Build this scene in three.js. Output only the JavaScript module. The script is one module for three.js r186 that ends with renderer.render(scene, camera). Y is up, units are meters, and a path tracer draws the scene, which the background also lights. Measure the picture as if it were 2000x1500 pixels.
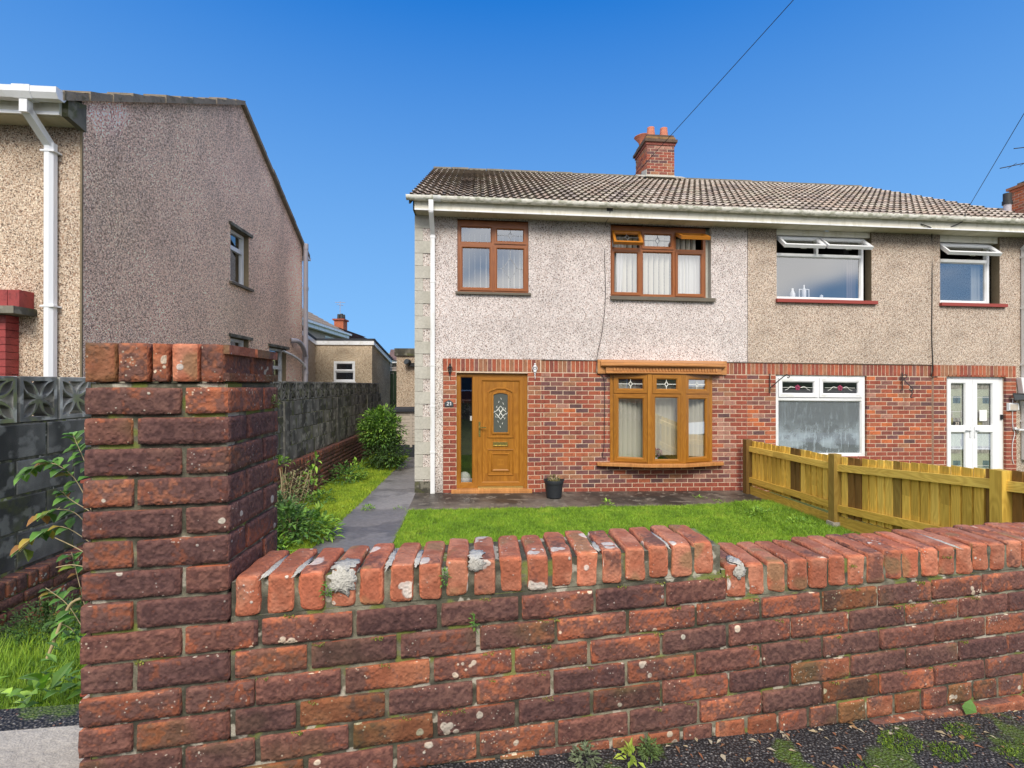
import * as THREE from 'three';
import { mergeGeometries } from 'three/addons/utils/BufferGeometryUtils.js';
import { FontLoader } from 'three/addons/loaders/FontLoader.js';
import { TextGeometry } from 'three/addons/geometries/TextGeometry.js';

// ------------------------------------------------------------------ camera, sky, sun, exposure
const scene = new THREE.Scene();
const camera = new THREE.PerspectiveCamera(73.74, 4 / 3, 0.05, 1500);
camera.position.set(0, 0, 0);
camera.rotation.x = 0.002;                       // eye about 1.05 m above the pavement, held level
scene.add(camera);
const renderer = new THREE.WebGLRenderer({ antialias: true });
renderer.setSize(1024, 768);
renderer.toneMapping = THREE.LinearToneMapping;
renderer.toneMappingExposure = 1.88;
renderer.shadowMap.enabled = true;

function rng(seed) { let a = seed >>> 0; return () => { a = (a + 0x6D2B79F5) | 0; let t = Math.imul(a ^ (a >>> 15), 1 | a); t = (t + Math.imul(t ^ (t >>> 7), 61 | t)) ^ t; return ((t ^ (t >>> 14)) >>> 0) / 4294967296; }; }
const hash2 = (x, y, s) => { let h = Math.imul(x | 0, 374761393) ^ Math.imul(y | 0, 668265263) ^ Math.imul(s | 0, 2246822519); h = Math.imul(h ^ (h >>> 13), 1274126177); h ^= h >>> 16; return (h >>> 0) / 4294967296; };
const mod = (a, n) => ((a % n) + n) % n;
const LATTICE = (() => { const R = rng(4242), l = new Float32Array(65536); for (let k = 0; k < 65536; k++) l[k] = R(); return l; })();
function vnoise(x, y, p, s) {                     // value noise that repeats every p cells
  const xi = Math.floor(x), yi = Math.floor(y), fx = x - xi, fy = y - yi, u = fx * fx * (3 - 2 * fx), v = fy * fy * (3 - 2 * fy), o = (s * 40503 + 977) & 65535;
  let x0 = xi % p; if (x0 < 0) x0 += p; let x1 = x0 + 1; if (x1 >= p) x1 = 0; let y0 = yi % p; if (y0 < 0) y0 += p; let y1 = y0 + 1; if (y1 >= p) y1 = 0;
  x0 &= 255; x1 &= 255; y0 = (y0 & 255) << 8; y1 = (y1 & 255) << 8;
  const a = LATTICE[(x0 | y0) ^ o], b = LATTICE[(x1 | y0) ^ o], c = LATTICE[(x0 | y1) ^ o], d = LATTICE[(x1 | y1) ^ o];
  return a + (b - a) * u + (c - a) * v + (a - b - c + d) * u * v;
}
function fbm(u, v, p, oct, s) { let r = 0, a = 0.5, n = 0; for (let k = 0; k < oct; k++) { r += a * vnoise(u * p, v * p, p, s + k * 17); n += a; a *= 0.5; p *= 2; } return r / n; }
const sstep = (a, b, x) => { const t = Math.min(1, Math.max(0, (x - a) / (b - a))); return t * t * (3 - 2 * t); };
const mix = (a, b, t) => a + (b - a) * t;
const mix3 = (a, b, t) => [mix(a[0], b[0], t), mix(a[1], b[1], t), mix(a[2], b[2], t)];
const mul3 = (a, k) => [a[0] * k, a[1] * k, a[2] * k];

{ // the sky: clear deep blue ahead, thin broken cloud overhead and behind (as the windows mirror it)
  const w = 1024, h = 512, d = new Float32Array(w * h * 4);
  for (let j = 0; j < h; j++) for (let i = 0; i < w; i++) {
    const el = ((j + 0.5) / h - 0.5) * Math.PI, az = ((i + 0.5) / w - 0.5) * 2 * Math.PI;
    const x = Math.cos(el) * Math.cos(az), y = Math.sin(el), z = Math.cos(el) * Math.sin(az);
    const e = Math.max(0, el) * 180 / Math.PI;
    let c = mul3(mix3([0.270, 0.590, 1.03], [0.013, 0.190, 0.67], Math.min(1.03, Math.pow(e / 38, 1.02))), 1 / 1.88);
    const turned = Math.acos(Math.max(-1, Math.min(1, -z * Math.cos(0.3) + y * Math.sin(0.3)))) * 180 / Math.PI;   // degrees from the way the camera looks
    const cover = sstep(52, 88, turned);
    const px = x / (Math.abs(y) + 0.25) * 1.1 + 7, pz = z / (Math.abs(y) + 0.25) * 1.1 + 9;
    const n = fbm(px / 16, pz / 16, 16, 5, 5);
    const cl = cover * sstep(0.60 - 0.36 * cover, 0.74 - 0.20 * cover, n);
    const b = 0.92 + 0.5 * (fbm(px / 16 + 0.4, pz / 16 + 0.1, 24, 4, 9) - 0.5);
    c = mix3(c, [b * 1.02, b * 1.0, b * 0.98], cl * 0.92);
    const o = (j * w + i) * 4; d[o] = c[0]; d[o + 1] = c[1]; d[o + 2] = c[2]; d[o + 3] = 1;
  }
  const sky = new THREE.DataTexture(d, w, h, THREE.RGBAFormat, THREE.FloatType);
  sky.mapping = THREE.EquirectangularReflectionMapping; sky.magFilter = sky.minFilter = THREE.LinearFilter; sky.wrapS = THREE.RepeatWrapping; sky.needsUpdate = true;
  scene.background = sky; scene.environment = sky;
}
const sun = new THREE.DirectionalLight(new THREE.Color(1, 0.93, 0.82), 1.55);
sun.position.set(1.5, 18, 13.5); sun.target.position.set(1, 0, -8); sun.castShadow = true; sun.shadow.radius = 40;
sun.shadow.mapSize.set(2048, 2048);
Object.assign(sun.shadow.camera, { left: -22, right: 22, top: 22, bottom: -22, near: 1, far: 80 });
scene.add(sun, sun.target);

// ------------------------------------------------------------------ textures
const toB = c => { c = c <= 0 ? 0 : c >= 1 ? 1 : c; return 255 * (c <= 0.0031308 ? 12.92 * c : 1.055 * Math.pow(c, 1 / 2.4) - 0.055); };
function tex(size, metres, fn) {                 // fn(u, v) -> [r, g, b (linear), height 0..1, roughness 0..1]
  const [w, h] = Array.isArray(size) ? size : [size, size], [mw, mh] = Array.isArray(metres) ? metres : [metres, metres];
  const a = new Uint8Array(w * h * 4), b = new Uint8Array(w * h * 4), r = new Uint8Array(w * h * 4); let hasB = false, hasR = false;
  for (let j = 0; j < h; j++) for (let i = 0; i < w; i++) {
    const c = fn((i + 0.5) / w, (j + 0.5) / h), o = (j * w + i) * 4;
    a[o] = toB(c[0]); a[o + 1] = toB(c[1]); a[o + 2] = toB(c[2]); a[o + 3] = 255;
    if (c[3] !== undefined) { hasB = true; b[o] = b[o + 1] = b[o + 2] = 255 * Math.min(1, Math.max(0, c[3])); b[o + 3] = 255; }
    if (c[4] !== undefined) { hasR = true; r[o] = r[o + 1] = r[o + 2] = 255 * Math.min(1, Math.max(0, c[4])); r[o + 3] = 255; }
  }
  const mk = (data, srgb) => { const t = new THREE.DataTexture(data, w, h, THREE.RGBAFormat); t.wrapS = t.wrapT = THREE.RepeatWrapping; t.magFilter = t.minFilter = THREE.LinearFilter; t.repeat.set(1 / mw, 1 / mh); if (srgb) t.colorSpace = THREE.SRGBColorSpace; t.needsUpdate = true; return t; };
  return { map: mk(a, true), bump: hasB ? mk(b, false) : null, rough: hasR ? mk(r, false) : null };
}
function std(o) {                                // a material: {t: texture set, bump: metres, color: linear rgb, r: roughness, ...}
  const { t, bump, color, r = 0.85, ...rest } = o;
  const p = { roughness: r, ...rest };
  if (t) { p.map = t.map; if (t.bump && bump) { p.bumpMap = t.bump; p.bumpScale = bump; } if (t.rough && o.useRough) { p.roughnessMap = t.rough; p.roughness = 1; } }
  delete p.useRough;
  const physical = ['transmission', 'clearcoat', 'sheen', 'ior'].some(k => k in p);
  const m = physical ? new THREE.MeshPhysicalMaterial(p) : new THREE.MeshStandardMaterial(p);
  if (color) m.color.setRGB(...color);
  m.side = THREE.DoubleSide;
  return m;
}
// spar dash: pebbles thrown on a wet coat
const pebbles = (() => {                          // one field of stones, coloured three ways
  const n = 136, S = 1024, px = new Float32Array(n * n), py = new Float32Array(n * n), ps = new Float32Array(n * n), id = new Uint16Array(S * S), edge = new Float32Array(S * S), near = new Float32Array(S * S);
  for (let j = 0; j < n; j++) for (let i = 0; i < n; i++) { const k = j * n + i; px[k] = hash2(i, j, 11); py[k] = hash2(i, j, 12); ps[k] = 0.75 + 0.6 * hash2(i, j, 15); }
  for (let j = 0; j < S; j++) for (let i = 0; i < S; i++) {
    const x = (i + 0.5) / S * n, y = (j + 0.5) / S * n, xi = Math.floor(x), yi = Math.floor(y); let best = 9, second = 9, bi = 0;
    for (let dj = -1; dj <= 1; dj++) for (let di = -1; di <= 1; di++) { const k = mod(yi + dj, n) * n + mod(xi + di, n), dx = x - (xi + di + px[k]), dy = y - (yi + dj + py[k]), d = Math.sqrt(dx * dx + dy * dy) / ps[k]; if (d < best) { second = best; best = d; bi = k; } else if (d < second) second = d; }
    const o = j * S + i; id[o] = bi; edge[o] = sstep(0.0, 0.13, second - best); near[o] = best;
  }
  return { n, S, id, edge, near };
})();
function pebbleTex(seed, gap, kinds) {
  const { n, S, id, edge, near } = pebbles, col = Array.from({ length: n * n }, (_, q) => { let k = hash2(q, 7, seed + 2), s = 0; for (const [w, c] of kinds) { s += w; if (k < s) return mul3(c, 0.8 + 0.4 * hash2(q, 8, seed + 3)); } return kinds[0][1]; });
  return tex(S, 1.25, (u, v) => { const o = Math.floor(v * S) * S + Math.floor(u * S), e = edge[o], c = mul3(mix3(gap, col[id[o]], e), 0.86 + 0.28 * fbm(u, v, 5, 3, seed + 9)); return [...c, 0.25 * e + 0.6 * Math.max(0, 1 - near[o]) * e + 0.1 * hash2(id[o], 3, seed)]; });
}
const T = {};
T.dashPale = pebbleTex(11, [0.40, 0.335, 0.31], [[0.53, [0.72, 0.645, 0.615]], [0.25, [0.86, 0.82, 0.79]], [0.11, [0.44, 0.32, 0.26]], [0.11, [0.075, 0.05, 0.042]]]);
T.dashTan = pebbleTex(31, [0.28, 0.22, 0.17], [[0.45, [0.57, 0.465, 0.365]], [0.24, [0.76, 0.68, 0.58]], [0.18, [0.36, 0.235, 0.165]], [0.13, [0.12, 0.085, 0.068]]]);
T.dashGrey = pebbleTex(51, [0.25, 0.19, 0.16], [[0.42, [0.60, 0.46, 0.38]], [0.24, [0.88, 0.75, 0.67]], [0.20, [0.34, 0.22, 0.17]], [0.14, [0.12, 0.078, 0.064]]]);
// hand-made-looking rough bricks: fired patches, dark crust, pale lichen
function spots(seed, count, rmin, rmax, pow) {   // soft round blotches that wrap; grid-bucketed
  const R = rng(seed), g = rmax < 0.005 ? 96 : 20, cell = Array.from({ length: g * g }, () => []), hub = [0, 0];
  for (let k = 0; k < count; k++) {
    if (k % 9 === 0) { hub[0] = R(); hub[1] = R(); } const far = R() < 0.3, p = [far ? R() : mod(hub[0] + (R() + R() - 1) * 0.030, 1), far ? R() : mod(hub[1] + (R() + R() - 1) * 0.022, 1), rmin + (rmax - rmin) * Math.pow(R(), pow), R()], reach = Math.ceil(p[2] * 1.56 * g), ci = Math.floor(p[0] * g), cj = Math.floor(p[1] * g);
    for (let dj = -reach; dj <= reach; dj++) for (let di = -reach; di <= reach; di++) cell[mod(cj + dj, g) * g + mod(ci + di, g)].push(p);
  }
  return (u, v, wob) => {
    let best = 0; const list = cell[Math.floor(v * g) * g + Math.floor(u * g)];
    for (const p of list) { let dx = Math.abs(u - p[0]), dy = Math.abs(v - p[1]); if (dx > 0.5) dx = 1 - dx; if (dy > 0.5) dy = 1 - dy; const q = 1 - Math.hypot(dx, dy) / (p[2] * (0.65 + 0.9 * wob)); if (q > best) best = q; }
    return best;
  };
}
function brickTex(seed, darkness, lichen, green) {
  const big = spots(seed + 1, 130 * lichen, 0.002, 0.010, 2.0), small = spots(seed + 2, 950 * lichen, 0.0008, 0.0024, 1.5);
  return tex(1024, 1.3, (u, v) => {
    const f = fbm(u, v, 7, 5, seed), f2 = fbm(u, v, 21, 4, seed + 40), fine = fbm(u, v, 130, 2, seed + 60), grain = hash2(Math.floor(u * 1024), Math.floor(v * 1024), seed);
    const dark = sstep(0.60 - darkness * 0.38, 0.76 - darkness * 0.38, 0.68 * f + 0.32 * f2 + 0.32 * (fine - 0.5));
    let c = mix3([0.265, 0.088, 0.046], [0.38, 0.150, 0.082], sstep(0.35, 0.7, f2));
    c = mix3(c, mix3([0.072, 0.035, 0.034], [0.118, 0.060, 0.051], sstep(0.3, 0.7, fine)), dark * 0.92);
    c = mul3(c, 0.72 + 0.42 * fine + 0.24 * grain);
    const og = sstep(0.62, 0.78, fbm(u, v, 6, 4, seed + 90)) * green; c = mix3(c, [0.10, 0.085, 0.025], og * 0.75);
    const wob = fbm(u, v, 74, 2, seed + 70), li = Math.max(sstep(0.12, 0.34, big(u, v, wob)), 0.85 * sstep(0.1, 0.5, small(u, v, wob)));
    c = mix3(c, [0.60, 0.56, 0.47], li * (0.62 + 0.33 * fine));
    const pit = sstep(0.62, 0.72, fbm(u, v, 70, 2, seed + 80));
    const cr = vnoise(u * 230, v * 230, 230, seed + 31) + 0.6 * vnoise(u * 120, v * 120, 120, seed + 32);
    return [...mul3(c, 0.86 + 0.18 * cr), 0.40 + 0.3 * (fine - 0.5) + 0.42 * (cr - 0.8) + 0.15 * (grain - 0.5) + 0.2 * li - 0.2 * pit];
  });
}
T.brickDark = brickTex(101, 0.80, 0.55, 0.3); T.brickMid = brickTex(151, 0.66, 1.9, 0.55); T.brickRed = brickTex(201, 0.36, 2.3, 0.7);
{ const sp = spots(311, 150, 0.003, 0.022, 2.2), sp2 = spots(312, 700, 0.001, 0.003, 1.6);
  T.coping = tex(1024, 1.3, (u, v) => {
    const f = fbm(u, v, 7, 5, 301), f2 = fbm(u, v, 24, 4, 302), fine = fbm(u, v, 130, 2, 303), grain = hash2(Math.floor(u * 1024), Math.floor(v * 1024), 304);
    let c = mix3([0.36, 0.115, 0.062], [0.47, 0.19, 0.115], sstep(0.35, 0.68, f2));
    c = mix3(c, [0.115, 0.050, 0.042], 0.85 * sstep(0.56, 0.72, 0.7 * f + 0.3 * f2 + 0.25 * (fine - 0.5)));
    c = mix3(c, [0.22, 0.155, 0.075], 0.6 * sstep(0.6, 0.72, fbm(u, v, 12, 3, 305)));
    c = mul3(c, 0.76 + 0.36 * fine + 0.2 * grain);
    const wob = fbm(u, v, 50, 3, 306), li = Math.max(sstep(0.1, 0.3, sp(u, v, wob)), 0.8 * sstep(0.1, 0.5, sp2(u, v, wob)));
    c = mix3(c, [0.66, 0.63, 0.58], li * (0.6 + 0.35 * fine));
    const cr = vnoise(u * 240, v * 240, 240, 308) + 0.6 * vnoise(u * 120, v * 120, 120, 309);
    return [...mul3(c, 0.88 + 0.15 * cr), 0.40 + 0.3 * (fine - 0.5) + 0.35 * (cr - 0.8) + 0.12 * (grain - 0.5) + 0.25 * li];
  }); }
T.mortar = tex(1024, 1.6, (u, v) => {
  const f = fbm(u, v, 8, 5, 401), g = fbm(u, v, 60, 4, 402), q = hash2(Math.floor(u * 1024), Math.floor(v * 1024), 403), m = fbm(u, v, 22, 4, 404);
  let c = mix3([0.055, 0.052, 0.038], [0.25, 0.235, 0.17], sstep(0.32, 0.7, 0.6 * f + 0.4 * g));
  c = mix3(c, [0.055, 0.055, 0.035], sstep(0.58, 0.7, fbm(u, v, 14, 4, 405)) * 0.8);
  c = mix3(c, [0.17, 0.20, 0.035], sstep(0.60, 0.70, m) * 0.75);
  c = mix3(c, [0.50, 0.47, 0.39], sstep(0.66, 0.72, fbm(u, v, 34, 4, 406)) * 0.7);
  return [...mul3(c, 0.7 + 0.6 * q * 0.6 + 0.3 * g), 0.5 + 0.9 * (g - 0.5) + 0.25 * (q - 0.5)];
});
T.faceBrick = tex(512, 0.9, (u, v) => { const f = fbm(u, v, 12, 5, 501), q = fbm(u, v, 90, 2, 502), s = sstep(0.6, 0.75, fbm(u, v, 30, 4, 503)); const k = 0.62 + 0.55 * f + 0.25 * (q - 0.5) - 0.22 * s; return [k, k * (1 - 0.05 * s), k, 0.5 + 0.7 * (q - 0.5) + 0.3 * (f - 0.5)]; });
T.pointing = tex(512, 0.9, (u, v) => { const f = fbm(u, v, 10, 5, 521), q = fbm(u, v, 80, 2, 522); return [...mul3(mix3([0.60, 0.42, 0.29], [0.74, 0.60, 0.47], f), 0.75 + 0.4 * q), q]; });
T.tile = tex(512, 1.2, (u, v) => {
  const f = fbm(u, v, 10, 5, 541), q = fbm(u, v, 120, 2, 542); let c = mul3([1, 0.97, 0.94], 0.55 + 0.6 * f + 0.35 * (q - 0.5));
  c = mix3(c, [0.34, 0.36, 0.24], 0.7 * sstep(0.60, 0.74, fbm(u, v, 16, 4, 543))); c = mix3(c, [1.1, 1.0, 0.85], 0.5 * sstep(0.62, 0.7, fbm(u, v, 40, 4, 544)));
  return [...c, q];
});
function woodTex(seed, pale, dark, strength, metres) {  // grain runs along v
  return tex([256, 1024], metres, (u, v) => {
    const wav = fbm(u, v, 3, 3, seed) * 0.9, n = fbm(mod(u + wav * 0.12, 1) * 1, v * 0.04, 48, 3, seed + 3), n2 = vnoise(u * 110, v * 10, 110, seed + 5), broad = fbm(u, v * 0.2, 6, 3, seed + 7);
    const ring = 0.5 + 0.5 * Math.sin((u * 9 + wav * 7 + broad * 3) * 6.283);
    const t = Math.min(1, Math.max(0, 0.25 + strength * (0.5 * ring + 0.55 * (n - 0.3) + 0.3 * (n2 - 0.5))));
    return [...mul3(mix3(pale, dark, t), 0.82 + 0.36 * broad), 0.5 + 0.35 * (n2 - 0.5) - 0.3 * t];
  });
}
T.pine = woodTex(601, [1.0, 0.98, 0.90], [0.66, 0.57, 0.40], 0.9, [0.42, 1.7]);
T.oak = woodTex(641, [1.0, 0.95, 0.88], [0.62, 0.50, 0.38], 0.8, [0.5, 1.9]);
T.white = tex(256, 1.5, (u, v) => { const f = fbm(u, v, 6, 5, 701), s = sstep(0.52, 0.75, fbm(u, v * 0.35, 20, 4, 702)); const k = 0.86 + 0.2 * (f - 0.5); return [k, k, k].map((x, i) => mix(x, [0.55, 0.53, 0.42][i], 0.35 * s)); });
T.gutter = tex([1024, 128], [3.4, 0.3], (u, v) => { const s = sstep(0.36, 0.72, fbm(u, v * 0.125, 40, 4, 721)), f = fbm(u, v * 0.12, 90, 3, 722); return mul3(mix3([0.86, 0.84, 0.76], [0.34, 0.35, 0.24], 0.75 * s), 0.85 + 0.25 * f); });
T.block = tex(1024, 2.2, (u, v) => {
  const f = fbm(u, v, 6, 6, 741), g = fbm(u, v, 40, 4, 742), q = hash2(Math.floor(u * 1024), Math.floor(v * 1024), 743), st = fbm(u, v * 0.25, 18, 4, 744);
  let c = mix3([0.21, 0.20, 0.175], [0.048, 0.046, 0.040], sstep(0.20, 0.70, 0.55 * f + 0.45 * st)); c = mix3(c, [0.10, 0.11, 0.03], 0.6 * sstep(0.6, 0.74, fbm(u, v, 12, 5, 745))); c = mix3(c, [0.36, 0.345, 0.30], 0.4 * sstep(0.56, 0.72, fbm(u, v, 30, 4, 746)));
  return [...mul3(c, 0.75 + 0.4 * g + 0.2 * (q - 0.5)), 0.5 + 0.6 * (g - 0.5) + 0.4 * (q - 0.5)];
});
T.quoin = tex(512, 1.3, (u, v) => { const f = fbm(u, v, 6, 5, 761), g = fbm(u, v, 60, 3, 762); return [...mul3(mix3([0.40, 0.385, 0.335], [0.54, 0.52, 0.465], f), 0.86 + 0.3 * g), g]; });
T.path = tex(1024, 2.4, (u, v) => {
  const f = fbm(u, v, 5, 6, 781), g = fbm(u, v, 70, 4, 782), st = sstep(0.50, 0.68, fbm(u, v, 9, 5, 783)), q = hash2(Math.floor(u * 1024), Math.floor(v * 1024), 784);
  let c = mix3([0.21, 0.20, 0.20], [0.32, 0.30, 0.29], f); c = mix3(c, [0.11, 0.10, 0.10], 0.5 * st);
  return [...mul3(c, 0.78 + 0.4 * g + 0.12 * (q - 0.5)), 0.5 + 0.6 * (g - 0.5), 0.34 + 0.5 * fbm(u, v, 8, 5, 785) - 0.1 * st];
});
T.apron = tex(1024, 2.6, (u, v) => {
  const f = fbm(u, v, 6, 6, 801), g = fbm(u, v, 80, 4, 802), q = hash2(Math.floor(u * 1024), Math.floor(v * 1024), 803);
  let c = mix3([0.040, 0.034, 0.029], [0.165, 0.140, 0.115], sstep(0.30, 0.72, f)); c = mix3(c, [0.26, 0.23, 0.19], 0.6 * sstep(0.63, 0.70, fbm(u, v, 26, 4, 804)));
  return [...mul3(c, 0.75 + 0.45 * g + 0.15 * (q - 0.5)), 0.5 + 0.8 * (g - 0.5), 0.42 + 0.5 * (fbm(u, v, 9, 4, 805) - 0.2)];
});
{ const n = 150, chips = (u, v, s) => { const x = u * n, y = v * n, xi = Math.floor(x), yi = Math.floor(y); let b = 9, id = 0; for (let dj = -1; dj <= 1; dj++) for (let di = -1; di <= 1; di++) { const ii = mod(xi + di, n), jj = mod(yi + dj, n), dx = x - (xi + di + hash2(ii, jj, s)), dy = y - (yi + dj + hash2(ii, jj, s + 1)), d = Math.hypot(dx, dy); if (d < b) { b = d; id = jj * n + ii; } } return [b, id]; };
  T.tarmac = tex(1024, 1.2, (u, v) => {
    const [d, id] = chips(u, v, 821), k = hash2(id, 1, 823), f = fbm(u, v, 7, 5, 824), e = sstep(0.55, 0.25, d);
    let c = k < 0.62 ? [0.055, 0.053, 0.056] : k < 0.9 ? [0.125, 0.115, 0.11] : k < 0.965 ? [0.30, 0.28, 0.26] : [0.24, 0.12, 0.075];
    c = mul3(mix3([0.020, 0.020, 0.021], c, e), 0.7 + 0.6 * f);
    const m = sstep(0.60, 0.70, fbm(u, v, 9, 5, 825)); c = mix3(c, [0.10, 0.17, 0.012], 0.8 * m * (0.5 + 0.5 * hash2(id, 5, 826)));
    return [...c, 0.2 + 0.7 * e * (0.5 + 0.5 * k) + 0.2 * m, 0.55];
  });
  T.slab = tex(1024, 1.6, (u, v) => { const f = fbm(u, v, 7, 5, 841), g = fbm(u, v, 110, 3, 842), q = hash2(Math.floor(u * 512), Math.floor(v * 512), 843); return [...mul3(mix3([0.36, 0.32, 0.275], [0.50, 0.46, 0.40], f), 0.72 + 0.36 * g + 0.26 * (q - 0.3)), 0.5 + 0.8 * (g - 0.5) + 0.3 * q]; });
}
T.soil = tex(512, 2.0, (u, v) => { const f = fbm(u, v, 9, 5, 861), g = fbm(u, v, 60, 3, 862); return [...mul3(mix3([0.055, 0.075, 0.014], [0.10, 0.135, 0.022], f), 0.6 + 0.7 * g), g]; });

// ------------------------------------------------------------------ materials
const V3 = (x, y, z) => new THREE.Vector3(x, y, z);
const M = {
  dashPale: std({ t: T.dashPale, bump: 0.003, r: 0.95, vertexColors: true }), dashTan: std({ t: T.dashTan, bump: 0.003, r: 0.95, vertexColors: true }), dashGrey: std({ t: T.dashGrey, bump: 0.006, r: 0.96, vertexColors: true }),
  dashTanPlain: std({ t: T.dashTan, bump: 0.007, r: 0.95 }), dashPalePlain: std({ t: T.dashPale, bump: 0.007, r: 0.95 }),
  mortar: std({ t: T.mortar, bump: 0.004, r: 0.97 }), pointing: std({ t: T.pointing, bump: 0.001, r: 0.95 }),
  oak: std({ t: T.oak, bump: 0.0004, r: 0.36, color: [0.43, 0.195, 0.026] }), oakUp: std({ t: T.oak, bump: 0.0004, r: 0.36, color: [0.34, 0.115, 0.028] }), oakPale: std({ t: T.oak, bump: 0.0004, r: 0.45, color: [0.60, 0.30, 0.11] }), oakOpen: std({ t: T.oak, bump: 0.0004, r: 0.36, color: [0.58, 0.24, 0.03] }),
  white: std({ t: T.white, r: 0.32, color: [0.93, 0.94, 0.96] }), whiteClean: std({ r: 0.3, color: [0.84, 0.85, 0.87] }), gutter: std({ t: T.gutter, r: 0.45 }), fascia: std({ t: T.white, r: 0.5, color: [0.84, 0.80, 0.68] }), soffit: std({ t: T.white, r: 0.7, color: [0.60, 0.56, 0.42] }),
  pipeGrey: std({ r: 0.45, color: [0.42, 0.40, 0.44] }), pipeDark: std({ r: 0.5, color: [0.16, 0.15, 0.16] }),
  glass: std({ color: [1, 1, 1], r: 0.0, transmission: 1, thickness: 0, ior: 3.4 }), glassSoft: std({ color: [0.75, 0.8, 0.78], r: 0.35, transmission: 0.9, thickness: 0, ior: 1.9 }), glassDirty: std({ color: [0.9, 0.95, 0.97], r: 0.03, transmission: 0.93, thickness: 0, ior: 1.7 }),
  lead: std({ r: 0.4, color: [0.26, 0.27, 0.29], metalness: 0.4 }), bevelled: std({ r: 0.15, color: [0.86, 0.86, 0.80] }), brass: std({ r: 0.25, color: [0.75, 0.58, 0.22], metalness: 0.9 }),
  blind: std({ r: 0.85, color: [0.80, 0.78, 0.67], transmission: 0.25, thickness: 0 }), curtain: std({ r: 0.9, color: [0.80, 0.81, 0.80], transmission: 0.3, thickness: 0 }), dark: std({ r: 0.95, color: [0.020, 0.020, 0.022] }), room: std({ r: 0.95, color: [0.040, 0.038, 0.036] }),
  black: std({ r: 0.5, color: [0.018, 0.018, 0.02] }), iron: std({ r: 0.6, color: [0.03, 0.028, 0.027] }), slate: std({ r: 0.6, color: [0.045, 0.055, 0.065] }), sillStone: std({ t: T.quoin, r: 0.9, color: [0.30, 0.27, 0.24] }), sillRed: std({ r: 0.5, color: [0.30, 0.045, 0.032] }),
  quoin: std({ t: T.quoin, bump: 0.001, r: 0.9 }), plinth: std({ t: T.block, bump: 0.002, r: 0.95, color: [1.0, 0.98, 0.9] }), reveal: std({ t: T.quoin, r: 0.9, color: [0.95, 0.98, 1.0] }), revealTan: std({ t: T.quoin, r: 0.95, color: [0.42, 0.34, 0.24] }),
  block: std({ t: T.block, bump: 0.003, r: 0.96 }), blockPale: std({ t: T.block, bump: 0.003, r: 0.96, color: [1.5, 1.48, 1.42] }), screen: std({ t: T.block, bump: 0.002, r: 0.96, color: [1.4, 1.4, 1.40] }), screenPale: std({ t: T.block, bump: 0.002, r: 0.96, color: [2.7, 2.7, 2.7] }),
  path: std({ t: T.path, bump: 0.004, useRough: true }), apron: std({ t: T.apron, bump: 0.005, useRough: true }), tarmac: std({ t: T.tarmac, bump: 0.006, r: 0.6 }), slab: std({ t: T.slab, bump: 0.003, r: 0.92 }), soil: std({ t: T.soil, bump: 0.02, r: 1 }),
  leaf: std({ r: 0.75, vertexColors: true, transmission: 0.28, thickness: 0, color: [1, 1, 1] }), stem: std({ r: 0.9, color: [0.17, 0.13, 0.06] }), stemPale: std({ r: 0.9, color: [0.42, 0.33, 0.18] }), moss: std({ r: 1, vertexColors: true, color: [1, 1, 1] }),
  pot: std({ r: 0.55, color: [0.020, 0.024, 0.030] }), redPaint: std({ t: T.faceBrick, bump: 0.002, r: 0.55, color: [0.34, 0.050, 0.046] }), lintel: std({ t: T.block, r: 0.9, color: [1.0, 0.98, 0.9] }),
  purpleRoof: std({ t: T.tile, r: 0.85, color: [0.17, 0.11, 0.105] }), terracotta: std({ t: T.faceBrick, r: 0.8, color: [0.62, 0.22, 0.13] }), lime: std({ t: T.pointing, r: 0.9, color: [1.15, 1.25, 1.35] }), flashing: std({ t: T.quoin, r: 0.7, color: [1.0, 1.0, 0.98] }), felt: std({ r: 0.8, color: [0.035, 0.040, 0.052] }),
  gateGreen: std({ t: T.pine, r: 0.85, color: [0.030, 0.062, 0.035] }), beige: std({ t: T.white, r: 0.6, color: [0.62, 0.54, 0.46] }), lilac: std({ t: T.quoin, r: 0.95, color: [0.95, 0.82, 0.82] }), paper: std({ r: 0.9, color: [0.85, 0.85, 0.84] }), hill: std({ r: 1, vertexColors: true }), wood: std({ r: 0.9, color: [0.2, 0.15, 0.1] }),
  ridge: std({ t: T.tile, bump: 0.001, r: 0.95, color: [0.20, 0.185, 0.15] }), corbel: std({ t: T.faceBrick, bump: 0.002, r: 0.95, color: [0.13, 0.085, 0.06] }), mossBrick: std({ t: T.faceBrick, bump: 0.002, r: 0.95, color: [0.30, 0.17, 0.07] }), vergeTile: std({ t: T.tile, bump: 0.003, r: 0.95, color: [0.28, 0.24, 0.19] }),
  hookRed: std({ r: 0.6, color: [0.26, 0.06, 0.035] }), plastic: std({ r: 0.4, color: [0.72, 0.73, 0.75] }),
};
const faceTints = [[0.40, 0.104, 0.054], [0.46, 0.135, 0.066], [0.33, 0.082, 0.050], [0.26, 0.078, 0.056], [0.19, 0.080, 0.078], [0.25, 0.105, 0.085], [0.37, 0.165, 0.090], [0.58, 0.155, 0.055], [0.14, 0.070, 0.070], [0.43, 0.21, 0.155]].map(c => std({ t: T.faceBrick, bump: 0.002, r: 0.88, color: c }));
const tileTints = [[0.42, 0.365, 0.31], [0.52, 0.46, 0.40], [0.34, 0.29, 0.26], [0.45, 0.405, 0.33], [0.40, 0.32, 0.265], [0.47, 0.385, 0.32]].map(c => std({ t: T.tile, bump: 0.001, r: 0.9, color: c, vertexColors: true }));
const nearBrick = { dark: [], mid: [], red: [], coping: [] };
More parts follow.
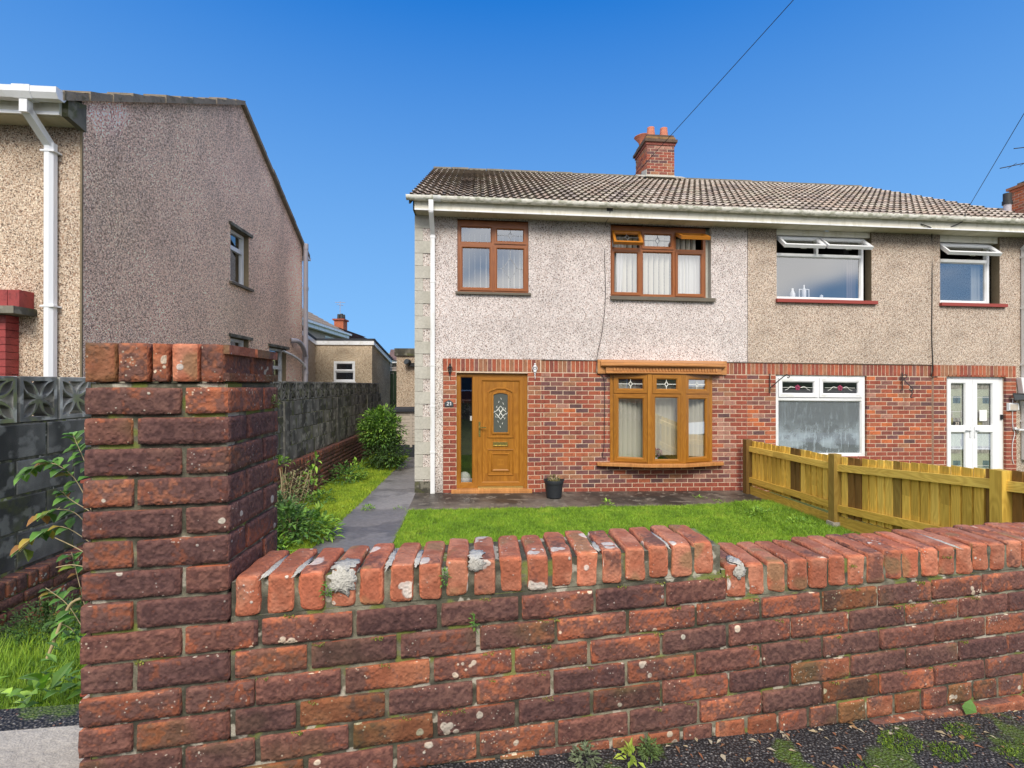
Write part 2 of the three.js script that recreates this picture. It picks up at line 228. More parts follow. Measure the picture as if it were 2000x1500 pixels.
for (const [k, t, list] of [['dark', T.brickDark, [[1, 1, 1], [0.82, 0.80, 0.86], [1.2, 1.08, 1.02]]], ['mid', T.brickMid, [[1, 1, 1], [0.86, 0.82, 0.82], [1.12, 1.0, 0.92]]], ['red', T.brickRed, [[0.86, 0.84, 0.84], [0.72, 0.70, 0.66], [0.98, 0.95, 0.9], [0.62, 0.66, 0.55]]], ['coping', T.coping, [[0.95, 0.95, 0.95], [1.1, 1.02, 1.0], [0.8, 0.8, 0.82]]]])
  for (const c of list) nearBrick[k].push(std({ t, bump: 0.005, r: 0.93, color: c, vertexColors: true }));
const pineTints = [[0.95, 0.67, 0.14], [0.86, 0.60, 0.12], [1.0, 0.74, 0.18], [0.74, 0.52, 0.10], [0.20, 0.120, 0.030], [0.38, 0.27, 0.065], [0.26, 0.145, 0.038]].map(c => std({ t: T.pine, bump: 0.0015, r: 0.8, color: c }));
// ------------------------------------------------------------------ building helpers
// Local axes of a Frame: u along its face, v up, d into it (x = u, y = v, z = -d).
class MB {
  constructor() { this.p = []; this.n = []; this.t = []; this.c = []; }
  tri(a, b, c, ta = [0, 0], tb = [0, 0], tc = [0, 0], col) {
    const ux = b.x - a.x, uy = b.y - a.y, uz = b.z - a.z, vx = c.x - a.x, vy = c.y - a.y, vz = c.z - a.z;
    let nx = uy * vz - uz * vy, ny = uz * vx - ux * vz, nz = ux * vy - uy * vx; const l = Math.hypot(nx, ny, nz); if (l < 1e-12) return; nx /= l; ny /= l; nz /= l;
    this.p.push(a.x, a.y, a.z, b.x, b.y, b.z, c.x, c.y, c.z); for (let k = 0; k < 3; k++) this.n.push(nx, ny, nz); this.t.push(...ta, ...tb, ...tc);
    if (col) { const q = Array.isArray(col[0]) ? col : [col, col, col]; for (const x of q) this.c.push(...x); }
  }
  quad(a, b, c, d, t, col) {
    if (!t) t = [[0, 0], [a.distanceTo(b), 0], [a.distanceTo(b), a.distanceTo(d)], [0, a.distanceTo(d)]];
    const q = col && Array.isArray(col[0]) ? col : col ? [col, col, col, col] : null;
    this.tri(a, b, c, t[0], t[1], t[2], q && [q[0], q[1], q[2]]); this.tri(a, c, d, t[0], t[2], t[3], q && [q[0], q[2], q[3]]);
  }
  box(u0, u1, v0, v1, d0, d1, o = {}) {           // o.swap: grain runs along u
    const z0 = -d1, z1 = -d0, ou = o.ou ?? (u0 * 0.37), ov = o.ov ?? (v0 * 0.23), P = (x, y, z) => V3(x, y, z), S = (x, y) => o.swap ? [y + ov, x + ou] : [x + ou, y + ov];
    const q = (a, b, c, d, f) => this.quad(a, b, c, d, [a, b, c, d].map(f), o.col);
    q(P(u0, v0, z1), P(u1, v0, z1), P(u1, v1, z1), P(u0, v1, z1), p => S(p.x, p.y)); q(P(u1, v0, z0), P(u0, v0, z0), P(u0, v1, z0), P(u1, v1, z0), p => S(p.x, p.y));
    q(P(u1, v0, z1), P(u1, v0, z0), P(u1, v1, z0), P(u1, v1, z1), p => o.swap ? [p.z + ou, p.y + ov] : [p.z + ou, p.y + ov]); q(P(u0, v0, z0), P(u0, v0, z1), P(u0, v1, z1), P(u0, v1, z0), p => [p.z + ou, p.y + ov]);
    q(P(u0, v1, z1), P(u1, v1, z1), P(u1, v1, z0), P(u0, v1, z0), p => S(p.x, p.z)); q(P(u0, v0, z0), P(u1, v0, z0), P(u1, v0, z1), P(u0, v0, z1), p => S(p.x, p.z));
    return this;
  }
  ring(u0, u1, v0, v1, prof) {                    // mitred frame; prof: [inset, d] from the outer edge inwards
    const c = (o, d) => [V3(u0 + o, v0 + o, -d), V3(u1 - o, v0 + o, -d), V3(u1 - o, v1 - o, -d), V3(u0 + o, v1 - o, -d)];
    for (let k = 0; k + 1 < prof.length; k++) {
      const A = c(...prof[k]), B = c(...prof[k + 1]), s0 = prof[k][0] + prof[k][1], s1 = prof[k + 1][0] + prof[k + 1][1];
      for (let e = 0; e < 4; e++) { const f = (e + 1) % 4, g = p => e % 2 ? p.y : p.x; this.quad(A[e], A[f], B[f], B[e], [[s0, g(A[e])], [s0, g(A[f])], [s1, g(B[f])], [s1, g(B[e])]]); }
    }
    return this;
  }
  pane(u0, u1, v0, v1, d) { this.quad(V3(u0, v0, -d), V3(u1, v0, -d), V3(u1, v1, -d), V3(u0, v1, -d), [[u0, v0], [u1, v0], [u1, v1], [u0, v1]]); return this; }
  geo() {
    const g = new THREE.BufferGeometry(); g.setAttribute('position', new THREE.Float32BufferAttribute(this.p, 3)); g.setAttribute('normal', new THREE.Float32BufferAttribute(this.n, 3)); g.setAttribute('uv', new THREE.Float32BufferAttribute(this.t, 2));
    if (this.c.length) g.setAttribute('color', new THREE.Float32BufferAttribute(this.c, 3));
    return g;
  }
}
const plain = g => { const q = g.index ? g.toNonIndexed() : g; for (const k of Object.keys(q.attributes)) if (!['position', 'normal', 'uv', 'color'].includes(k)) q.deleteAttribute(k); q.morphAttributes = {}; return q; };
const asGeo = g => { const l = (Array.isArray(g) ? g : [g]).map(x => x instanceof MB ? x.geo() : x); return l.length === 1 ? l[0] : mergeGeometries(l.map(x => x.index ? x.toNonIndexed() : x)); };
const used = {};
const numbered = n => { used[n] = (used[n] ?? -1) + 1; return used[n] ? `${n}_${String(used[n]).padStart(3, '0')}` : n; };
function tag(o, label, category, group, kind) { if (label) o.userData.label = label; if (category) o.userData.category = category; if (group) o.userData.group = group; if (kind) o.userData.kind = kind; return o; }
const lit = o => { o.castShadow = o.receiveShadow = true; return o; };
class Frame {
  constructor(name, o, label, category, group) {  // o: at [X, Y, depth], yaw, roll, skew, base [u, v, d]
    const r = this.root = new THREE.Group(); r.name = numbered(name); scene.add(r); tag(r, label, category, group);
    this.roll = o.roll ?? 0; this.skew = o.skew ?? 0; const b = this.raw(...(o.base ?? [0, 0, 0]));
    this.b = b; r.rotation.y = o.yaw ?? 0; r.position.set(o.at[0], o.at[1], -o.at[2]).add(b.clone().applyAxisAngle(V3(0, 1, 0), o.yaw ?? 0));
    this.m = new THREE.Matrix4().set(1, 0, -this.skew, -b.x, -this.roll, 1, 0, -b.y, 0, 0, 1, -b.z, 0, 0, 0, 1);
  }
  raw(u, v, d) { return V3(u + this.skew * d, v - this.roll * u, -d); }
  p(u, v, d) { return this.raw(u, v, d).sub(this.b); }
  world(u, v, d) { this.root.updateMatrixWorld(true); return this.root.localToWorld(this.p(u, v, d)); }
  mesh(name, g, mat, parent = this.root) { const q = asGeo(g); q.applyMatrix4(this.m); const o = lit(new THREE.Mesh(q, mat)); o.name = name; parent.add(o); return o; }
  put(name, g, mat, at, parent = this.root) { const o = lit(new THREE.Mesh(g, mat)); o.name = name; o.position.copy(this.p(...at)); parent.add(o); return o; }
  part(name, parent = this.root) { const g = new THREE.Group(); g.name = name; parent.add(g); return g; }
}
function struct(name, g, mat, kind = 'structure') { const o = lit(new THREE.Mesh(asGeo(g), mat)); o.name = numbered(name); tag(o, null, null, null, kind); scene.add(o); return o; }
function thingMesh(name, g, mat, label, category, group, kind) {   // one-mesh thing, origin at its base
  const q = asGeo(g); q.computeBoundingBox(); const b = q.boundingBox, c = V3((b.min.x + b.max.x) / 2, b.min.y, (b.min.z + b.max.z) / 2); q.translate(-c.x, -c.y, -c.z);
  const o = lit(new THREE.Mesh(q, mat)); o.name = numbered(name); o.position.copy(c); tag(o, label, category, group, kind); scene.add(o); return o;
}
function tube(points, r, seg = 24, sides = 6) { return plain(new THREE.TubeGeometry(new THREE.CatmullRomCurve3(points.map(p => V3(...p))), seg, r, sides, false)); }
function sweepU(prof, u0, u1) {                   // prof [[d, v], ...] closed outline swept along u
  const s = new THREE.Shape(prof.map(([d, v]) => new THREE.Vector2(-d, v)));
  const g = plain(new THREE.ExtrudeGeometry(s, { depth: u1 - u0, bevelEnabled: false, steps: 1 }));
  g.applyMatrix4(new THREE.Matrix4().set(0, 0, 1, u0, 0, 1, 0, 0, 1, 0, 0, 0, 0, 0, 0, 1));   // shape x -> z, extrusion -> u
  // shape x is -d = z, so the outline keeps its place
  const p = g.attributes.position, n = g.attributes.normal, uv = g.attributes.uv;
  for (let k = 0; k < p.count; k++) { if (Math.abs(n.getX(k)) > 0.9) uv.setXY(k, p.getZ(k), p.getY(k)); else uv.setXY(k, p.getX(k), p.getY(k) + p.getZ(k)); }
  // the axis swap mirrors the solid: turn its triangles round
  for (let k = 0; k < p.count; k += 3) for (const a of [p, n, uv]) for (let c = 0; c < a.itemSize; c++) { const i = (k + 1) * a.itemSize + c, j = (k + 2) * a.itemSize + c, t = a.array[i]; a.array[i] = a.array[j]; a.array[j] = t; }
  return g;
}
function gridWall(mb, a0, a1, b0, b1, holes, step, P, col, uvf) {
  const cuts = (lo, hi, ex) => { const s = new Set([lo, hi, ...ex.filter(x => x > lo && x < hi)].map(x => +x.toFixed(4))), l = [...s].sort((x, y) => x - y), out = []; for (let k = 0; k + 1 < l.length; k++) { const n = Math.max(1, Math.ceil((l[k + 1] - l[k]) / step)); for (let i = 0; i < n; i++) out.push(l[k] + (l[k + 1] - l[k]) * i / n); } out.push(l[l.length - 1]); return out; };
  const A = cuts(a0, a1, holes.flatMap(h => [h[0], h[1]])), B = cuts(b0, b1, holes.flatMap(h => [h[2], h[3]]));
  for (let i = 0; i + 1 < A.length; i++) for (let j = 0; j + 1 < B.length; j++) {
    const ca = (A[i] + A[i + 1]) / 2, cb = (B[j] + B[j + 1]) / 2; if (holes.some(h => ca > h[0] && ca < h[1] && cb > h[2] && cb < h[3])) continue;
    const q = [[A[i], B[j]], [A[i + 1], B[j]], [A[i + 1], B[j + 1]], [A[i], B[j + 1]]];
    mb.quad(...q.map(x => P(...x)), q.map(x => uvf ? uvf(...x) : x), q.map(x => col(...x)));
  }
  return mb;
}
const boxM = (u0, u1, v0, v1, d0, d1, o) => new MB().box(u0, u1, v0, v1, d0, d1, o);
// a rough, worn brick about its own centre
function roughBrick(L, H, W, seed, o = {}) {
  const s = o.seg ?? 0.016, g = new THREE.BoxGeometry(L, H, W, Math.max(2, Math.round(L / s)), Math.max(2, Math.round(H / s)), Math.max(2, Math.round(W / (o.segW ?? 0.03)))), p = g.attributes.position, n = g.attributes.normal, uv = g.attributes.uv, R = rng(seed * 7919 + 13);
  const ou = R() * 1.6, ov = R() * 1.6, sx = R() * 99, cl = new Float32Array(p.count * 3), N = (x, y, z, f, q) => vnoise(x * f + sx, y * f + z * f * 0.83 + sx * 1.7, 4096, q), amp = o.amp ?? 0.0012, rad = o.r ?? 0.0034, chip = o.chip ?? 1;
  for (let k = 0; k < p.count; k++) {
    let x = p.getX(k), y = p.getY(k), z = p.getZ(k); const nx = Math.abs(n.getX(k)), ny = Math.abs(n.getY(k));
    if (nx > 0.5) uv.setXY(k, z + ou, y + ov); else if (ny > 0.5) uv.setXY(k, x + ou, z + ov + 0.13); else uv.setXY(k, x + ou, y + ov);
    const r = Math.min(rad * (0.5 + 1.3 * N(x + 5, y + 5, z + 5, 24, 3) * chip), H * 0.3), ix = Math.max(-L / 2 + r, Math.min(L / 2 - r, x)), iy = Math.max(-H / 2 + r, Math.min(H / 2 - r, y)), iz = Math.max(-W / 2 + r, Math.min(W / 2 - r, z));
    let dx = x - ix, dy = y - iy, dz = z - iz; const l = Math.hypot(dx, dy, dz) || 1; dx /= l; dy /= l; dz /= l;
    const ds = [L / 2 - Math.abs(x), H / 2 - Math.abs(y), W / 2 - Math.abs(z)].sort((a, b) => a - b)[1], ed = sstep(0.015, 0.001, ds) * (0.35 + 0.9 * N(x, y, z, 38, 5)), mid = 0.84 + 0.2 * N(x, y, z, 14, 6); cl[k * 3] = mix(mid, 1.42, ed); cl[k * 3 + 1] = mix(mid, 1.32, ed); cl[k * 3 + 2] = mix(mid, 1.2, ed);
    const e = r + amp * 2 * (N(x + 3, y + 3, z + 3, 55, 7) - 0.5) + amp * 1.6 * (N(x + 3, y + 3, z + 3, 17, 8) - 0.5);
    p.setXYZ(k, ix + dx * e, iy + dy * e, iz + dz * e); n.setXYZ(k, dx, dy, dz);
  }
  g.setAttribute('color', new THREE.BufferAttribute(cl, 3)); if (o.shear) g.applyMatrix4(new THREE.Matrix4().set(1, 0, -o.shear, 0, 0, 1, 0, 0, 0, 0, 1, 0, 0, 0, 0, 1)); return g;
}
function leafInto(mb, at, dir, up, len, wid, col, fold = 0.25) {     // a pointed leaf folded along its rib
  const s = V3().crossVectors(dir, up).normalize(), nrm = V3().crossVectors(s, dir).normalize(), tip = at.clone().addScaledVector(dir, len).addScaledVector(nrm, -len * 0.18), m = at.clone().addScaledVector(dir, len * 0.42);
  const l = m.clone().addScaledVector(s, -wid / 2).addScaledVector(nrm, wid * fold), r = m.clone().addScaledVector(s, wid / 2).addScaledVector(nrm, wid * fold), m2 = at.clone().addScaledVector(dir, len * 0.72).addScaledVector(nrm, -len * 0.07), l2 = m2.clone().addScaledVector(s, -wid * 0.36).addScaledVector(nrm, wid * fold * 0.7), r2 = m2.clone().addScaledVector(s, wid * 0.36).addScaledVector(nrm, wid * fold * 0.7);
  if (len < 0.035) { mb.tri(at, r, tip, [0, 0], [1, 0], [0, 1], col); mb.tri(at, tip, l, [0, 0], [0, 1], [1, 1], col); return; }
  mb.tri(at, r, m, undefined, undefined, undefined, col); mb.tri(at, m, l, undefined, undefined, undefined, col); mb.quad(m, r, r2, m2, undefined, col); mb.quad(l, m, m2, l2, undefined, col); mb.tri(m2, r2, tip, undefined, undefined, undefined, col); mb.tri(m2, tip, l2, undefined, undefined, undefined, col);
}
const randDir = (R, yb = 0) => { const a = R() * 6.283, y = Math.max(-1, Math.min(1, R() * 2 - 1 + yb)), q = Math.sqrt(Math.max(0, 1 - y * y)); return V3(Math.cos(a) * q, y, Math.sin(a) * q).normalize(); };
const tintLeaf = (R, list) => { const c = list[Math.floor(R() * list.length)], k = 0.7 + 0.6 * R(); return [c[0] * k, c[1] * k, c[2] * k]; };

// windows: members of one unit are sub-parts of a window part
function windowUnit(F, name, o) {
  const w = F.part(name), { u0, u1, v0, v1, d, mat, fw = 0.055, mw = 0.055, dep = 0.07 } = o, fr = new MB();
  fr.box(u0, u1, v0, v0 + fw, d, d + dep, { swap: 1 }).box(u0, u1, v1 - (o.head ?? fw), v1, d, d + dep, { swap: 1 }).box(u0, u0 + fw, v0 + fw, v1 - (o.head ?? fw), d, d + dep).box(u1 - fw, u1, v0 + fw, v1 - (o.head ?? fw), d, d + dep);
  const lights = []; let a = u0 + fw;
  o.cols.forEach((c, i) => {
    const last = i === o.cols.length - 1, b = last ? u1 - fw : c.to - mw / 2;
    if (!last) fr.box(b, b + mw, v0 + fw, v1 - (o.head ?? fw), d, d + dep);
    let lo = v0 + fw; for (const t of c.trans ?? []) { fr.box(a, b, t - mw / 2, t + mw / 2, d, d + dep, { swap: 1 }); lights.push([a, b, lo, t - mw / 2]); lo = t + mw / 2; }
    lights.push([a, b, lo, v1 - (o.head ?? fw)]); a = b + mw;
  });
  F.mesh('window_frame', fr, mat, w);
  lights.forEach((L, i) => {
    const s = (o.lights ?? [])[i] ?? {}; let [a0, a1, b0, b1] = L;
    const glass = s.glass ?? o.glass ?? M.glass, sm = s.mat ?? mat;
    if (s.sash) {
      const lap = 0.012, sw = s.sw ?? 0.052; a0 -= lap; a1 += lap; b0 -= lap; b1 += lap;
      const make = (g, dd) => { if (s.open) { g.translate(0, -b1, dd); g.rotateX(-s.open); g.translate(0, b1, -dd); } return g; };
      const ds = d - 0.016, ring = new MB().ring(a0, a1, b0, b1, [[0, ds + 0.06], [0, ds], [sw - 0.016, ds], [sw, ds + 0.016], [sw, ds + 0.05], [0, ds + 0.06]]);
      F.mesh('sash', make(ring.geo(), ds), sm, w);
      F.mesh('pane', make(new MB().pane(a0 + sw, a1 - sw, b0 + sw, b1 - sw, ds + 0.03).geo(), ds), glass, w);
      if (s.lead) F.mesh('leading', make(leading(a0 + sw, a1 - sw, b0 + sw, b1 - sw, ds + 0.026), ds), s.leadMat ?? M.lead, w);
    } else {
      F.mesh('glazing_bead', new MB().ring(a0, a1, b0, b1, [[0, d + 0.006], [0.004, d + 0.006], [0.018, d + 0.022], [0.018, d + 0.05], [0, d + 0.05]]), mat, w);
      F.mesh('pane', new MB().pane(a0 + 0.018, a1 - 0.018, b0 + 0.018, b1 - 0.018, d + 0.034), glass, w);
    }
  });
  return w;
}
function bar(mb, x0, y0, x1, y1, t, d) { const dx = x1 - x0, dy = y1 - y0, l = Math.hypot(dx, dy), nx = -dy / l * t / 2, ny = dx / l * t / 2; mb.quad(V3(x0 - nx, y0 - ny, -d), V3(x1 - nx, y1 - ny, -d), V3(x1 + nx, y1 + ny, -d), V3(x0 + nx, y0 + ny, -d)); }
function leading(u0, u1, v0, v1, d) {              // a diamond with a line through it
  const m = new MB(), c = (u0 + u1) / 2, e = v0 + (v1 - v0) * 0.5, r = (v1 - v0) * 0.27, q = r * 0.72, t = 0.009;
  bar(m, u0, e, c - q, e, t, d); bar(m, c + q, e, u1, e, t, d); bar(m, c, v0, c, e - r, t, d); bar(m, c, e + r, c, v1, t, d);
  for (const [x0, y0, x1, y1] of [[-q, 0, 0, r], [0, r, q, 0], [q, 0, 0, -r], [0, -r, -q, 0]]) bar(m, c + x0, e + y0, c + x1, e + y1, t * 1.2, d - 0.0008);
  return m.geo();
}
function slats(F, parent, u0, u1, v0, v1, d, pitch, width, turn, mat = M.blind, seed = 1) {
  const R = rng(seed), n = Math.floor((u1 - u0) / pitch);
  for (let k = 0; k < n; k++) { const c = u0 + (k + 0.5) * pitch, a = turn + (R() - 0.5) * 0.1, m = new MB(), x = Math.cos(a) * width / 2, z = Math.sin(a) * width / 2, sag = (R() - 0.5) * 0.008; for (let j = 0; j < 4; j++) { const s0 = j / 4 - 0.5, s1 = (j + 1) / 4 - 0.5, b = t => 0.006 * (1 - 4 * t * t); m.quad(V3(c + 2 * s0 * x, v0 + sag, -d + 2 * s0 * z + b(s0)), V3(c + 2 * s1 * x, v0 + sag, -d + 2 * s1 * z + b(s1)), V3(c + 2 * s1 * x, v1, -d + 2 * s1 * z + b(s1)), V3(c + 2 * s0 * x, v1, -d + 2 * s0 * z + b(s0))); } F.mesh('blind_slat', m, mat, parent); }
}
function curtain(F, parent, u0, u1, v0, v1, d, folds, mat = M.curtain, lean = 0) {
  const m = new MB(), n = folds * 8, z = t => 0.025 * Math.sin(t * folds * 6.283) + 0.01 * Math.sin(t * folds * 2.3 * 6.283 + 1);
  for (let k = 0; k < n; k++) { const a = k / n, b = (k + 1) / n, ua = mix(u0, u1, a), ub = mix(u0, u1, b); m.quad(V3(u0 + (ua - u0) * (1 - lean), v0, -d + z(a)), V3(u0 + (ub - u0) * (1 - lean), v0, -d + z(b)), V3(ub, v1, -d + z(b)), V3(ua, v1, -d + z(a))); }
  return F.mesh('curtain', m, mat, parent);
}
const tileGeo = (() => {                          // a concrete tile with two rolls: x across, y up the slope, z out of it
  const w = 0.266, L = 0.40, ts = [0, 0.40, 0.50, 0.60, 0.72, 0.84, 0.93, 1], hs = [0, 0, 0.55, 0.92, 1, 0.9, 0.5, 0], make = seed => {
    const m = new MB(), P = []; for (let r = 0; r < 2; r++) for (let k = r ? 1 : 0; k < ts.length; k++) P.push([(r + ts[k]) * w / 2, hs[k] * 0.024]);
    const R = rng(seed), ou = R() * 1.2, ov = R() * 1.2;
    for (let k = 0; k + 1 < P.length; k++) { const [x0, h0] = P[k], [x1, h1] = P[k + 1];
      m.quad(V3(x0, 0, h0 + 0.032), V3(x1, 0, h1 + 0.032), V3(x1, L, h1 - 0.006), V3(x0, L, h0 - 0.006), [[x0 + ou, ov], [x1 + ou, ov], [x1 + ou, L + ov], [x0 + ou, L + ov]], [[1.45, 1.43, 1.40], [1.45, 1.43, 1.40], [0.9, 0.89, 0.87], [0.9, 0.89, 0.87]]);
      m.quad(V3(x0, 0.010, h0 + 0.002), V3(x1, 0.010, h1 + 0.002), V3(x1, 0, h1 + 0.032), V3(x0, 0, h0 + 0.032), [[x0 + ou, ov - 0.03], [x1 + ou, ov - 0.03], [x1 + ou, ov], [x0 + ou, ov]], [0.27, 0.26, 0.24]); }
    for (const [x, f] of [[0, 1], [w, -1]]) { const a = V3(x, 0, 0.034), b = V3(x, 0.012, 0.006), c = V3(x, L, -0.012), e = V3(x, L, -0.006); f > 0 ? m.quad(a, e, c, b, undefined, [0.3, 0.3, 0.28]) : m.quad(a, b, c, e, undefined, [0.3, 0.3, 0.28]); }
    return m.geo(); };
  return [1, 2, 3, 4].map(make);
})();
function tileRoof(F, o) {                         // o: u0, cols, rows, d0, v0 (eave), pitch, gauge, singles (rows built as parts)
  const R = rng(o.seed), s = Math.sin(o.pitch), c = Math.cos(o.pitch), rest = [], byTint = {};
  for (let r = 0; r < o.rows; r++) for (let k = 0; k < o.cols; k++) {
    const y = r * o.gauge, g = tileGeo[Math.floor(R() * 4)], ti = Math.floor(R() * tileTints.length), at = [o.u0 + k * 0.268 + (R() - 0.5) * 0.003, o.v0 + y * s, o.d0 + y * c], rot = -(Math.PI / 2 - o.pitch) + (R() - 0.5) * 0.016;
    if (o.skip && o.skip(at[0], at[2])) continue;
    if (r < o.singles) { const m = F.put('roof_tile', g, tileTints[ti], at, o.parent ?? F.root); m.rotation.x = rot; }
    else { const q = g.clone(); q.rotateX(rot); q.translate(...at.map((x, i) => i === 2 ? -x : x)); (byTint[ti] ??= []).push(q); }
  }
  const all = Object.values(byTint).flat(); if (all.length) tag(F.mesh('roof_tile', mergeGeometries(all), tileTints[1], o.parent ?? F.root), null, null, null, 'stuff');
}
function downpipe(F, name, mat, u, v0, v1, d, w = 0.075, parent = F.root) { const m = new MB().box(u - w / 2, u + w / 2, v0, v1, d - w, d); return F.mesh(name, m, mat, parent); }
// ------------------------------------------------------------------ ground
const clamp = (x, a, b) => Math.min(b, Math.max(a, x));
const garden = (X, Z) => -1.85 - 0.012 * clamp(X, -12, 14) + 0.87 * Math.pow(clamp((5.5 - Z) / 4.2, 0, 1), 1.6);
const street = (X) => -1.022 - 0.055 * clamp(X, -6, 8);
const wallS = [0.97684, 0.21393], wallAt = (s, d) => [s * wallS[0] - 0.065 * d, 1.40 + s * wallS[1] + d];   // [X, depth] at s along the garden wall, d behind its face
function sheet(us, vs, P, tile = 1) { const m = new MB(); for (let i = 0; i + 1 < us.length; i++) for (let j = 0; j + 1 < vs.length; j++) { const q = [[us[i], vs[j]], [us[i + 1], vs[j]], [us[i + 1], vs[j + 1]], [us[i], vs[j + 1]]].map(x => P(...x)); m.quad(...q, q.map(p => [p.x, p.z])); } return m; }
const range = (a, b, n) => Array.from({ length: n + 1 }, (_, k) => a + (b - a) * k / n);
struct('ground', sheet([-500, -150, -60, -30, -14, ...range(-9, 9, 36), 14, 30, 60, 150, 500], [0.1, ...range(0.3, 9.9, 32), 12, 15, 20, 30, 60, 120, 300, 800], (s, d) => { const [X, Z] = wallAt(s, d); return V3(X, garden(X, Z), -Z); }), M.soil);
struct('pavement', sheet([-60, -20, ...range(-8, 8, 16), 20, 60], [0.1, 0, -0.5, -1, -2, -3.4], (s, d) => { const [X, Z] = wallAt(s, d); return V3(X, street(X), -Z); }), M.tarmac);
struct('road', sheet([-500, -100, ...range(-20, 20, 10), 100, 500], [-3.4, -5, -9, -20, -60, -300, -800], (s, d) => { const [X, Z] = wallAt(s, d); return V3(X, street(X) - 0.1, -Z); }), M.tarmac);
{ // concrete threshold of the gateway with a crack across it, and the strip of tarmac behind it
  const top = (s, d) => { const [X, Z] = wallAt(s, d); return V3(X, street(X) + 0.03, -Z); }, m = sheet(range(-2.6, -1.045, 8), [-0.05, 0.1, 0.2, 0.252], top), a = top(-2.6, -0.05), b = top(-1.045, -0.05);
  m.quad(V3(a.x, a.y - 0.05, a.z), V3(b.x, b.y - 0.05, b.z), b, a); struct('threshold_slab', m, M.slab);
  const cr = new MB(), R = rng(5); let px = -1.40, pd = 0.25; for (let k = 0; k < 12; k++) { const nx = px - 0.035 - 0.02 * R(), nd = pd - 0.018 - 0.012 * R(), w = 0.0035; const A = top(px, pd), B = top(nx, nd); A.y += 0.0015; B.y += 0.0015; cr.quad(A, B, V3(B.x, B.y, B.z + w), V3(A.x, A.y, A.z + w)); px = nx; pd = nd; }
  struct('slab_crack', cr, M.dark);
  struct('tarmac_strip', sheet(range(-2.6, -0.98, 8), range(0.252, 0.36, 2), (s, d) => { const [X, Z] = wallAt(s, d); return V3(X, Math.max(street(X) + 0.026, garden(X, Z) + 0.012), -Z); }), M.tarmac);
}
const pathL = Z => -1.925 - 0.056 * Z, pathR = Z => -0.895 - 0.083 * Z, dwarfX = Z => -2.66 - 0.065 * Z;
struct('side_path', sheet([0, 0.25, 0.5, 0.75, 1], range(7.42, 16, 14), (t, Z) => { const X = mix(pathL(Z), Z > 8.4 ? -1.06 - 0.065 * Z : pathR(Z), t); return V3(X, garden(X, Z) + 0.024, -Z); }), M.path);
struct('entrance_path', sheet([0, 0.25, 0.5, 0.75, 1], range(4.6, 7.40, 8), (t, Z) => { const X = mix(pathL(Z), pathR(Z) + 0.02, t); return V3(X, garden(X, Z) + 0.03, -Z); }), std({ t: T.path, bump: 0.006, useRough: true, color: [0.72, 0.72, 0.74] }));
struct('entrance_apron', sheet(range(-1.62, 4.35, 12), [0, 0.33, 0.66, 1], (X, t) => { const Z = mix(7.42 + 0.115 * (X + 1.5), 8.95 + 0.085 * X, t); return V3(X, garden(X, Z) + 0.020, -Z); }), M.apron);

// ------------------------------------------------------------------ the pair of houses
const HOUSE = { at: [0, 0, 8.75], yaw: Math.atan(0.085), roll: 0.009, skew: 0.02 }, PITCH = 27.3 * Math.PI / 180, GAUGE = 0.343, PARTY = 4.208, COURSE = 0.0765;
const brickGeos = (() => { const mk = (L, H, seed) => { const R = rng(seed), m = new MB(), e = 0.004; const ou = R() * 0.9, ov = R() * 0.9; // five faces, front arrises eased
  const x = L / 2, y = H / 2, f = 0.0, b = -0.05; const U = p => [p.x + ou, p.y + ov]; const q = (...a) => m.quad(...a, a.map(U));
  q(V3(-x + e, -y + e, f), V3(x - e, -y + e, f), V3(x - e, y - e, f), V3(-x + e, y - e, f)); const o = [V3(-x, -y, f - e), V3(x, -y, f - e), V3(x, y, f - e), V3(-x, y, f - e)], i = [V3(-x + e, -y + e, f), V3(x - e, -y + e, f), V3(x - e, y - e, f), V3(-x + e, y - e, f)], k = [V3(-x, -y, b), V3(x, -y, b), V3(x, y, b), V3(-x, y, b)];
  for (let n = 0; n < 4; n++) { const j = (n + 1) % 4; q(o[n], o[j], i[j], i[n]); q(k[n], k[j], o[j], o[n]); } return m.geo(); };
  return { get: (() => { const c = {}; return (L, H, v) => (c[`${L.toFixed(3)},${H.toFixed(3)},${v}`] ??= mk(L, H, v * 31 + Math.round(L * 1000))); })() }; })();
// bricks of a stretch of wall, course by course; holes are openings; every brick is a part until the house has 300
function faceBricks(F, store, u0, u1, v0, v1, d, holes, o = {}) {
  const R = rng(o.seed ?? 1), L = 0.2145, P = 0.2225, H = 0.0655, rows = Math.round((v1 - v0) / COURSE);
  for (let r = 0; r < rows; r++) {
    const vc = v1 - (r + 0.5) * COURSE; let a = u0 - (r % 2 ? P / 2 : 0) - (o.shift ?? 0);
    for (; a < u1; a += P) {
      let segs = [[Math.max(a, u0), Math.min(a + L, u1)]];
      for (const h of holes) if (vc > h[2] && vc < h[3]) segs = segs.flatMap(([x, y]) => y <= h[0] || x >= h[1] ? [[x, y]] : [[x, Math.min(y, h[0])], [Math.max(x, h[1]), y]].filter(([p, q]) => q - p > 0.001));
      for (const [x, y] of segs) if (y - x > 0.03) store.push([(x + y) / 2, vc, d + (R() - 0.5) * 0.004, +(y - x).toFixed(2), H, o.tint ? o.tint(R, (x + y) / 2, vc) : pickTint(R)]);
    }
  }
}
const pickTint = R => { const k = R(); return k < 0.20 ? 0 : k < 0.36 ? 1 : k < 0.54 ? 2 : k < 0.66 ? 3 : k < 0.76 ? 4 : k < 0.86 ? 5 : k < 0.94 ? 6 : k < 0.965 ? 7 : 8; };
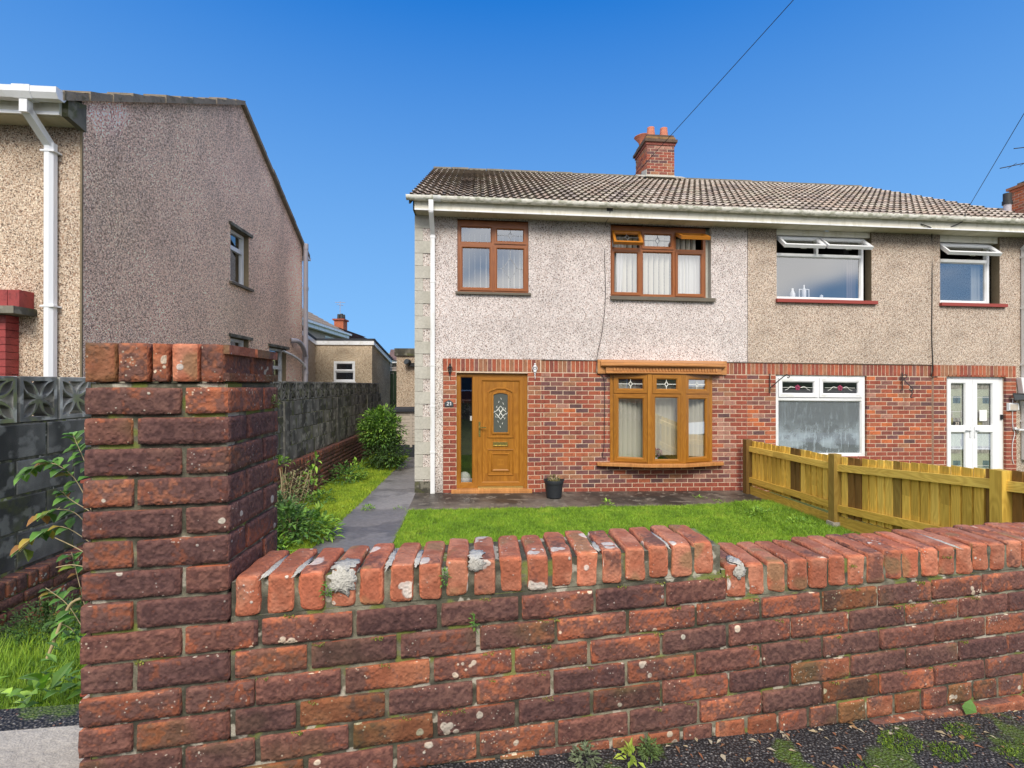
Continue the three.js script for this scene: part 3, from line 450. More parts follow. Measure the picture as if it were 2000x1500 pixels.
function soldiers(store, u0, u1, v0, v1, d, seed) { const R = rng(seed); for (let a = u0; a < u1 - 0.03; a += 0.0755) store.push([Math.min(a + 0.0325, u1 - 0.02), (v0 + v1) / 2, d + (R() - 0.5) * 0.003, 0.065, v1 - v0 - 0.012, [0, 1, 2, 6, 0, 3, 6, 1, 5, 2][Math.floor(R() * 10)]]); }
function layBricks(F, store, hiddenFirst) {
  store.sort((a, b) => hiddenFirst(b) - hiddenFirst(a)); const rest = []; let n = 0;
  for (const [u, v, d, L, H, t] of store) { const g = brickGeos.get(L, H, n % 3); if (n < 300) F.put('brick', g, faceTints[t], [u, v, d]); else { const q = g.clone(); q.translate(u, v, -d); rest.push(q); } n++; }
  if (rest.length) tag(F.mesh('brick', mergeGeometries(rest), faceTints[2]), null, null, null, 'stuff');
}
function shell(F, u0, u1, mat, ridgeD, vE, vR) { // side walls, back, floors and the rear roof slope, closing the house
  const gable = (u, f) => { const m = new MB(), a = V3(u, -2.1, -0.14), b = V3(u, -2.1, -8.9), c = V3(u, vE, -8.9), r = V3(u, vR - 0.08, -ridgeD), e = V3(u, vE, -0.14), uv = p => [p.z, p.y]; for (const q of [[a, b, c, e], [e, c, r, r]]) m.quad(...q, q.map(uv), [0.95, 0.95, 0.95]); return m; };
  F.mesh('side_wall', gable(u0), mat); F.mesh('party_wall', gable(u1), mat);
  F.mesh('rear_wall', new MB().box(u0 + 0.002, u1 - 0.002, -2.1, vE, 8.9, 9.1, { col: [1, 1, 1] }), mat);
  F.mesh('interior', [boxM(u0 + 0.05, u1 - 0.05, -2.05, -1.80, 0.3, 8.8), boxM(u0 + 0.05, u1 - 0.05, 0.62, 0.9, 0.30, 8.8), boxM(u0 + 0.05, u1 - 0.05, vE - 0.05, vE, 0.32, 8.8), boxM(u0 + 0.05, u1 - 0.05, -1.8, vE - 0.06, 3.6, 3.7), boxM((u0 + u1) / 2 - 0.75 - 0.05, (u0 + u1) / 2 - 0.75 + 0.05, -1.8, vE - 0.06, 0.32, 3.6)], M.room);
  const m = new MB(); m.quad(V3(u0 - 0.06, vR, -ridgeD), V3(u1, vR, -ridgeD), V3(u1, vE + 0.1, -9.3), V3(u0 - 0.06, vE + 0.1, -9.3)); F.mesh('rear_roof', m, M.purpleRoof);
  const l = new MB(); l.quad(V3(u0 - 0.06, vE + 0.19, 0.30), V3(u1, vE + 0.19, 0.30), V3(u1, vR - 0.02, -ridgeD), V3(u0 - 0.06, vR - 0.02, -ridgeD)); F.mesh('roof_lining', l, M.black);
}
const stain = (u, v, seed) => 0.90 + 0.20 * fbm(u / 16 + 0.31, v / 16 + 0.47, 16, 4, seed);
function upperWall(F, mat, u0, u1, v0, v1, holes, seed, o = {}) {
  const m = gridWall(new MB(), u0, u1, v0, v1, holes, 0.16, (u, v) => V3(u, v, 0), (u, v) => { const k = stain(u, v, seed), top = 1 - 0.42 * sstep(2.52, 2.86, v + 0.25 * fbm(u / 4, v / 8, 32, 3, seed + 3)) * (o.topDark ?? 1), streak = 1 - 0.16 * sstep(0.55, 0.75, fbm(u / 4, 0.2, 64, 3, seed + 5)) * sstep(0.9, 2.8, v); return [k * top * streak, k * top * streak * 0.985, k * top * streak * mix(0.90, 1, top)]; });  // colour darkens in an uneven band towards the soffit, with faint streaks
  m.quad(V3(u0, v0, -0.05), V3(u1, v0, -0.05), V3(u1, v0, 0), V3(u0, v0, 0), undefined, [0.5, 0.48, 0.45]);
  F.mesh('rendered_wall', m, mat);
  for (const h of holes) { const q = new MB(), [a, b, c, e] = h, z = -0.16; q.quad(V3(a, c, 0), V3(a, c, z), V3(a, e, z), V3(a, e, 0)); q.quad(V3(b, c, z), V3(b, c, 0), V3(b, e, 0), V3(b, e, z)); q.quad(V3(a, c, 0), V3(b, c, 0), V3(b, c, z), V3(a, c, z)); F.mesh('window_reveal', q, o.reveal ?? M.reveal); }
}
MB.prototype.quad = (f => function (...a) { f.apply(this, a); return this; })(MB.prototype.quad);

// ---- left house of the pair
const A = new Frame('semi_detached_house', { ...HOUSE, base: [-1.642, -1.85, 0] }, 'left half of the pair, pale pink pebbledash over red brick, golden oak windows and door', 'house');
{
  const F = A, VS = 2.838, u0 = -1.642, W1 = [-0.931, 0.286, 1.571, 2.806], W2 = [1.719, 3.533, 1.560, 2.815], BAY = [1.735, 3.530, -1.350, 0.225], DOOR = [-0.944, 0.269, -1.80, 0.202], PORCH = 0.503;
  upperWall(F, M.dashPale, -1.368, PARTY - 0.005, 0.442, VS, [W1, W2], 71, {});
  // strip of dash beside the brick, down to the plinth, and the dash infill between the quoins
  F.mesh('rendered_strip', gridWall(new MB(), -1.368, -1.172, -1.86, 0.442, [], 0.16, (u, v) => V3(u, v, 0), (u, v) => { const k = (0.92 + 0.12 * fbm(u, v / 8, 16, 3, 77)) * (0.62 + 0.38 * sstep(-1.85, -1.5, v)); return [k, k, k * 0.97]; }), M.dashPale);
  F.mesh('rendered_strip', gridWall(new MB(), -1.635, -1.368, -1.635, VS, [], 0.2, (u, v) => V3(u, v, -0.002), () => [0.93, 0.93, 0.92]), M.dashPale);
  { let v = VS, k = 0; const h = 0.2115; while (v > -1.63) { const lo = Math.max(v - h, -1.635), full = k % 2 === 0; F.mesh('quoin', new MB().box(u0, full ? -1.369 : -1.506, lo + 0.004, v - 0.002, -0.012, full ? 0.20 : 0.27, { ou: k * 0.31, ov: k * 0.17 }), M.quoin); v = lo; k++; } F.mesh('plinth', new MB().box(u0, -1.371, -1.98, -1.635, -0.014, 0.3), M.plinth); }
  // brick storey
  const store = [], hid = b => (Math.abs(b[0] - 1.4) < 2.6 ? 1 : 0) + b[1] * 0.2 + (b[3] > 0.15 ? 0.3 : 0);
  const pink = (R, u, v) => { const k = fbm(u / 8 + 0.2, v / 8 + 0.6, 16, 3, 91); return v < -0.2 && u > 3.3 && R() < 0.42 ? 9 : k > 0.6 && R() < 0.35 ? 9 : v < -1.70 && R() < 0.8 ? [3, 8, 6, 3][Math.floor(R() * 4)] : v < -1.36 && R() < 0.5 ? [3, 8, 6, 4][Math.floor(R() * 4)] : fbm(u / 8 + 0.7, v / 8 + 0.1, 24, 2, 93) > 0.55 && R() < 0.55 ? [6, 5, 3, 6][Math.floor(R() * 4)] : pickTint(R); };
  soldiers(store, -1.168, PORCH, 0.222, 0.442, -0.016, 3); soldiers(store, PORCH + 0.003, 1.49, 0.222, 0.436, 0.022, 4); soldiers(store, 3.815, PARTY, 0.222, 0.436, 0.022, 5);
  faceBricks(F, store, -1.168, PORCH, -1.86, 0.218, -0.016, [DOOR], { seed: 6, tint: R => [0, 1, 0, 2, 3, 1, 4, 0, 6][Math.floor(R() * 9)] });
  faceBricks(F, store, PORCH + 0.003, PARTY, -1.90, 0.218, 0.022, [BAY], { seed: 7, tint: pink, shift: 0.06 });
  layBricks(F, store, hid);
  const mor = gridWall(new MB(), -1.168, PORCH, -1.98, 0.438, [DOOR], 5, (u, v) => V3(u, v, 0.010), () => [1, 1, 1]); gridWall(mor, PORCH, PARTY - 0.005, -1.98, 0.438, [BAY], 5, (u, v) => V3(u, v, -0.0285), () => [1, 1, 1]);
  mor.quad(V3(PORCH, -1.98, 0.010), V3(PORCH, -1.98, -0.03), V3(PORCH, 0.438, -0.03), V3(PORCH, 0.438, 0.010), undefined, [0.55, 0.40, 0.35]);
  for (const [a, b, z] of [[DOOR[0], DOOR[1], 0.012]]) { mor.quad(V3(a, -1.98, z), V3(a, -1.98, -0.2), V3(a, 0.202, -0.2), V3(a, 0.202, z), undefined, [1, 1, 1]); mor.quad(V3(b, -1.98, z), V3(b, -1.98, -0.2), V3(b, 0.202, -0.2), V3(b, 0.202, z), undefined, [1, 1, 1]); mor.quad(V3(a, 0.202, z), V3(b, 0.202, z), V3(b, 0.202, -0.2), V3(a, 0.202, -0.2), undefined, [1, 1, 1]); }
  F.mesh('mortar', mor, M.pointing);
  shell(F, u0 + 0.004, PARTY - 0.004, M.dashPale, 4.53, 2.86, 5.54);
  F.mesh('brick_footing', new MB().box(PORCH + 0.02, PARTY, -2.0, -1.862, 0.005, 0.1), M.plinth);

  // upper windows
  const w1 = windowUnit(F, 'upper_window', { u0: W1[0], u1: W1[1], v0: W1[2], v1: W1[3], d: 0.045, mat: M.oakUp, head: 0.10, fw: 0.05, cols: [{ to: -0.318, trans: [2.400] }, { to: 9, trans: [2.400] }], lights: [{ sash: 1 }, {}, { sash: 1, lead: 1 }, { sash: 1, lead: 1 }] });
  F.mesh('window_sill', new MB().box(-0.960, 0.328, 1.533, 1.570, -0.05, 0.05), M.sillStone, w1);
  slats(F, w1, -0.88, 0.24, 1.66, 2.62, 0.20, 0.098, 0.088, 1.42, M.blind, 3);
  const w2 = windowUnit(F, 'upper_window', { u0: W2[0], u1: 3.467, v0: W2[2], v1: W2[3], d: 0.075, mat: M.oakUp, head: 0.10, fw: 0.05, cols: [{ to: 2.285, trans: [2.405] }, { to: 2.893, trans: [2.405] }, { to: 9, trans: [2.405] }], lights: [{ sash: 1 }, { sash: 1, open: 0.62, mat: M.oakOpen, lead: 1 }, {}, { sash: 1, lead: 1 }, { sash: 1 }, { sash: 1, open: 1.12, mat: M.oakOpen }] });
  F.mesh('window_sill', new MB().box(1.712, 3.588, 1.497, 1.559, -0.06, 0.08), M.sillStone, w2);
  slats(F, w2, 1.78, 3.40, 1.64, 2.66, 0.22, 0.098, 0.088, 0.82, M.blind, 5); curtain(F, w2, 1.77, 2.02, 1.62, 2.64, 0.17, 4, M.curtain, 0.25); curtain(F, w2, 2.93, 3.42, 1.62, 2.37, 0.17, 7);
  F.mesh('window_packing', new MB().box(3.468, 3.532, 1.562, 2.812, 0.12, 0.16), M.reveal, w2);

  // splayed bay window: three lights, posts, cornice and board
  const bay = F.part('bay_window');
  const plane = (g, ua, da, ub, db) => { const du = ub - ua, dz = -(db - da), l = Math.hypot(du, dz), m = new THREE.Matrix4().makeRotationY(Math.atan2(-dz, du)); m.setPosition(ua, 0, -da); g.applyMatrix4(m); return g; };
  const P = [[1.737, 0.01], [2.352, -0.200], [2.940, -0.200], [3.528, 0.01]], lo = -1.322, hi = 0.208, tr = -0.132;
  for (let k = 0; k < 3; k++) {
    const [a, b] = [P[k], P[k + 1]], L = Math.hypot(b[0] - a[0], b[1] - a[1]), e = 0.03, put = (n, g, mt) => F.mesh(n, plane(asGeo(g), ...a, ...b), mt, bay);
    put('window_frame', new MB().box(e, L - e, lo, lo + 0.045, 0.0, 0.07, { swap: 1 }).box(e, L - e, hi - 0.04, hi, 0, 0.07, { swap: 1 }).box(e, e + 0.03, lo + 0.045, hi - 0.04, 0, 0.07).box(L - e - 0.03, L - e, lo + 0.045, hi - 0.04, 0, 0.07).box(e + 0.03, L - e - 0.03, tr - 0.025, tr + 0.025, 0, 0.07, { swap: 1 }), M.oak);
    const ring = (v0, v1, sw, ds, u0 = e + 0.014, u1 = L - e - 0.014) => new MB().ring(u0, u1, v0, v1, [[0, ds + 0.05], [0, ds], [sw - 0.02, ds], [sw, ds + 0.018], [sw, ds + 0.05]]), sw = 0.078;
    put('sash', ring(tr + 0.012, hi - 0.012, sw, -0.018), M.oak); put('pane', new MB().pane(e + 0.014 + sw, L - e - 0.014 - sw, tr + 0.012 + sw, hi - 0.012 - sw, 0.012), M.glass);
    put('leading', leading(e + 0.014 + sw, L - e - 0.014 - sw, tr + 0.012 + sw, hi - 0.012 - sw, 0.008), M.bevelled);
    const s2 = k === 1 ? 0.055 : sw; put('sash', ring(lo + 0.02, tr - 0.01, s2, k === 1 ? -0.004 : -0.018), M.oak); put('pane', new MB().pane(e + 0.014 + s2, L - e - 0.014 - s2, lo + 0.02 + s2, tr - 0.01 - s2, 0.014), M.glass);
  }
  for (const [k, w] of [[0, 0.05], [1, 0.085], [2, 0.085], [3, 0.05]]) F.mesh('corner_post', new MB().box(P[k][0] - w / 2, P[k][0] + w / 2, lo, hi, P[k][1] - 0.008, P[k][1] + 0.07), M.oak, bay);
  { const s = new THREE.Shape([[1.478, 0], [1.478, 0.06], [2.345, 0.275], [2.948, 0.275], [3.730, 0.06], [3.730, 0]].map(p => new THREE.Vector2(p[0], p[1]))), g = plain(new THREE.ExtrudeGeometry(s, { depth: 0.045, bevelEnabled: true, bevelSize: 0.006, bevelThickness: 0.006, bevelSegments: 1 })); g.rotateX(Math.PI / 2); g.translate(0, -1.330, 0); F.mesh('window_board', g, M.oakPale, bay); }
  { const N = 28, ua = 1.500, ub = 3.800, uc = (ua + ub) / 2, hw = (ub - ua) / 2, bow = u => 0.255 * Math.pow(Math.max(0, 1 - Math.pow(Math.abs((u - uc) / hw), 2.6)), 0.8), band = (prof, a0, b0) => { const m = new MB(); for (let k = 0; k < N; k++) { const x = mix(a0, b0, k / N), y = mix(a0, b0, (k + 1) / N); for (let j = 0; j + 1 < prof.length; j++) { const q = (u, [f, c, v]) => V3(u, v, bow(u) * f + c); const A0 = q(x, prof[j]), B0 = q(y, prof[j]), C0 = q(y, prof[j + 1]), D0 = q(x, prof[j + 1]); m.quad(A0, B0, C0, D0, [[j * 0.1, x], [j * 0.1, y], [j * 0.1 + 0.08, y], [j * 0.1 + 0.08, x]]); } } return m; };
    F.mesh('cornice', band([[0, 0.0, 0.335], [1, 0.012, 0.335], [1, 0.030, 0.352], [1, 0.030, 0.372], [1, 0.018, 0.385], [1, 0.018, 0.402], [0.10, 0.012, 0.448], [0, 0.0, 0.452]], 1.535, 3.770), M.oakPale, bay);
    F.mesh('cornice', band([[0, 0, 0.212], [0.86, 0.006, 0.212], [0.88, 0.014, 0.222], [0.88, 0.014, 0.240], [0.80, 0.0, 0.252], [0.80, 0.0, 0.335], [0, 0, 0.335]], 1.62, 3.69), M.oakPale, bay);
    F.mesh('backing', new MB().box(1.488, 3.812, 0.214, 0.455, -0.016, 0.0, { swap: 1 }), M.oakPale, bay);
    const den = []; for (let u = 1.74; u < 3.58; u += 0.055) { const p = bow(u) * 0.80; den.push(boxM(u, u + 0.032, 0.262, 0.312, -p - 0.018, -p + 0.03)); } tag(F.mesh('dentil', den, M.oakPale, bay), null, null, null, 'stuff'); }
  slats(F, bay, 1.76, 2.45, -1.275, 0.10, 0.06, 0.086, 0.092, 0.42, M.blind, 8); slats(F, bay, 2.46, 3.06, -1.205, 0.10, 0.02, 0.086, 0.092, 0.42, M.blind, 9); slats(F, bay, 3.07, 3.42, -1.235, 0.10, 0.06, 0.086, 0.092, 0.42, M.blind, 10);
  F.mesh('window_shelf', new MB().box(1.80, 3.46, -1.345, -1.325, -0.10, 0.30), M.room, bay);

  // entrance: frame, side light, panelled leaf
  const door = F.part('front_door'), D = 0.055, [a, b, c, e] = DOOR;
  F.mesh('door_frame', new MB().box(a, b, e - 0.06, e - 0.002, D, D + 0.08, { swap: 1 }).box(a, a + 0.055, -1.765, e - 0.06, D, D + 0.08).box(b - 0.068, b, -1.765, e - 0.06, D, D + 0.08).box(-0.662, -0.583, -1.765, e - 0.06, D, D + 0.08).box(a + 0.055, -0.662, -1.765, -1.69, D, D + 0.08, { swap: 1 }), M.oak, door);
  F.mesh('glazing_bead', new MB().ring(a + 0.055, -0.662, -1.69, e - 0.06, [[0, D + 0.004], [0.006, D + 0.004], [0.020, D + 0.022], [0.020, D + 0.05]]), M.oak, door);
  F.mesh('side_light', new MB().pane(a + 0.075, -0.682, -1.67, e - 0.08, D + 0.03), M.glass, door);
  F.mesh('door_leaf', [new MB().ring(-0.581, 0.199, -1.736, e - 0.063, [[0, D + 0.06], [0, D - 0.012], [0.062, D - 0.012], [0.082, D + 0.008]]), boxM(-0.510, 0.128, -1.662, 0.065, D + 0.008, D + 0.05)], M.oak, door);
  const mould = (u0, u1, v0, v1, d) => new MB().ring(u0, u1, v0, v1, [[0, d], [0.006, d - 0.012], [0.018, d - 0.014], [0.026, d - 0.004], [0.030, d]]);
  F.mesh('panel_moulding', mould(-0.418, 0.034, -1.556, -1.098, D + 0.0075), M.oak, door); F.mesh('raised_panel', new MB().ring(-0.352, -0.032, -1.486, -1.168, [[0, D + 0.007], [0.014, D - 0.010], [0.020, D - 0.010], [0.040, D + 0.004], [0.16, D + 0.004]]), M.oak, door);
  { const arch = (u0, u1, v0, v1, rise, t) => { const s = new THREE.Shape(), uc = (u0 + u1) / 2, r = ((u1 - u0) ** 2 / 4 + rise * rise) / (2 * rise), an = Math.asin((u1 - u0) / 2 / r), top = (s, inset) => { for (let k = 0; k <= 14; k++) { const q = an * (1 - 2 * k / 14); s.push(new THREE.Vector2(uc + (r - inset) * Math.sin(q), v1 - r + (r - inset) * Math.cos(q) - 0)); } return s; };
      const out = top([], 0), P = [new THREE.Vector2(u0, v0), new THREE.Vector2(u1, v0), ...out.map(p => new THREE.Vector2(Math.min(u1, Math.max(u0, p.x)), p.y))]; const S = new THREE.Shape(P);
      if (t) S.holes.push(new THREE.Path([new THREE.Vector2(u0 + t, v0 + t), ...top([], t).reverse().map(p => new THREE.Vector2(Math.min(u1 - t, Math.max(u0 + t, p.x)), p.y)), new THREE.Vector2(u1 - t, v0 + t)]));
      return S; };
    const ex = (S, d, t) => { const g = plain(new THREE.ExtrudeGeometry(S, { depth: t, bevelEnabled: true, bevelSize: 0.005, bevelThickness: 0.008, bevelSegments: 1, curveSegments: 12 })); g.translate(0, 0, -d); return g; };
    F.mesh('arched_moulding', ex(arch(-0.418, 0.034, -0.905, -0.050, 0.075, 0.018), D + 0.006, 0.006), M.oak, door); F.mesh('arched_moulding', ex(arch(-0.338, -0.046, -0.838, -0.118, 0.04, 0.020), D + 0.006, 0.010), M.oak, door);
    const gs = plain(new THREE.ShapeGeometry(arch(-0.316, -0.068, -0.816, -0.140, 0.03))); gs.translate(0, 0, -(D + 0.0035)); F.mesh('door_glass', gs, std({ color: [0.10, 0.11, 0.10], r: 0.12, clearcoat: 1, clearcoatRoughness: 0.05 }), door);
    // bevelled tracery: a long lozenge with four interlaced loops
    const tr = new MB(), cx = -0.192, cy = -0.475, d = D + 0.001, w = 0.1135, poly = (q, t) => { for (let k = 0; k + 1 < q.length; k++) bar(tr, cx + q[k][0], cy + q[k][1], cx + q[k + 1][0], cy + q[k + 1][1], t, d - k * 1e-5); };
    const edge = [[0, 0.255], [w, 0], [0, -0.255], [-w, 0], [0, 0.255]]; for (let k = 0; k < 4; k++) for (let j = 0; j < 6; j++) if (j % 2 === 0) { const A = edge[k], B = edge[k + 1], f = j / 6, g = (j + 0.72) / 6; poly([[mix(A[0], B[0], f), mix(A[1], B[1], f)], [mix(A[0], B[0], g), mix(A[1], B[1], g)]], 0.007); }
    for (const [sx, sy] of [[1, 1], [1, -1], [-1, 1], [-1, -1]]) { poly([[0, sy * 0.115], [sx * 0.060, sy * 0.035]], 0.008); poly([[sx * 0.048, sy * 0.085], [-sx * 0.030, -sy * 0.045]], 0.0075); poly([[sx * 0.092, sy * 0.012], [sx * 0.040, sy * 0.066]], 0.0075); }
    for (const [sx, sy] of []) { const q = []; for (let k = 0; k <= 9; k++) { const t = k / 9; q.push([sx * (0.078 * Math.sin(t * 2.6) * (1 - 0.25 * t)), sy * (0.125 - 0.135 * t)]); } poly(q, 0.010); const q2 = []; for (let k = 0; k <= 6; k++) { const t = k / 6; q2.push([sx * (0.03 + 0.075 * t), sy * (0.03 + 0.035 * Math.sin(t * 3.1))]); } poly(q2, 0.008); }
    F.mesh('leading', tr, M.bevelled, door); }
  F.mesh('letterbox', [new MB().ring(-0.326, -0.068, -1.053, -0.978, [[0, D + 0.008], [0.003, D - 0.006], [0.014, D - 0.006], [0.018, D + 0.002]]), boxM(-0.310, -0.084, -1.037, -0.994, D + 0.0, D + 0.006)], M.brass, door);
  F.mesh('door_handle', [boxM(-0.570, -0.538, -0.885, -0.630, D - 0.020, D - 0.012), boxM(-0.560, -0.548, -0.735, -0.719, D - 0.058, D - 0.020), boxM(-0.562, -0.440, -0.737, -0.719, D - 0.068, D - 0.056), boxM(-0.559, -0.549, -0.86, -0.835, D - 0.026, D - 0.02)], M.brass, door);
  F.mesh('draught_strip', new MB().box(-0.578, 0.196, -1.765, -1.740, D - 0.006, D + 0.05), M.brass, door);
  F.mesh('door_sill', sweepU([[-0.085, -1.832], [0.1, -1.832], [0.1, -1.766], [-0.05, -1.776], [-0.085, -1.792]], -1.028, 0.337), M.oakPale, door);
  F.mesh('notice', new MB().box(-0.716, -0.684, -0.62, -0.535, D + 0.034, D + 0.037), M.paper, door);
  { const hall = [boxM(a + 0.03, -0.60, -1.80, 0.2, 0.75, 0.76)]; F.mesh('hall_wall', hall, M.dark, door); const s = plain(new THREE.SphereGeometry(0.11, 14, 10)); s.scale(1, 0.95, 0.7); s.translate(-0.815, -1.62, -0.24); F.mesh('doorstop', s, M.curtain, door); }
  // number plaque, lantern brackets
  { const pl = F.part('number_plaque'), s = new THREE.Shape([[-1.140, -0.372], [-0.998, -0.372], [-0.998, -0.312], [-1.012, -0.300], [-1.03, -0.282], [-1.069, -0.264], [-1.108, -0.282], [-1.126, -0.300], [-1.140, -0.312]].map(p => new THREE.Vector2(...p))), g = plain(new THREE.ExtrudeGeometry(s, { depth: 0.012, bevelEnabled: true, bevelSize: 0.003, bevelThickness: 0.003, bevelSegments: 1 })); g.translate(0, 0, 0.018); F.mesh('plate', g, M.slate, pl);
    const font = await new FontLoader().loadAsync('fonts/droid/droid_sans_bold.typeface.json'), t = plain(new TextGeometry('21', { font, size: 0.058, depth: 0.003, curveSegments: 4, bevelEnabled: false })); t.computeBoundingBox(); const bb = t.boundingBox; t.translate(-1.069 - (bb.min.x + bb.max.x) / 2, -0.352, 0.0335); F.mesh('number', t, M.plastic, pl); globalThis.__font = font; }
  for (const [uc, v, mt] of [[-1.052, 0.255, M.iron], [0.392, 0.275, M.plastic]]) { const g = []; for (let k = 0; k < 5; k++) { const s = plain(new THREE.SphereGeometry([0.016, 0.030, 0.022, 0.028, 0.014][k], 8, 6)); s.translate(uc, v + 0.085 - k * 0.042, 0.030); g.push(s); } g.push(boxM(uc - 0.012, uc + 0.012, v - 0.10, v + 0.10, -0.030, -0.016)); for (const s of [-1, 1]) g.push(tube([[uc, v + 0.05, 0.03], [uc + s * 0.035, v + 0.03, 0.035], [uc + s * 0.026, v - 0.02, 0.035], [uc, v - 0.03, 0.03]], 0.006, 10, 5)); g.push(tube([[uc, v - 0.1, 0.025], [uc + 0.004, v - 0.14, 0.04], [uc, v - 0.17, 0.03]], 0.006, 8, 5)); F.mesh('lantern_bracket', g.map(x => plain(x instanceof MB ? x.geo() : x)), mt); }

  // eaves, gutter, downpipe
  F.mesh('fascia', new MB().box(-1.612, PARTY, 2.845, 3.02, -0.285, -0.262), M.fascia); F.mesh('fascia_lip', new MB().box(-1.610, PARTY, 2.838, 2.862, -0.292, -0.286), M.white);
  F.mesh('soffit', new MB().box(-1.610, PARTY, 2.838, 2.850, -0.262, 0.02), M.soffit); F.mesh('box_end', new MB().box(-1.640, -1.612, 2.842, 3.03, -0.262, 0.02), M.plinth);
  const gut = []; for (let k = 0; k <= 10; k++) { const t = Math.PI * k / 10; gut.push([-0.350 - 0.062 * Math.cos(t), 3.043 - 0.072 * Math.sin(t)]); } for (let k = 10; k >= 0; k--) { const t = Math.PI * k / 10; gut.push([-0.350 - 0.056 * Math.cos(t), 3.043 - 0.066 * Math.sin(t)]); }
  F.mesh('gutter', sweepU(gut, -1.725, PARTY), M.gutter); const ends = []; for (let k = 0; k <= 10; k++) { const t = Math.PI * k / 10; ends.push([-0.350 - 0.062 * Math.cos(t), 3.043 - 0.072 * Math.sin(t)]); } F.mesh('gutter_end', sweepU(ends, -1.735, -1.7255), M.gutter);
  const clip = g => g.map(([d, v]) => [-0.350 + (d + 0.350) * 1.09, 3.043 + (v - 3.043) * 1.07 + 0.002]); for (const u of [-1.30, 0.35, 1.28, 2.28, 3.35]) F.mesh('gutter_bracket', sweepU(clip(gut), u, u + (u < -1 ? 0.12 : 0.045)), u < -1 ? M.white : M.gutter);
  const dp = F.part('downpipe'), pu = -1.338; F.mesh('pipe_offset', [boxM(pu - 0.038, pu + 0.038, 2.80, 2.985, -0.385, -0.312), (() => { const g = boxM(pu - 0.036, pu + 0.036, -0.22, 0.22, -0.036, 0.036).geo(); g.rotateX(0.82); g.translate(0, 2.655, 0.198); return g; })()], M.white, dp); F.mesh('pipe', boxM(pu - 0.0355, pu + 0.0355, -1.885, 2.515, -0.085, -0.014), M.white, dp);
  for (const v of [2.45, 1.70, 0.30, -0.38, -1.15, -1.86]) F.mesh('pipe_clip', boxM(pu - 0.042, pu + 0.042, v, v + 0.03, -0.0895, -0.0), M.white, dp);
  // roof
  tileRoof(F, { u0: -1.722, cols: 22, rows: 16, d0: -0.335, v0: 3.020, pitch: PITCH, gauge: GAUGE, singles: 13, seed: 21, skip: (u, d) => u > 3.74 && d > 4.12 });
  const ridgeGeo = (() => { const m = new MB(), n = 8; for (let k = 0; k < n; k++) { const t0 = Math.PI * k / n, t1 = Math.PI * (k + 1) / n, r = 0.105; m.quad(V3(0, Math.sin(t0) * r * 0.8, Math.cos(t0) * r), V3(0.44, Math.sin(t0) * r * 0.8, Math.cos(t0) * r), V3(0.44, Math.sin(t1) * r * 0.8, Math.cos(t1) * r), V3(0, Math.sin(t1) * r * 0.8, Math.cos(t1) * r)); } return m.geo(); })();
  globalThis.__ridge = ridgeGeo; const RR = rng(9);
  for (let u = -1.72; u < 3.5; u += 0.45) F.put('ridge_tile', ridgeGeo, M.ridge, [u, 5.505 + (RR() - 0.5) * 0.014, 4.535]);
  F.mesh('verge_board', sweepU([[-0.30, 3.01], [4.53, 5.50], [4.53, 5.42], [-0.30, 2.93]], -1.700, -1.672), M.plinth);
  // chimney astride the party wall
  const ch = F.part('chimney'), CU = [3.760, 4.500], CD = [4.15, 5.08], cb = [], R = rng(33);
  for (let r = 0; r < 14; r++) { const v = 5.26 + r * 0.0745; const tint = () => r > 10 ? [3, 8, 9, 5][Math.floor(R() * 4)] : [3, 2, 3, 2, 6, 8, 2][Math.floor(R() * 7)];
    for (let a = CU[0] - (r % 2 ? 0.112 : 0); a < CU[1]; a += 0.223) { const x = Math.max(a, CU[0]), y = Math.min(a + 0.213, CU[1]); if (y - x > 0.04) F.put('brick', brickGeos.get(+(y - x).toFixed(2), 0.064, r % 3), faceTints[tint()], [(x + y) / 2, v + 0.0373, CD[0]], ch); }
    for (let a = CD[0] - (r % 2 ? 0 : 0.112); a < CD[1]; a += 0.223) { const x = Math.max(a, CD[0]), y = Math.min(a + 0.213, CD[1]); if (y - x > 0.04) { const o = F.put('brick', brickGeos.get(+(y - x).toFixed(2), 0.064, (r + 1) % 3), faceTints[[1, 6, 1, 2, 6, 7, 1][Math.floor(R() * 7)]], [CU[0], v + 0.0373, (x + y) / 2], ch); o.rotation.y = -Math.PI / 2; } } }
  F.mesh('mortar', boxM(CU[0] + 0.007, CU[1] - 0.003, 5.0, 6.31, CD[0] + 0.007, CD[1]), M.pointing, ch);
  F.mesh('corbel', boxM(CU[0] - 0.022, CU[1] + 0.022, 6.243, 6.312, CD[0] - 0.022, CD[1] + 0.02), faceTints[3], ch); F.mesh('corbel', boxM(CU[0] - 0.062, CU[1] + 0.062, 6.314, 6.385, CD[0] - 0.062, CD[1] + 0.06), M.corbel, ch); F.mesh('corbel', boxM(CU[0] - 0.02, CU[1] + 0.02, 6.387, 6.455, CD[0] - 0.02, CD[1] + 0.02), M.mossBrick, ch); F.mesh('corbel', boxM(CU[0] + 0.01, CU[1] - 0.01, 6.457, 6.520, CD[0] + 0.01, CD[1] - 0.01), M.corbel, ch);
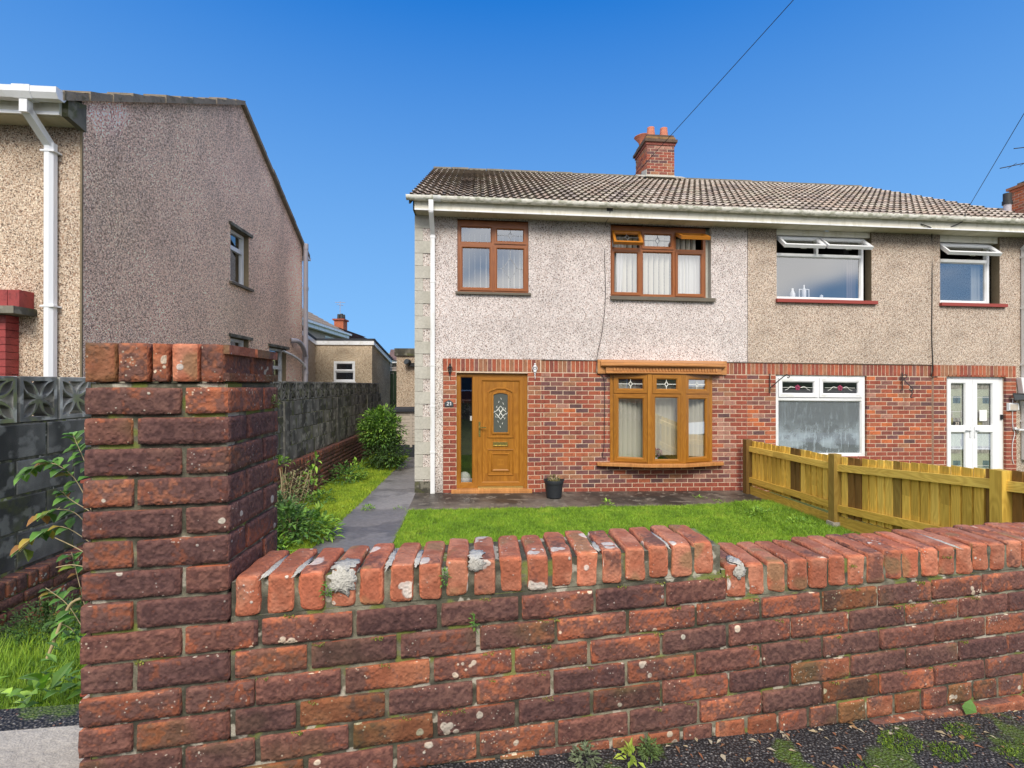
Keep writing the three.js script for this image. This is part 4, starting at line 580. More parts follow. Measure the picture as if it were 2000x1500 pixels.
  F.mesh('flashing', [boxM(CU[0] - 0.012, CU[1] + 0.012, 5.22, 5.47, CD[0] - 0.014, CD[0] - 0.002), (() => { const s = new THREE.Shape([[-(CD[0] - 0.014), 5.24], [-(CD[0] - 0.014), 5.50], [-(CD[0] + 0.45), 5.66], [-(CD[0] + 0.4), 5.40]].map(p => new THREE.Vector2(p[0], p[1]))); return sweepU([[CD[0] - 0.012, 5.24], [CD[0] - 0.012, 5.60], [CD[0] + 0.38, 5.70], [CD[0] + 0.38, 5.45]], CU[0] - 0.014, CU[0] - 0.002); })(), (() => { const g = boxM(CU[0] - 0.28, CU[1] + 0.22, -0.14, 0.16, -0.004, 0.004).geo(); g.rotateX(-(Math.PI / 2 - PITCH)); g.translate(0, 5.415, -(CD[0] - 0.06)); return g; })()], M.flashing, ch);
  const pot = (u, d, tip) => { const g = plain(new THREE.LatheGeometry([[0.118, 0], [0.128, 0.03], [0.112, 0.06], [0.092, 0.24], [0.098, 0.26], [0.080, 0.26], [0.078, 0.1]].map(p => new THREE.Vector2(...p)), 14)); if (tip) { g.rotateZ(0.95); g.translate(0.05, 0.10, 0); } g.translate(u, 6.515, -d); F.mesh('chimney_pot', g, M.terracotta, ch); };
  pot(3.935, 4.34); pot(4.285, 4.34); { const g = plain(new THREE.LatheGeometry([[0.085, 0], [0.10, 0.1], [0.19, 0.24], [0.195, 0.25], [0.17, 0.24], [0.08, 0.1]].map(p => new THREE.Vector2(...p)), 16)); g.rotateZ(0.18); g.translate(3.86, 6.515, -4.78); F.mesh('chimney_pot', g, M.terracotta, ch); }
  // aerial lead down the wall
  F.mesh('wall_cable', tube([[1.64, 3.02, 0.30], [1.63, 2.86, 0.26], [1.625, 2.80, 0.008], [1.615, 2.2, 0.008], [1.625, 1.5, 0.008], [1.56, 0.9, 0.008], [1.475, 0.48, 0.010], [1.472, 0.40, 0.02], [1.462, 0.25, 0.012], [1.50, 0.20, -0.01], [1.585, 0.165, -0.012], [1.61, 0.05, -0.012], [1.612, -0.6, -0.012], [1.60, -1.10, -0.012], [1.575, -1.20, -0.008], [1.60, -1.27, -0.004], [1.625, -1.22, 0.0]], 0.0055, 120, 5), M.black);
  F.mesh('cable_box', boxM(1.58, 1.68, 2.94, 3.0, -0.30, -0.285), M.black);
}
// ---- right house of the pair
const B = new Frame('semi_detached_house', { ...HOUSE, base: [PARTY, -1.90, 0] }, 'right half of the pair, tan pebbledash over red brick, white windows and doors', 'house');
{
  const F = B, VS = 2.838, U1 = 9.93, W3 = [4.749, 6.561, 1.583, VS], W4 = [7.908, 9.106, 1.585, VS], W5 = [4.749, 6.490, -1.262, 0.225], D2 = [8.021, 9.218, -1.95, 0.262], PORCH = 7.765;
  upperWall(F, M.dashTan, PARTY + 0.003, U1, 0.442, VS, [W3, W4], 81, { reveal: M.revealTan, topDark: 1.15 });
  F.mesh('rendered_strip', gridWall(new MB(), 9.424, U1, -1.95, 0.442, [], 0.2, (u, v) => V3(u, v, 0), (u, v) => { const k = 0.9 + 0.12 * fbm(u, v / 8, 16, 3, 87); return [k, k, k]; }), M.dashTan);
  const store = [], tint = (R, u, v) => { const k = fbm(u / 8 + 0.1, v / 8 + 0.3, 16, 3, 95); return k > 0.56 && R() < 0.45 ? (R() < 0.5 ? 9 : 5) : R() < 0.06 ? 7 : pickTint(R); };
  soldiers(store, PARTY + 0.005, PORCH - 0.003, 0.222, 0.436, 0.022, 14); soldiers(store, PORCH, 9.424, 0.222, 0.442, -0.016, 15);
  faceBricks(F, store, PARTY + 0.003, PORCH - 0.003, -1.94, 0.218, 0.022, [W5], { seed: 16, tint }); faceBricks(F, store, PORCH, 9.424, -1.94, 0.218, -0.016, [D2], { seed: 17, tint: R => [0, 1, 2, 3, 0, 4, 3][Math.floor(R() * 7)] });
  layBricks(F, store, b => (b[1] > -1.25 ? 1 : 0) + b[1] * 0.1 - Math.max(0, b[0] - 8) * 0.02);
  const mor = gridWall(new MB(), PARTY, PORCH, -2.05, 0.438, [W5], 5, (u, v) => V3(u, v, -0.0285), () => [1, 1, 1]); gridWall(mor, PORCH, 9.424, -2.05, 0.438, [D2], 5, (u, v) => V3(u, v, 0.010), () => [1, 1, 1]); mor.quad(V3(PORCH, -2, -0.03), V3(PORCH, -2, 0.010), V3(PORCH, 0.438, 0.010), V3(PORCH, 0.438, -0.03), undefined, [0.55, 0.4, 0.35]);
  for (const [h, z] of [[W5, -0.028], [D2, 0.012]]) { mor.quad(V3(h[0], h[2], z), V3(h[0], h[2], -0.2), V3(h[0], h[3], -0.2), V3(h[0], h[3], z), undefined, [1, 1, 1]); mor.quad(V3(h[1], h[2], z), V3(h[1], h[2], -0.2), V3(h[1], h[3], -0.2), V3(h[1], h[3], z), undefined, [1, 1, 1]); mor.quad(V3(h[0], h[3], z), V3(h[1], h[3], z), V3(h[1], h[3], -0.2), V3(h[0], h[3], -0.2), undefined, [1, 1, 1]); }
  F.mesh('mortar', mor, M.pointing);
  shell(F, PARTY + 0.004, U1 - 0.004, M.dashTan, 4.53, 2.86, 5.54);
  // upper windows with their top lights swung open
  const w3 = windowUnit(F, 'upper_window', { u0: W3[0], u1: 6.462, v0: W3[2], v1: 2.735, d: 0.075, mat: M.white, fw: 0.045, mw: 0.05, cols: [{ to: 9, trans: [2.402] }], lights: [{}, { glass: M.glass }] });
  w3.children.filter(c => c.name === 'pane')[1].removeFromParent(); w3.children.filter(c => c.name === 'glazing_bead')[1].removeFromParent();
  const openSash = (w, u0, u1, v0, v1, ang) => { const sw = 0.056, ds = 0.055, mk = g => { g.translate(0, -v1, ds); g.rotateX(-ang); g.translate(0, v1, -ds); return g; }; F.mesh('sash', mk(new MB().ring(u0, u1, v0, v1, [[0, ds + 0.06], [0, ds], [sw - 0.014, ds], [sw, ds + 0.014], [sw, ds + 0.045], [0.01, ds + 0.06]]).geo()), M.whiteClean, w); F.mesh('pane', mk(new MB().pane(u0 + sw, u1 - sw, v0 + sw, v1 - sw, ds + 0.03).geo()), M.glass, w); F.mesh('sash_handle', mk(boxM((u0 + u1) / 2 - 0.05, (u0 + u1) / 2 + 0.05, v0 + 0.02, v0 + 0.04, ds + 0.06, ds + 0.085).geo()), M.white, w); };
  F.mesh('window_mullion', boxM(5.545, 5.590, 2.428, 2.689, 0.075, 0.14), M.white, w3); openSash(w3, 4.800, 5.560, 2.40, 2.725, 0.86); openSash(w3, 5.600, 6.450, 2.40, 2.725, 0.88);
  F.mesh('window_head', boxM(W3[0], 6.555, 2.742, VS, 0.03, 0.15), M.fascia, w3); F.mesh('window_sill', new MB().box(4.728, 6.640, 1.522, 1.581, -0.06, 0.09), M.sillRed, w3); curtain(F, w3, 6.22, 6.42, 1.62, 2.36, 0.20, 3, std({ r: 0.9, color: [0.16, 0.12, 0.11] }));
  { const lathe = (pts, u, d, mt, n) => { const g = plain(new THREE.LatheGeometry(pts.map(p => new THREE.Vector2(...p)), 10)); g.translate(u, 1.628, -d); F.mesh(n, g, mt, w3); }; lathe([[0, 0], [0.045, 0], [0.048, 0.09], [0.02, 0.15], [0.018, 0.19], [0, 0.19]], 5.17, 0.19, M.plastic, 'bottle'); lathe([[0, 0], [0.038, 0], [0.038, 0.16], [0.012, 0.21], [0.012, 0.26], [0, 0.26]], 5.40, 0.20, M.plastic, 'bottle'); lathe([[0, 0], [0.03, 0], [0.03, 0.07], [0, 0.09]], 5.73, 0.19, M.plastic, 'bottle'); F.mesh('picture_frame', new MB().ring(5.32, 5.52, 1.63, 1.82, [[0, 0.24], [0, 0.225], [0.014, 0.225], [0.014, 0.24]]), M.plastic, w3); }
  const w4 = windowUnit(F, 'upper_window', { u0: W4[0], u1: 8.982, v0: W4[2], v1: 2.715, d: 0.085, mat: M.white, fw: 0.05, mw: 0.055, cols: [{ to: 99, trans: [2.39] }], lights: [{}, {}] });
  w4.children.filter(c => c.name === 'pane')[1].removeFromParent(); w4.children.filter(c => c.name === 'glazing_bead')[1].removeFromParent();
  openSash(w4, 7.930, 8.975, 2.385, 2.70, 0.82); F.mesh('window_head', boxM(W4[0], 9.10, 2.722, VS, 0.03, 0.15), M.fascia, w4); F.mesh('window_sill', new MB().box(7.888, 9.210, 1.525, 1.583, -0.06, 0.10), M.sillRed, w4); curtain(F, w4, 8.72, 8.92, 1.64, 2.34, 0.20, 3, std({ r: 0.9, color: [0.35, 0.36, 0.34] }));
  // living room window: two leaded top lights over a big misted pane
  const w5 = windowUnit(F, 'living_room_window', { u0: W5[0] + 0.002, u1: W5[1] - 0.02, v0: W5[2], v1: W5[3] - 0.004, d: 0.055, mat: M.white, fw: 0.06, mw: 0.05, cols: [{ to: 99, trans: [-0.206] }], lights: [{ glass: M.glassDirty }, {}] });
  w5.children.filter(c => c.name === 'pane')[1].removeFromParent(); w5.children.filter(c => c.name === 'glazing_bead')[1].removeFromParent();
  for (const [x0, x1] of [[4.815, 5.555], [5.590, 6.405]]) { const ds = 0.038, sw = 0.075, v0 = -0.172, v1 = 0.172; F.mesh('sash', new MB().ring(x0, x1, v0, v1, [[0, ds + 0.05], [0, ds], [sw - 0.02, ds], [sw, ds + 0.016], [sw, ds + 0.045]]), M.white, w5); F.mesh('pane', new MB().pane(x0 + sw, x1 - sw, v0 + sw, v1 - sw, ds + 0.03), M.glass, w5);
    const c = (x0 + x1) / 2, g = [], petals = []; for (let k = 0; k < 5; k++) { const a = k * 1.2566 + 0.3; petals.push(tube([[c + 0.012 * Math.cos(a), 0.0 + 0.012 * Math.sin(a), -ds - 0.024], [c + 0.042 * Math.cos(a - 0.35), 0.042 * Math.sin(a - 0.35), -ds - 0.024], [c + 0.042 * Math.cos(a + 0.35), 0.042 * Math.sin(a + 0.35), -ds - 0.024], [c + 0.012 * Math.cos(a), 0.012 * Math.sin(a), -ds - 0.024]], 0.008, 12, 4)); }
    for (const s of [-1, 1]) g.push(tube([[c + s * 0.05, -0.002, -ds - 0.026], [c + s * 0.13, 0.02, -ds - 0.026], [c + s * 0.19, -0.03, -ds - 0.026], [c + s * 0.235, -0.045, -ds - 0.026]], 0.004, 12, 4), tube([[c + s * 0.05, 0.0, -ds - 0.026], [c + s * 0.15, 0.002, -ds - 0.026], [c + s * 0.29, 0.0, -ds - 0.026]], 0.0035, 6, 4));
    F.mesh('stained_flower', mergeGeometries(petals), std({ r: 0.5, color: [0.36, 0.05, 0.12] }), w5); F.mesh('leading', mergeGeometries(g), M.bevelled, w5); }
  F.mesh('window_mullion', boxM(5.556, 5.589, -0.180, 0.162, 0.056, 0.12), M.white, w5);
  { const al = tex([512, 512], [1.62, 0.95], (u, v) => { const low = sstep(0.75, 0.0, v), f = fbm(u, v, 5, 5, 901), s = fbm(u, v * 0.12, 60, 3, 902), q = hash2(Math.floor(u * 512), Math.floor(v * 512), 903), k = clamp(0.26 * low * sstep(0.40, 0.68, f) * (0.55 + 0.6 * q) + 0.10 * sstep(0.58, 0.78, s) * (0.3 + low) + 0.02, 0, 0.6); return [k, k, k]; }); al.map.colorSpace = THREE.NoColorSpace; const cm = new THREE.MeshStandardMaterial({ color: 0xdfe8ee, roughness: 1, transparent: true, alphaMap: al.map, side: THREE.DoubleSide }); const o = new MB().pane(4.83, 6.39, -1.18, -0.25, 0.094); o.t = o.t.map((x, i) => i % 2 ? x + 1.18 : x - 4.83); F.mesh('condensation', o, cm, w5); }
  F.mesh('mauve_cloth', new MB().box(4.80, 5.12, -0.42, -0.26, 0.55, 0.58), std({ r: 0.9, color: [0.16, 0.03, 0.10] }), w5);
  // white french doors with newspaper behind the glass
  const news = tex([256, 512], [0.6, 1.2], (u, v) => { const col = Math.floor(u * 4), blk = hash2(col, Math.floor(v * 9), 31), pic = blk > 0.74, line = (v * 128) % 1 > 0.45 && hash2(Math.floor(u * 90), Math.floor(v * 128), 3) > 0.25 && (u * 4) % 1 > 0.06, g = fbm(u, v, 24, 3, 5), t = hash2(col, Math.floor(v * 9), 77); if (pic) { const k = 0.08 + 0.6 * g; return t > 0.75 ? [k * 0.9, k * 0.35, k * 0.25] : t > 0.6 ? [k * 0.9, k * 0.8, k * 0.25] : t > 0.5 ? [k * 0.3, k * 0.5, k * 0.6] : [k, k * 0.95, k * 0.85]; } const k = line ? 0.34 : 0.66; return [k * 0.92, k * 0.98, k * 0.76]; });
  const newsM = std({ t: news, r: 0.9 });
  const fd = F.part('french_doors'), D = 0.05;
  F.mesh('door_frame', new MB().box(D2[0], D2[1], 0.19, D2[3] - 0.003, D, D + 0.09).box(D2[0], D2[0] + 0.062, -1.93, 0.19, D, D + 0.09).box(D2[1] - 0.11, D2[1], -1.93, 0.19, D, D + 0.09), M.whiteClean, fd);
  for (const [x0, x1, g0, g1] of [[8.086, 8.583, 8.150, 8.462], [8.587, 9.105, 8.680, 9.010]]) {
    const leaf = F.part('door_leaf', fd); F.mesh('door_stile', new MB().box(x0, g0, -1.93, 0.186, D - 0.014, D + 0.05).box(g1, x1, -1.93, 0.186, D - 0.014, D + 0.05).box(g0, g1, 0.120, 0.186, D - 0.014, D + 0.05).box(g0, g1, -0.790, -0.690, D - 0.014, D + 0.05).box(g0, g1, -1.93, -1.75, D - 0.014, D + 0.05), M.whiteClean, leaf);
    for (const [v0, v1] of [[-0.690, 0.120], [-1.75, -0.790]]) { F.mesh('glazing_bead', new MB().ring(g0, g1, v0, v1, [[0, D - 0.012], [0.006, D - 0.012], [0.018, D + 0.006], [0.018, D + 0.03]]), M.whiteClean, leaf); F.mesh('pane', new MB().pane(g0 + 0.018, g1 - 0.018, v0 + 0.018, v1 - 0.018, D + 0.012), M.glass, leaf); F.mesh('newspaper', new MB().pane(g0 + 0.012, g1 - 0.03, v0 + 0.01, v1 - 0.01, D + 0.04), newsM, leaf); for (let k = 1; k < 3; k++) F.mesh('newspaper_edge', boxM(g0 + 0.02, g1 - 0.035, mix(v0, v1, k / 3) - 0.006, mix(v0, v1, k / 3) + 0.004, D + 0.036, D + 0.039), M.paper, leaf); }
  }
  F.mesh('letter', boxM(8.745, 8.895, -0.590, -0.385, D + 0.0, D + 0.003), M.paper, fd);
  { const t = [boxM(8.222, 8.372, -0.672, -0.602, D + 0.004, D + 0.008)]; F.mesh('number_tile', t, M.black, fd); const q = plain(new TextGeometry('23', { font: globalThis.__font, size: 0.052, depth: 0.002, curveSegments: 4, bevelEnabled: false })); q.computeBoundingBox(); q.translate(8.297 - (q.boundingBox.min.x + q.boundingBox.max.x) / 2, -0.664, -(D + 0.003)); F.mesh('number', q, M.beige, fd); }
  for (const s of [-1, 1]) F.mesh('door_handle', [boxM(8.585 + s * 0.045 - 0.014, 8.585 + s * 0.045 + 0.014, -0.90, -0.70, D - 0.030, D - 0.014), boxM(8.585 + s * 0.045 + (s > 0 ? 0 : -0.10), 8.585 + s * 0.045 + (s > 0 ? 0.10 : 0), -0.765, -0.75, D - 0.062, D - 0.030)], M.plastic, fd);
  // things fixed to the wall
  const scroll = (u, v, flip) => { const z = 0.010, g = [tube([[u, v + 0.02, z], [u, v - 0.22, z], [u, v - 0.33, z]], 0.010, 6, 5), tube([[u, v - 0.24, z], [u + 0.05, v - 0.15, z + 0.10], [u + 0.10, v - 0.05, z + 0.22], [u + 0.13, v + 0.0, z + 0.30]], 0.009, 14, 5), tube([[u + 0.13, v, z + 0.30], [u + 0.155, v - 0.03, z + 0.33], [u + 0.15, v - 0.055, z + 0.32], [u + 0.125, v - 0.05, z + 0.31]], 0.008, 12, 5)]; F.mesh('basket_bracket', mergeGeometries(g), M.iron); };
  scroll(4.615, 0.225); { const u = 7.145, z = 0.012, v = 0.26, g = [tube([[u, v + 0.03, z], [u, v - 0.3, z]], 0.010, 4, 5), tube([[u, v - 0.02, z], [u + 0.05, v - 0.01, z + 0.03], [u + 0.055, v - 0.05, z + 0.04], [u + 0.02, v - 0.08, z + 0.02], [u + 0.06, v - 0.18, z + 0.06], [u + 0.11, v - 0.25, z + 0.10], [u + 0.09, v - 0.30, z + 0.12], [u + 0.05, v - 0.27, z + 0.10], [u + 0.08, v - 0.33, z + 0.13], [u + 0.0, v - 0.42, z + 0.18], [u + 0.06, v - 0.41, z + 0.2]], 0.009, 50, 5)]; F.mesh('basket_bracket', mergeGeometries(g), M.iron); }
  { const l = F.part('wall_lantern'), c = V3(9.44, -0.135, 0.09), m = new MB(), P = [[-0.17, 0.06, 0], [0.03, 0.055, 0.13], [0.18, 0.0, 0.02], [0.03, -0.04, 0.14], [-0.16, -0.065, 0.02], [-0.02, 0.03, -0.07], [-0.02, -0.06, -0.06]].map(p => V3(c.x + p[0], c.y + p[1], c.z + p[2])); const e = [[0, 1], [1, 2], [2, 3], [3, 4], [0, 4], [0, 5], [4, 6], [2, 5], [2, 6], [1, 3]]; F.mesh('lantern_frame', mergeGeometries(e.map(([a, b]) => tube([P[a].toArray(), P[b].toArray()], 0.011, 2, 4))), M.iron, l); m.tri(P[0], P[1], P[3]); m.tri(P[0], P[3], P[4]); m.tri(P[1], P[2], P[3]); F.mesh('lantern_glass', m, M.slate, l); }
  { const b = F.part('alarm_box'); F.mesh('box_case', sweepU([[-0.05, -0.395], [-0.065, -0.380], [-0.065, -0.265], [-0.05, -0.250], [-0.016, -0.250], [-0.016, -0.395]], 9.222, 9.422), M.plastic, b); F.mesh('box_front', boxM(9.245, 9.40, -0.375, -0.272, -0.0675, -0.0655), M.beige, b); }
  F.mesh('doorbell', [boxM(9.160, 9.200, -0.560, -0.470, 0.022, 0.049), boxM(9.166, 9.194, -0.535, -0.495, 0.014, 0.0215)], M.black); F.mesh('bell_cable', tube([[9.335, -0.16, 0.03], [9.33, -0.25, 0.03], [9.335, -0.40, 0.024], [9.345, -0.72, 0.024], [9.375, -0.8, 0.026], [9.335, -1.0, 0.024], [9.335, -1.30, 0.024], [9.36, -1.38, 0.024]], 0.007, 40, 5), M.plastic); F.mesh('lamp_bracket', [boxM(9.385, 9.49, -0.755, -0.725, -0.10, -0.03), boxM(9.34, 9.39, -0.74, -0.70, -0.06, -0.017)], M.plastic);
  F.mesh('wall_cable', tube([[7.70, 2.835, 0.05], [7.735, 2.80, 0.01], [7.74, 1.8, 0.008], [7.735, 0.9, 0.008], [7.75, 0.46, 0.010], [7.735, 0.30, 0.012], [7.725, 0.22, 0.0], [7.83, 0.222, 0.024]], 0.009, 60, 5), M.iron); F.mesh('wall_cable', tube([[7.25, 2.92, 0.30], [7.42, 2.87, 0.30], [7.65, 2.86, 0.20], [7.86, 2.90, 0.29], [8.02, 3.0, 0.36], [8.04, 3.12, 0.36]], 0.009, 30, 5), M.black);
  // eaves
  F.mesh('fascia', new MB().box(PARTY + 0.002, U1 + 0.06, 2.845, 3.02, -0.285, -0.262), M.fascia); F.mesh('fascia_lip', new MB().box(PARTY + 0.002, U1 + 0.06, 2.838, 2.862, -0.292, -0.286), M.white); F.mesh('soffit', new MB().box(PARTY + 0.002, U1 + 0.06, 2.838, 2.850, -0.262, 0.02), M.soffit);
  const gut = []; for (let k = 0; k <= 10; k++) { const t = Math.PI * k / 10; gut.push([-0.350 - 0.062 * Math.cos(t), 3.043 - 0.072 * Math.sin(t)]); } for (let k = 10; k >= 0; k--) { const t = Math.PI * k / 10; gut.push([-0.350 - 0.056 * Math.cos(t), 3.043 - 0.066 * Math.sin(t)]); }
  F.mesh('gutter', sweepU(gut, PARTY + 0.002, 10.05), M.gutter); for (const u of [4.55, 5.05, 5.65, 6.7, 7.4, 8.35, 9.05]) F.mesh('gutter_bracket', sweepU(gut.map(([d, v]) => [-0.350 + (d + 0.350) * 1.09, 3.043 + (v - 3.043) * 1.07 + 0.002]), u, u + 0.045), M.gutter);
  const dp = F.part('downpipe'), pu = 9.575; F.mesh('pipe_offset', [(() => { const g = boxM(pu - 0.05, pu + 0.05, -0.20, 0.20, -0.045, 0.045).geo(); g.rotateX(0.9); g.translate(0, 2.72, 0.18); return g; })()], M.white, dp); F.mesh('pipe', boxM(pu - 0.05, pu + 0.05, -1.30, 2.60, -0.11, -0.014), M.white, dp); F.mesh('pipe_shoe', (() => { const g = boxM(pu - 0.045, pu + 0.045, -0.35, 0.3, -0.045, 0.045).geo(); g.rotateZ(0.16); g.translate(0.06, -1.60, 0.06); return g; })(), M.white, dp);
  for (const v of [2.45, 1.5, 0.45, -0.6]) F.mesh('pipe_clip', boxM(pu - 0.062, pu + 0.062, v, v + 0.035, -0.116, 0), M.white, dp);
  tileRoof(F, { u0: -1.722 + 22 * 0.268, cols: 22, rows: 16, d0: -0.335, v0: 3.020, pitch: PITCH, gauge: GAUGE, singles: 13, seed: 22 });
  const RR = rng(19); for (let u = 4.53; u < 9.9; u += 0.45) F.put('ridge_tile', globalThis.__ridge, M.ridge, [u, 5.505 + (RR() - 0.5) * 0.014, 4.535]);
  F.mesh('verge_board', sweepU([[-0.30, 3.01], [4.53, 5.50], [4.53, 5.42], [-0.30, 2.93]], 9.96, 10.0), M.plinth);
}

// ---- the house past the right end, showing only its roof, stack and aerial
{
  const F = new Frame('neighbouring_house', { at: [10.9, 0, 10.55], yaw: Math.atan(0.085), skew: 0.02, roll: 0.009, base: [0, -1.9, 0] }, 'house past the right end of the pair, only roof, red stack and flue seen', 'house');
  const m = new MB(), vE = 3.0, vR = 5.04, dR = 3.9; F.mesh('wall', gridWall(new MB(), 0, 7, -2, vE, [], 4, (u, v) => V3(u, v, -0.3), () => [1, 1, 1]), M.dashTan); F.mesh('side_wall', (() => { const q = new MB(); q.quad(V3(0, -2, -0.3), V3(0, -2, -7.8), V3(0, vE, -7.8), V3(0, vE, -0.3)).quad(V3(0, vE, -0.3), V3(0, vE, -7.8), V3(0, vR - 0.1, -dR), V3(0, vR - 0.1, -dR)); return q; })(), M.dashTanPlain);
  m.quad(V3(-0.1, vR - 0.04, -dR), V3(7, vR - 0.04, -dR), V3(7, vE, -8.1), V3(-0.1, vE, -8.1)).quad(V3(-0.1, vE - 0.02, 0.0), V3(7, vE - 0.02, 0.0), V3(7, vR - 0.04, -dR), V3(-0.1, vR - 0.04, -dR)); F.mesh('roof_slope', m, M.black);
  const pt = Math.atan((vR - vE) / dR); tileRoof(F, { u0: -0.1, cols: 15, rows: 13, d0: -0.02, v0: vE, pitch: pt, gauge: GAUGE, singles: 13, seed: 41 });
  for (let u = -0.1; u < 4; u += 0.45) F.put('ridge_tile', globalThis.__ridge, M.ridge, [u, vR - 0.01, dR]);
  const ch = F.part('chimney'), R = rng(44), c0 = 2.98, c1 = 4.6, d0 = 2.35, d1 = 3.2, top = 5.27;
  for (let r = 0; r < 16; r++) for (let side = 0; side < 2; side++) for (let a = (side ? d0 : c0) - (r % 2 ? 0.112 : 0); a < (side ? d1 : c1); a += 0.223) { const lo = side ? d0 : c0, hi = side ? d1 : c1, x = Math.max(a, lo), y = Math.min(a + 0.213, hi); if (y - x < 0.04) continue; const v = 4.25 + r * 0.0745, o = F.put('brick', brickGeos.get(+(y - x).toFixed(2), 0.064, r % 3), faceTints[[1, 6, 7, 0, 1, 2][Math.floor(R() * 6)]], side ? [c0, v, (x + y) / 2] : [(x + y) / 2, v, d0], ch); if (side) o.rotation.y = -Math.PI / 2; }
  F.mesh('mortar', boxM(c0 + 0.007, c1, 3.5, top, d0 + 0.007, d1), M.pointing, ch); F.mesh('corbel', boxM(c0 - 0.03, c1 + 0.03, top, top + 0.07, d0 - 0.03, d1 + 0.03), faceTints[1], ch); F.mesh('corbel', boxM(c0 - 0.08, c1 + 0.08, top + 0.072, top + 0.14, d0 - 0.08, d1 + 0.08), faceTints[6], ch); F.mesh('corbel', boxM(c0 + 0.08, c1 - 0.08, top + 0.142, top + 0.24, d0 + 0.08, d1 - 0.08), M.plinth, ch);
  const g = plain(new THREE.LatheGeometry([[0.12, 0], [0.10, 0.24], [0.12, 0.26], [0.08, 0.26]].map(p => new THREE.Vector2(...p)), 12)); g.translate(c0 + 0.55, top + 0.24, -(d0 + 0.4)); F.mesh('chimney_pot', g, M.terracotta, ch);
  const fl = F.part('boiler_flue'); const cyl = (r, v0, v1, mt, n) => { const q = plain(new THREE.CylinderGeometry(r, r, v1 - v0, 14)); q.translate(2.35, (v0 + v1) / 2, -2.75); F.mesh(n, q, mt, fl); }; cyl(0.085, 4.2, 4.80, M.pipeGrey, 'flue_pipe'); cyl(0.112, 4.78, 4.87, M.black, 'flue_collar'); cyl(0.092, 4.87, 5.07, M.iron, 'flue_cap');
  const ae = F.part('television_aerial'), q = []; const boom = (a, b, n, el, r = 0.012) => { q.push(tube([a, b], r, 2, 5)); for (let k = 1; k < n; k++) { const x = mix(a[0], b[0], k / n), y = mix(a[1], b[1], k / n), z = mix(a[2], b[2], k / n); q.push(tube([[x - 0.01, y - el, z - 0.10], [x + 0.01, y + el, z + 0.10]], 0.006, 2, 4)); } }; boom([1.42, 5.42, -2.1], [4.2, 6.10, -2.2], 8, 0.03); boom([1.80, 5.93, -2.1], [4.2, 6.30, -2.1], 6, 0.02); q.push(tube([[3.4, 5.5, -2.2], [3.4, 7.0, -2.2]], 0.02, 2, 6), tube([[2.3, 5.64, -2.15], [4.2, 5.7, -2.15]], 0.01, 2, 5)); F.mesh('aerial_rods', mergeGeometries(q), M.iron, ae);
}

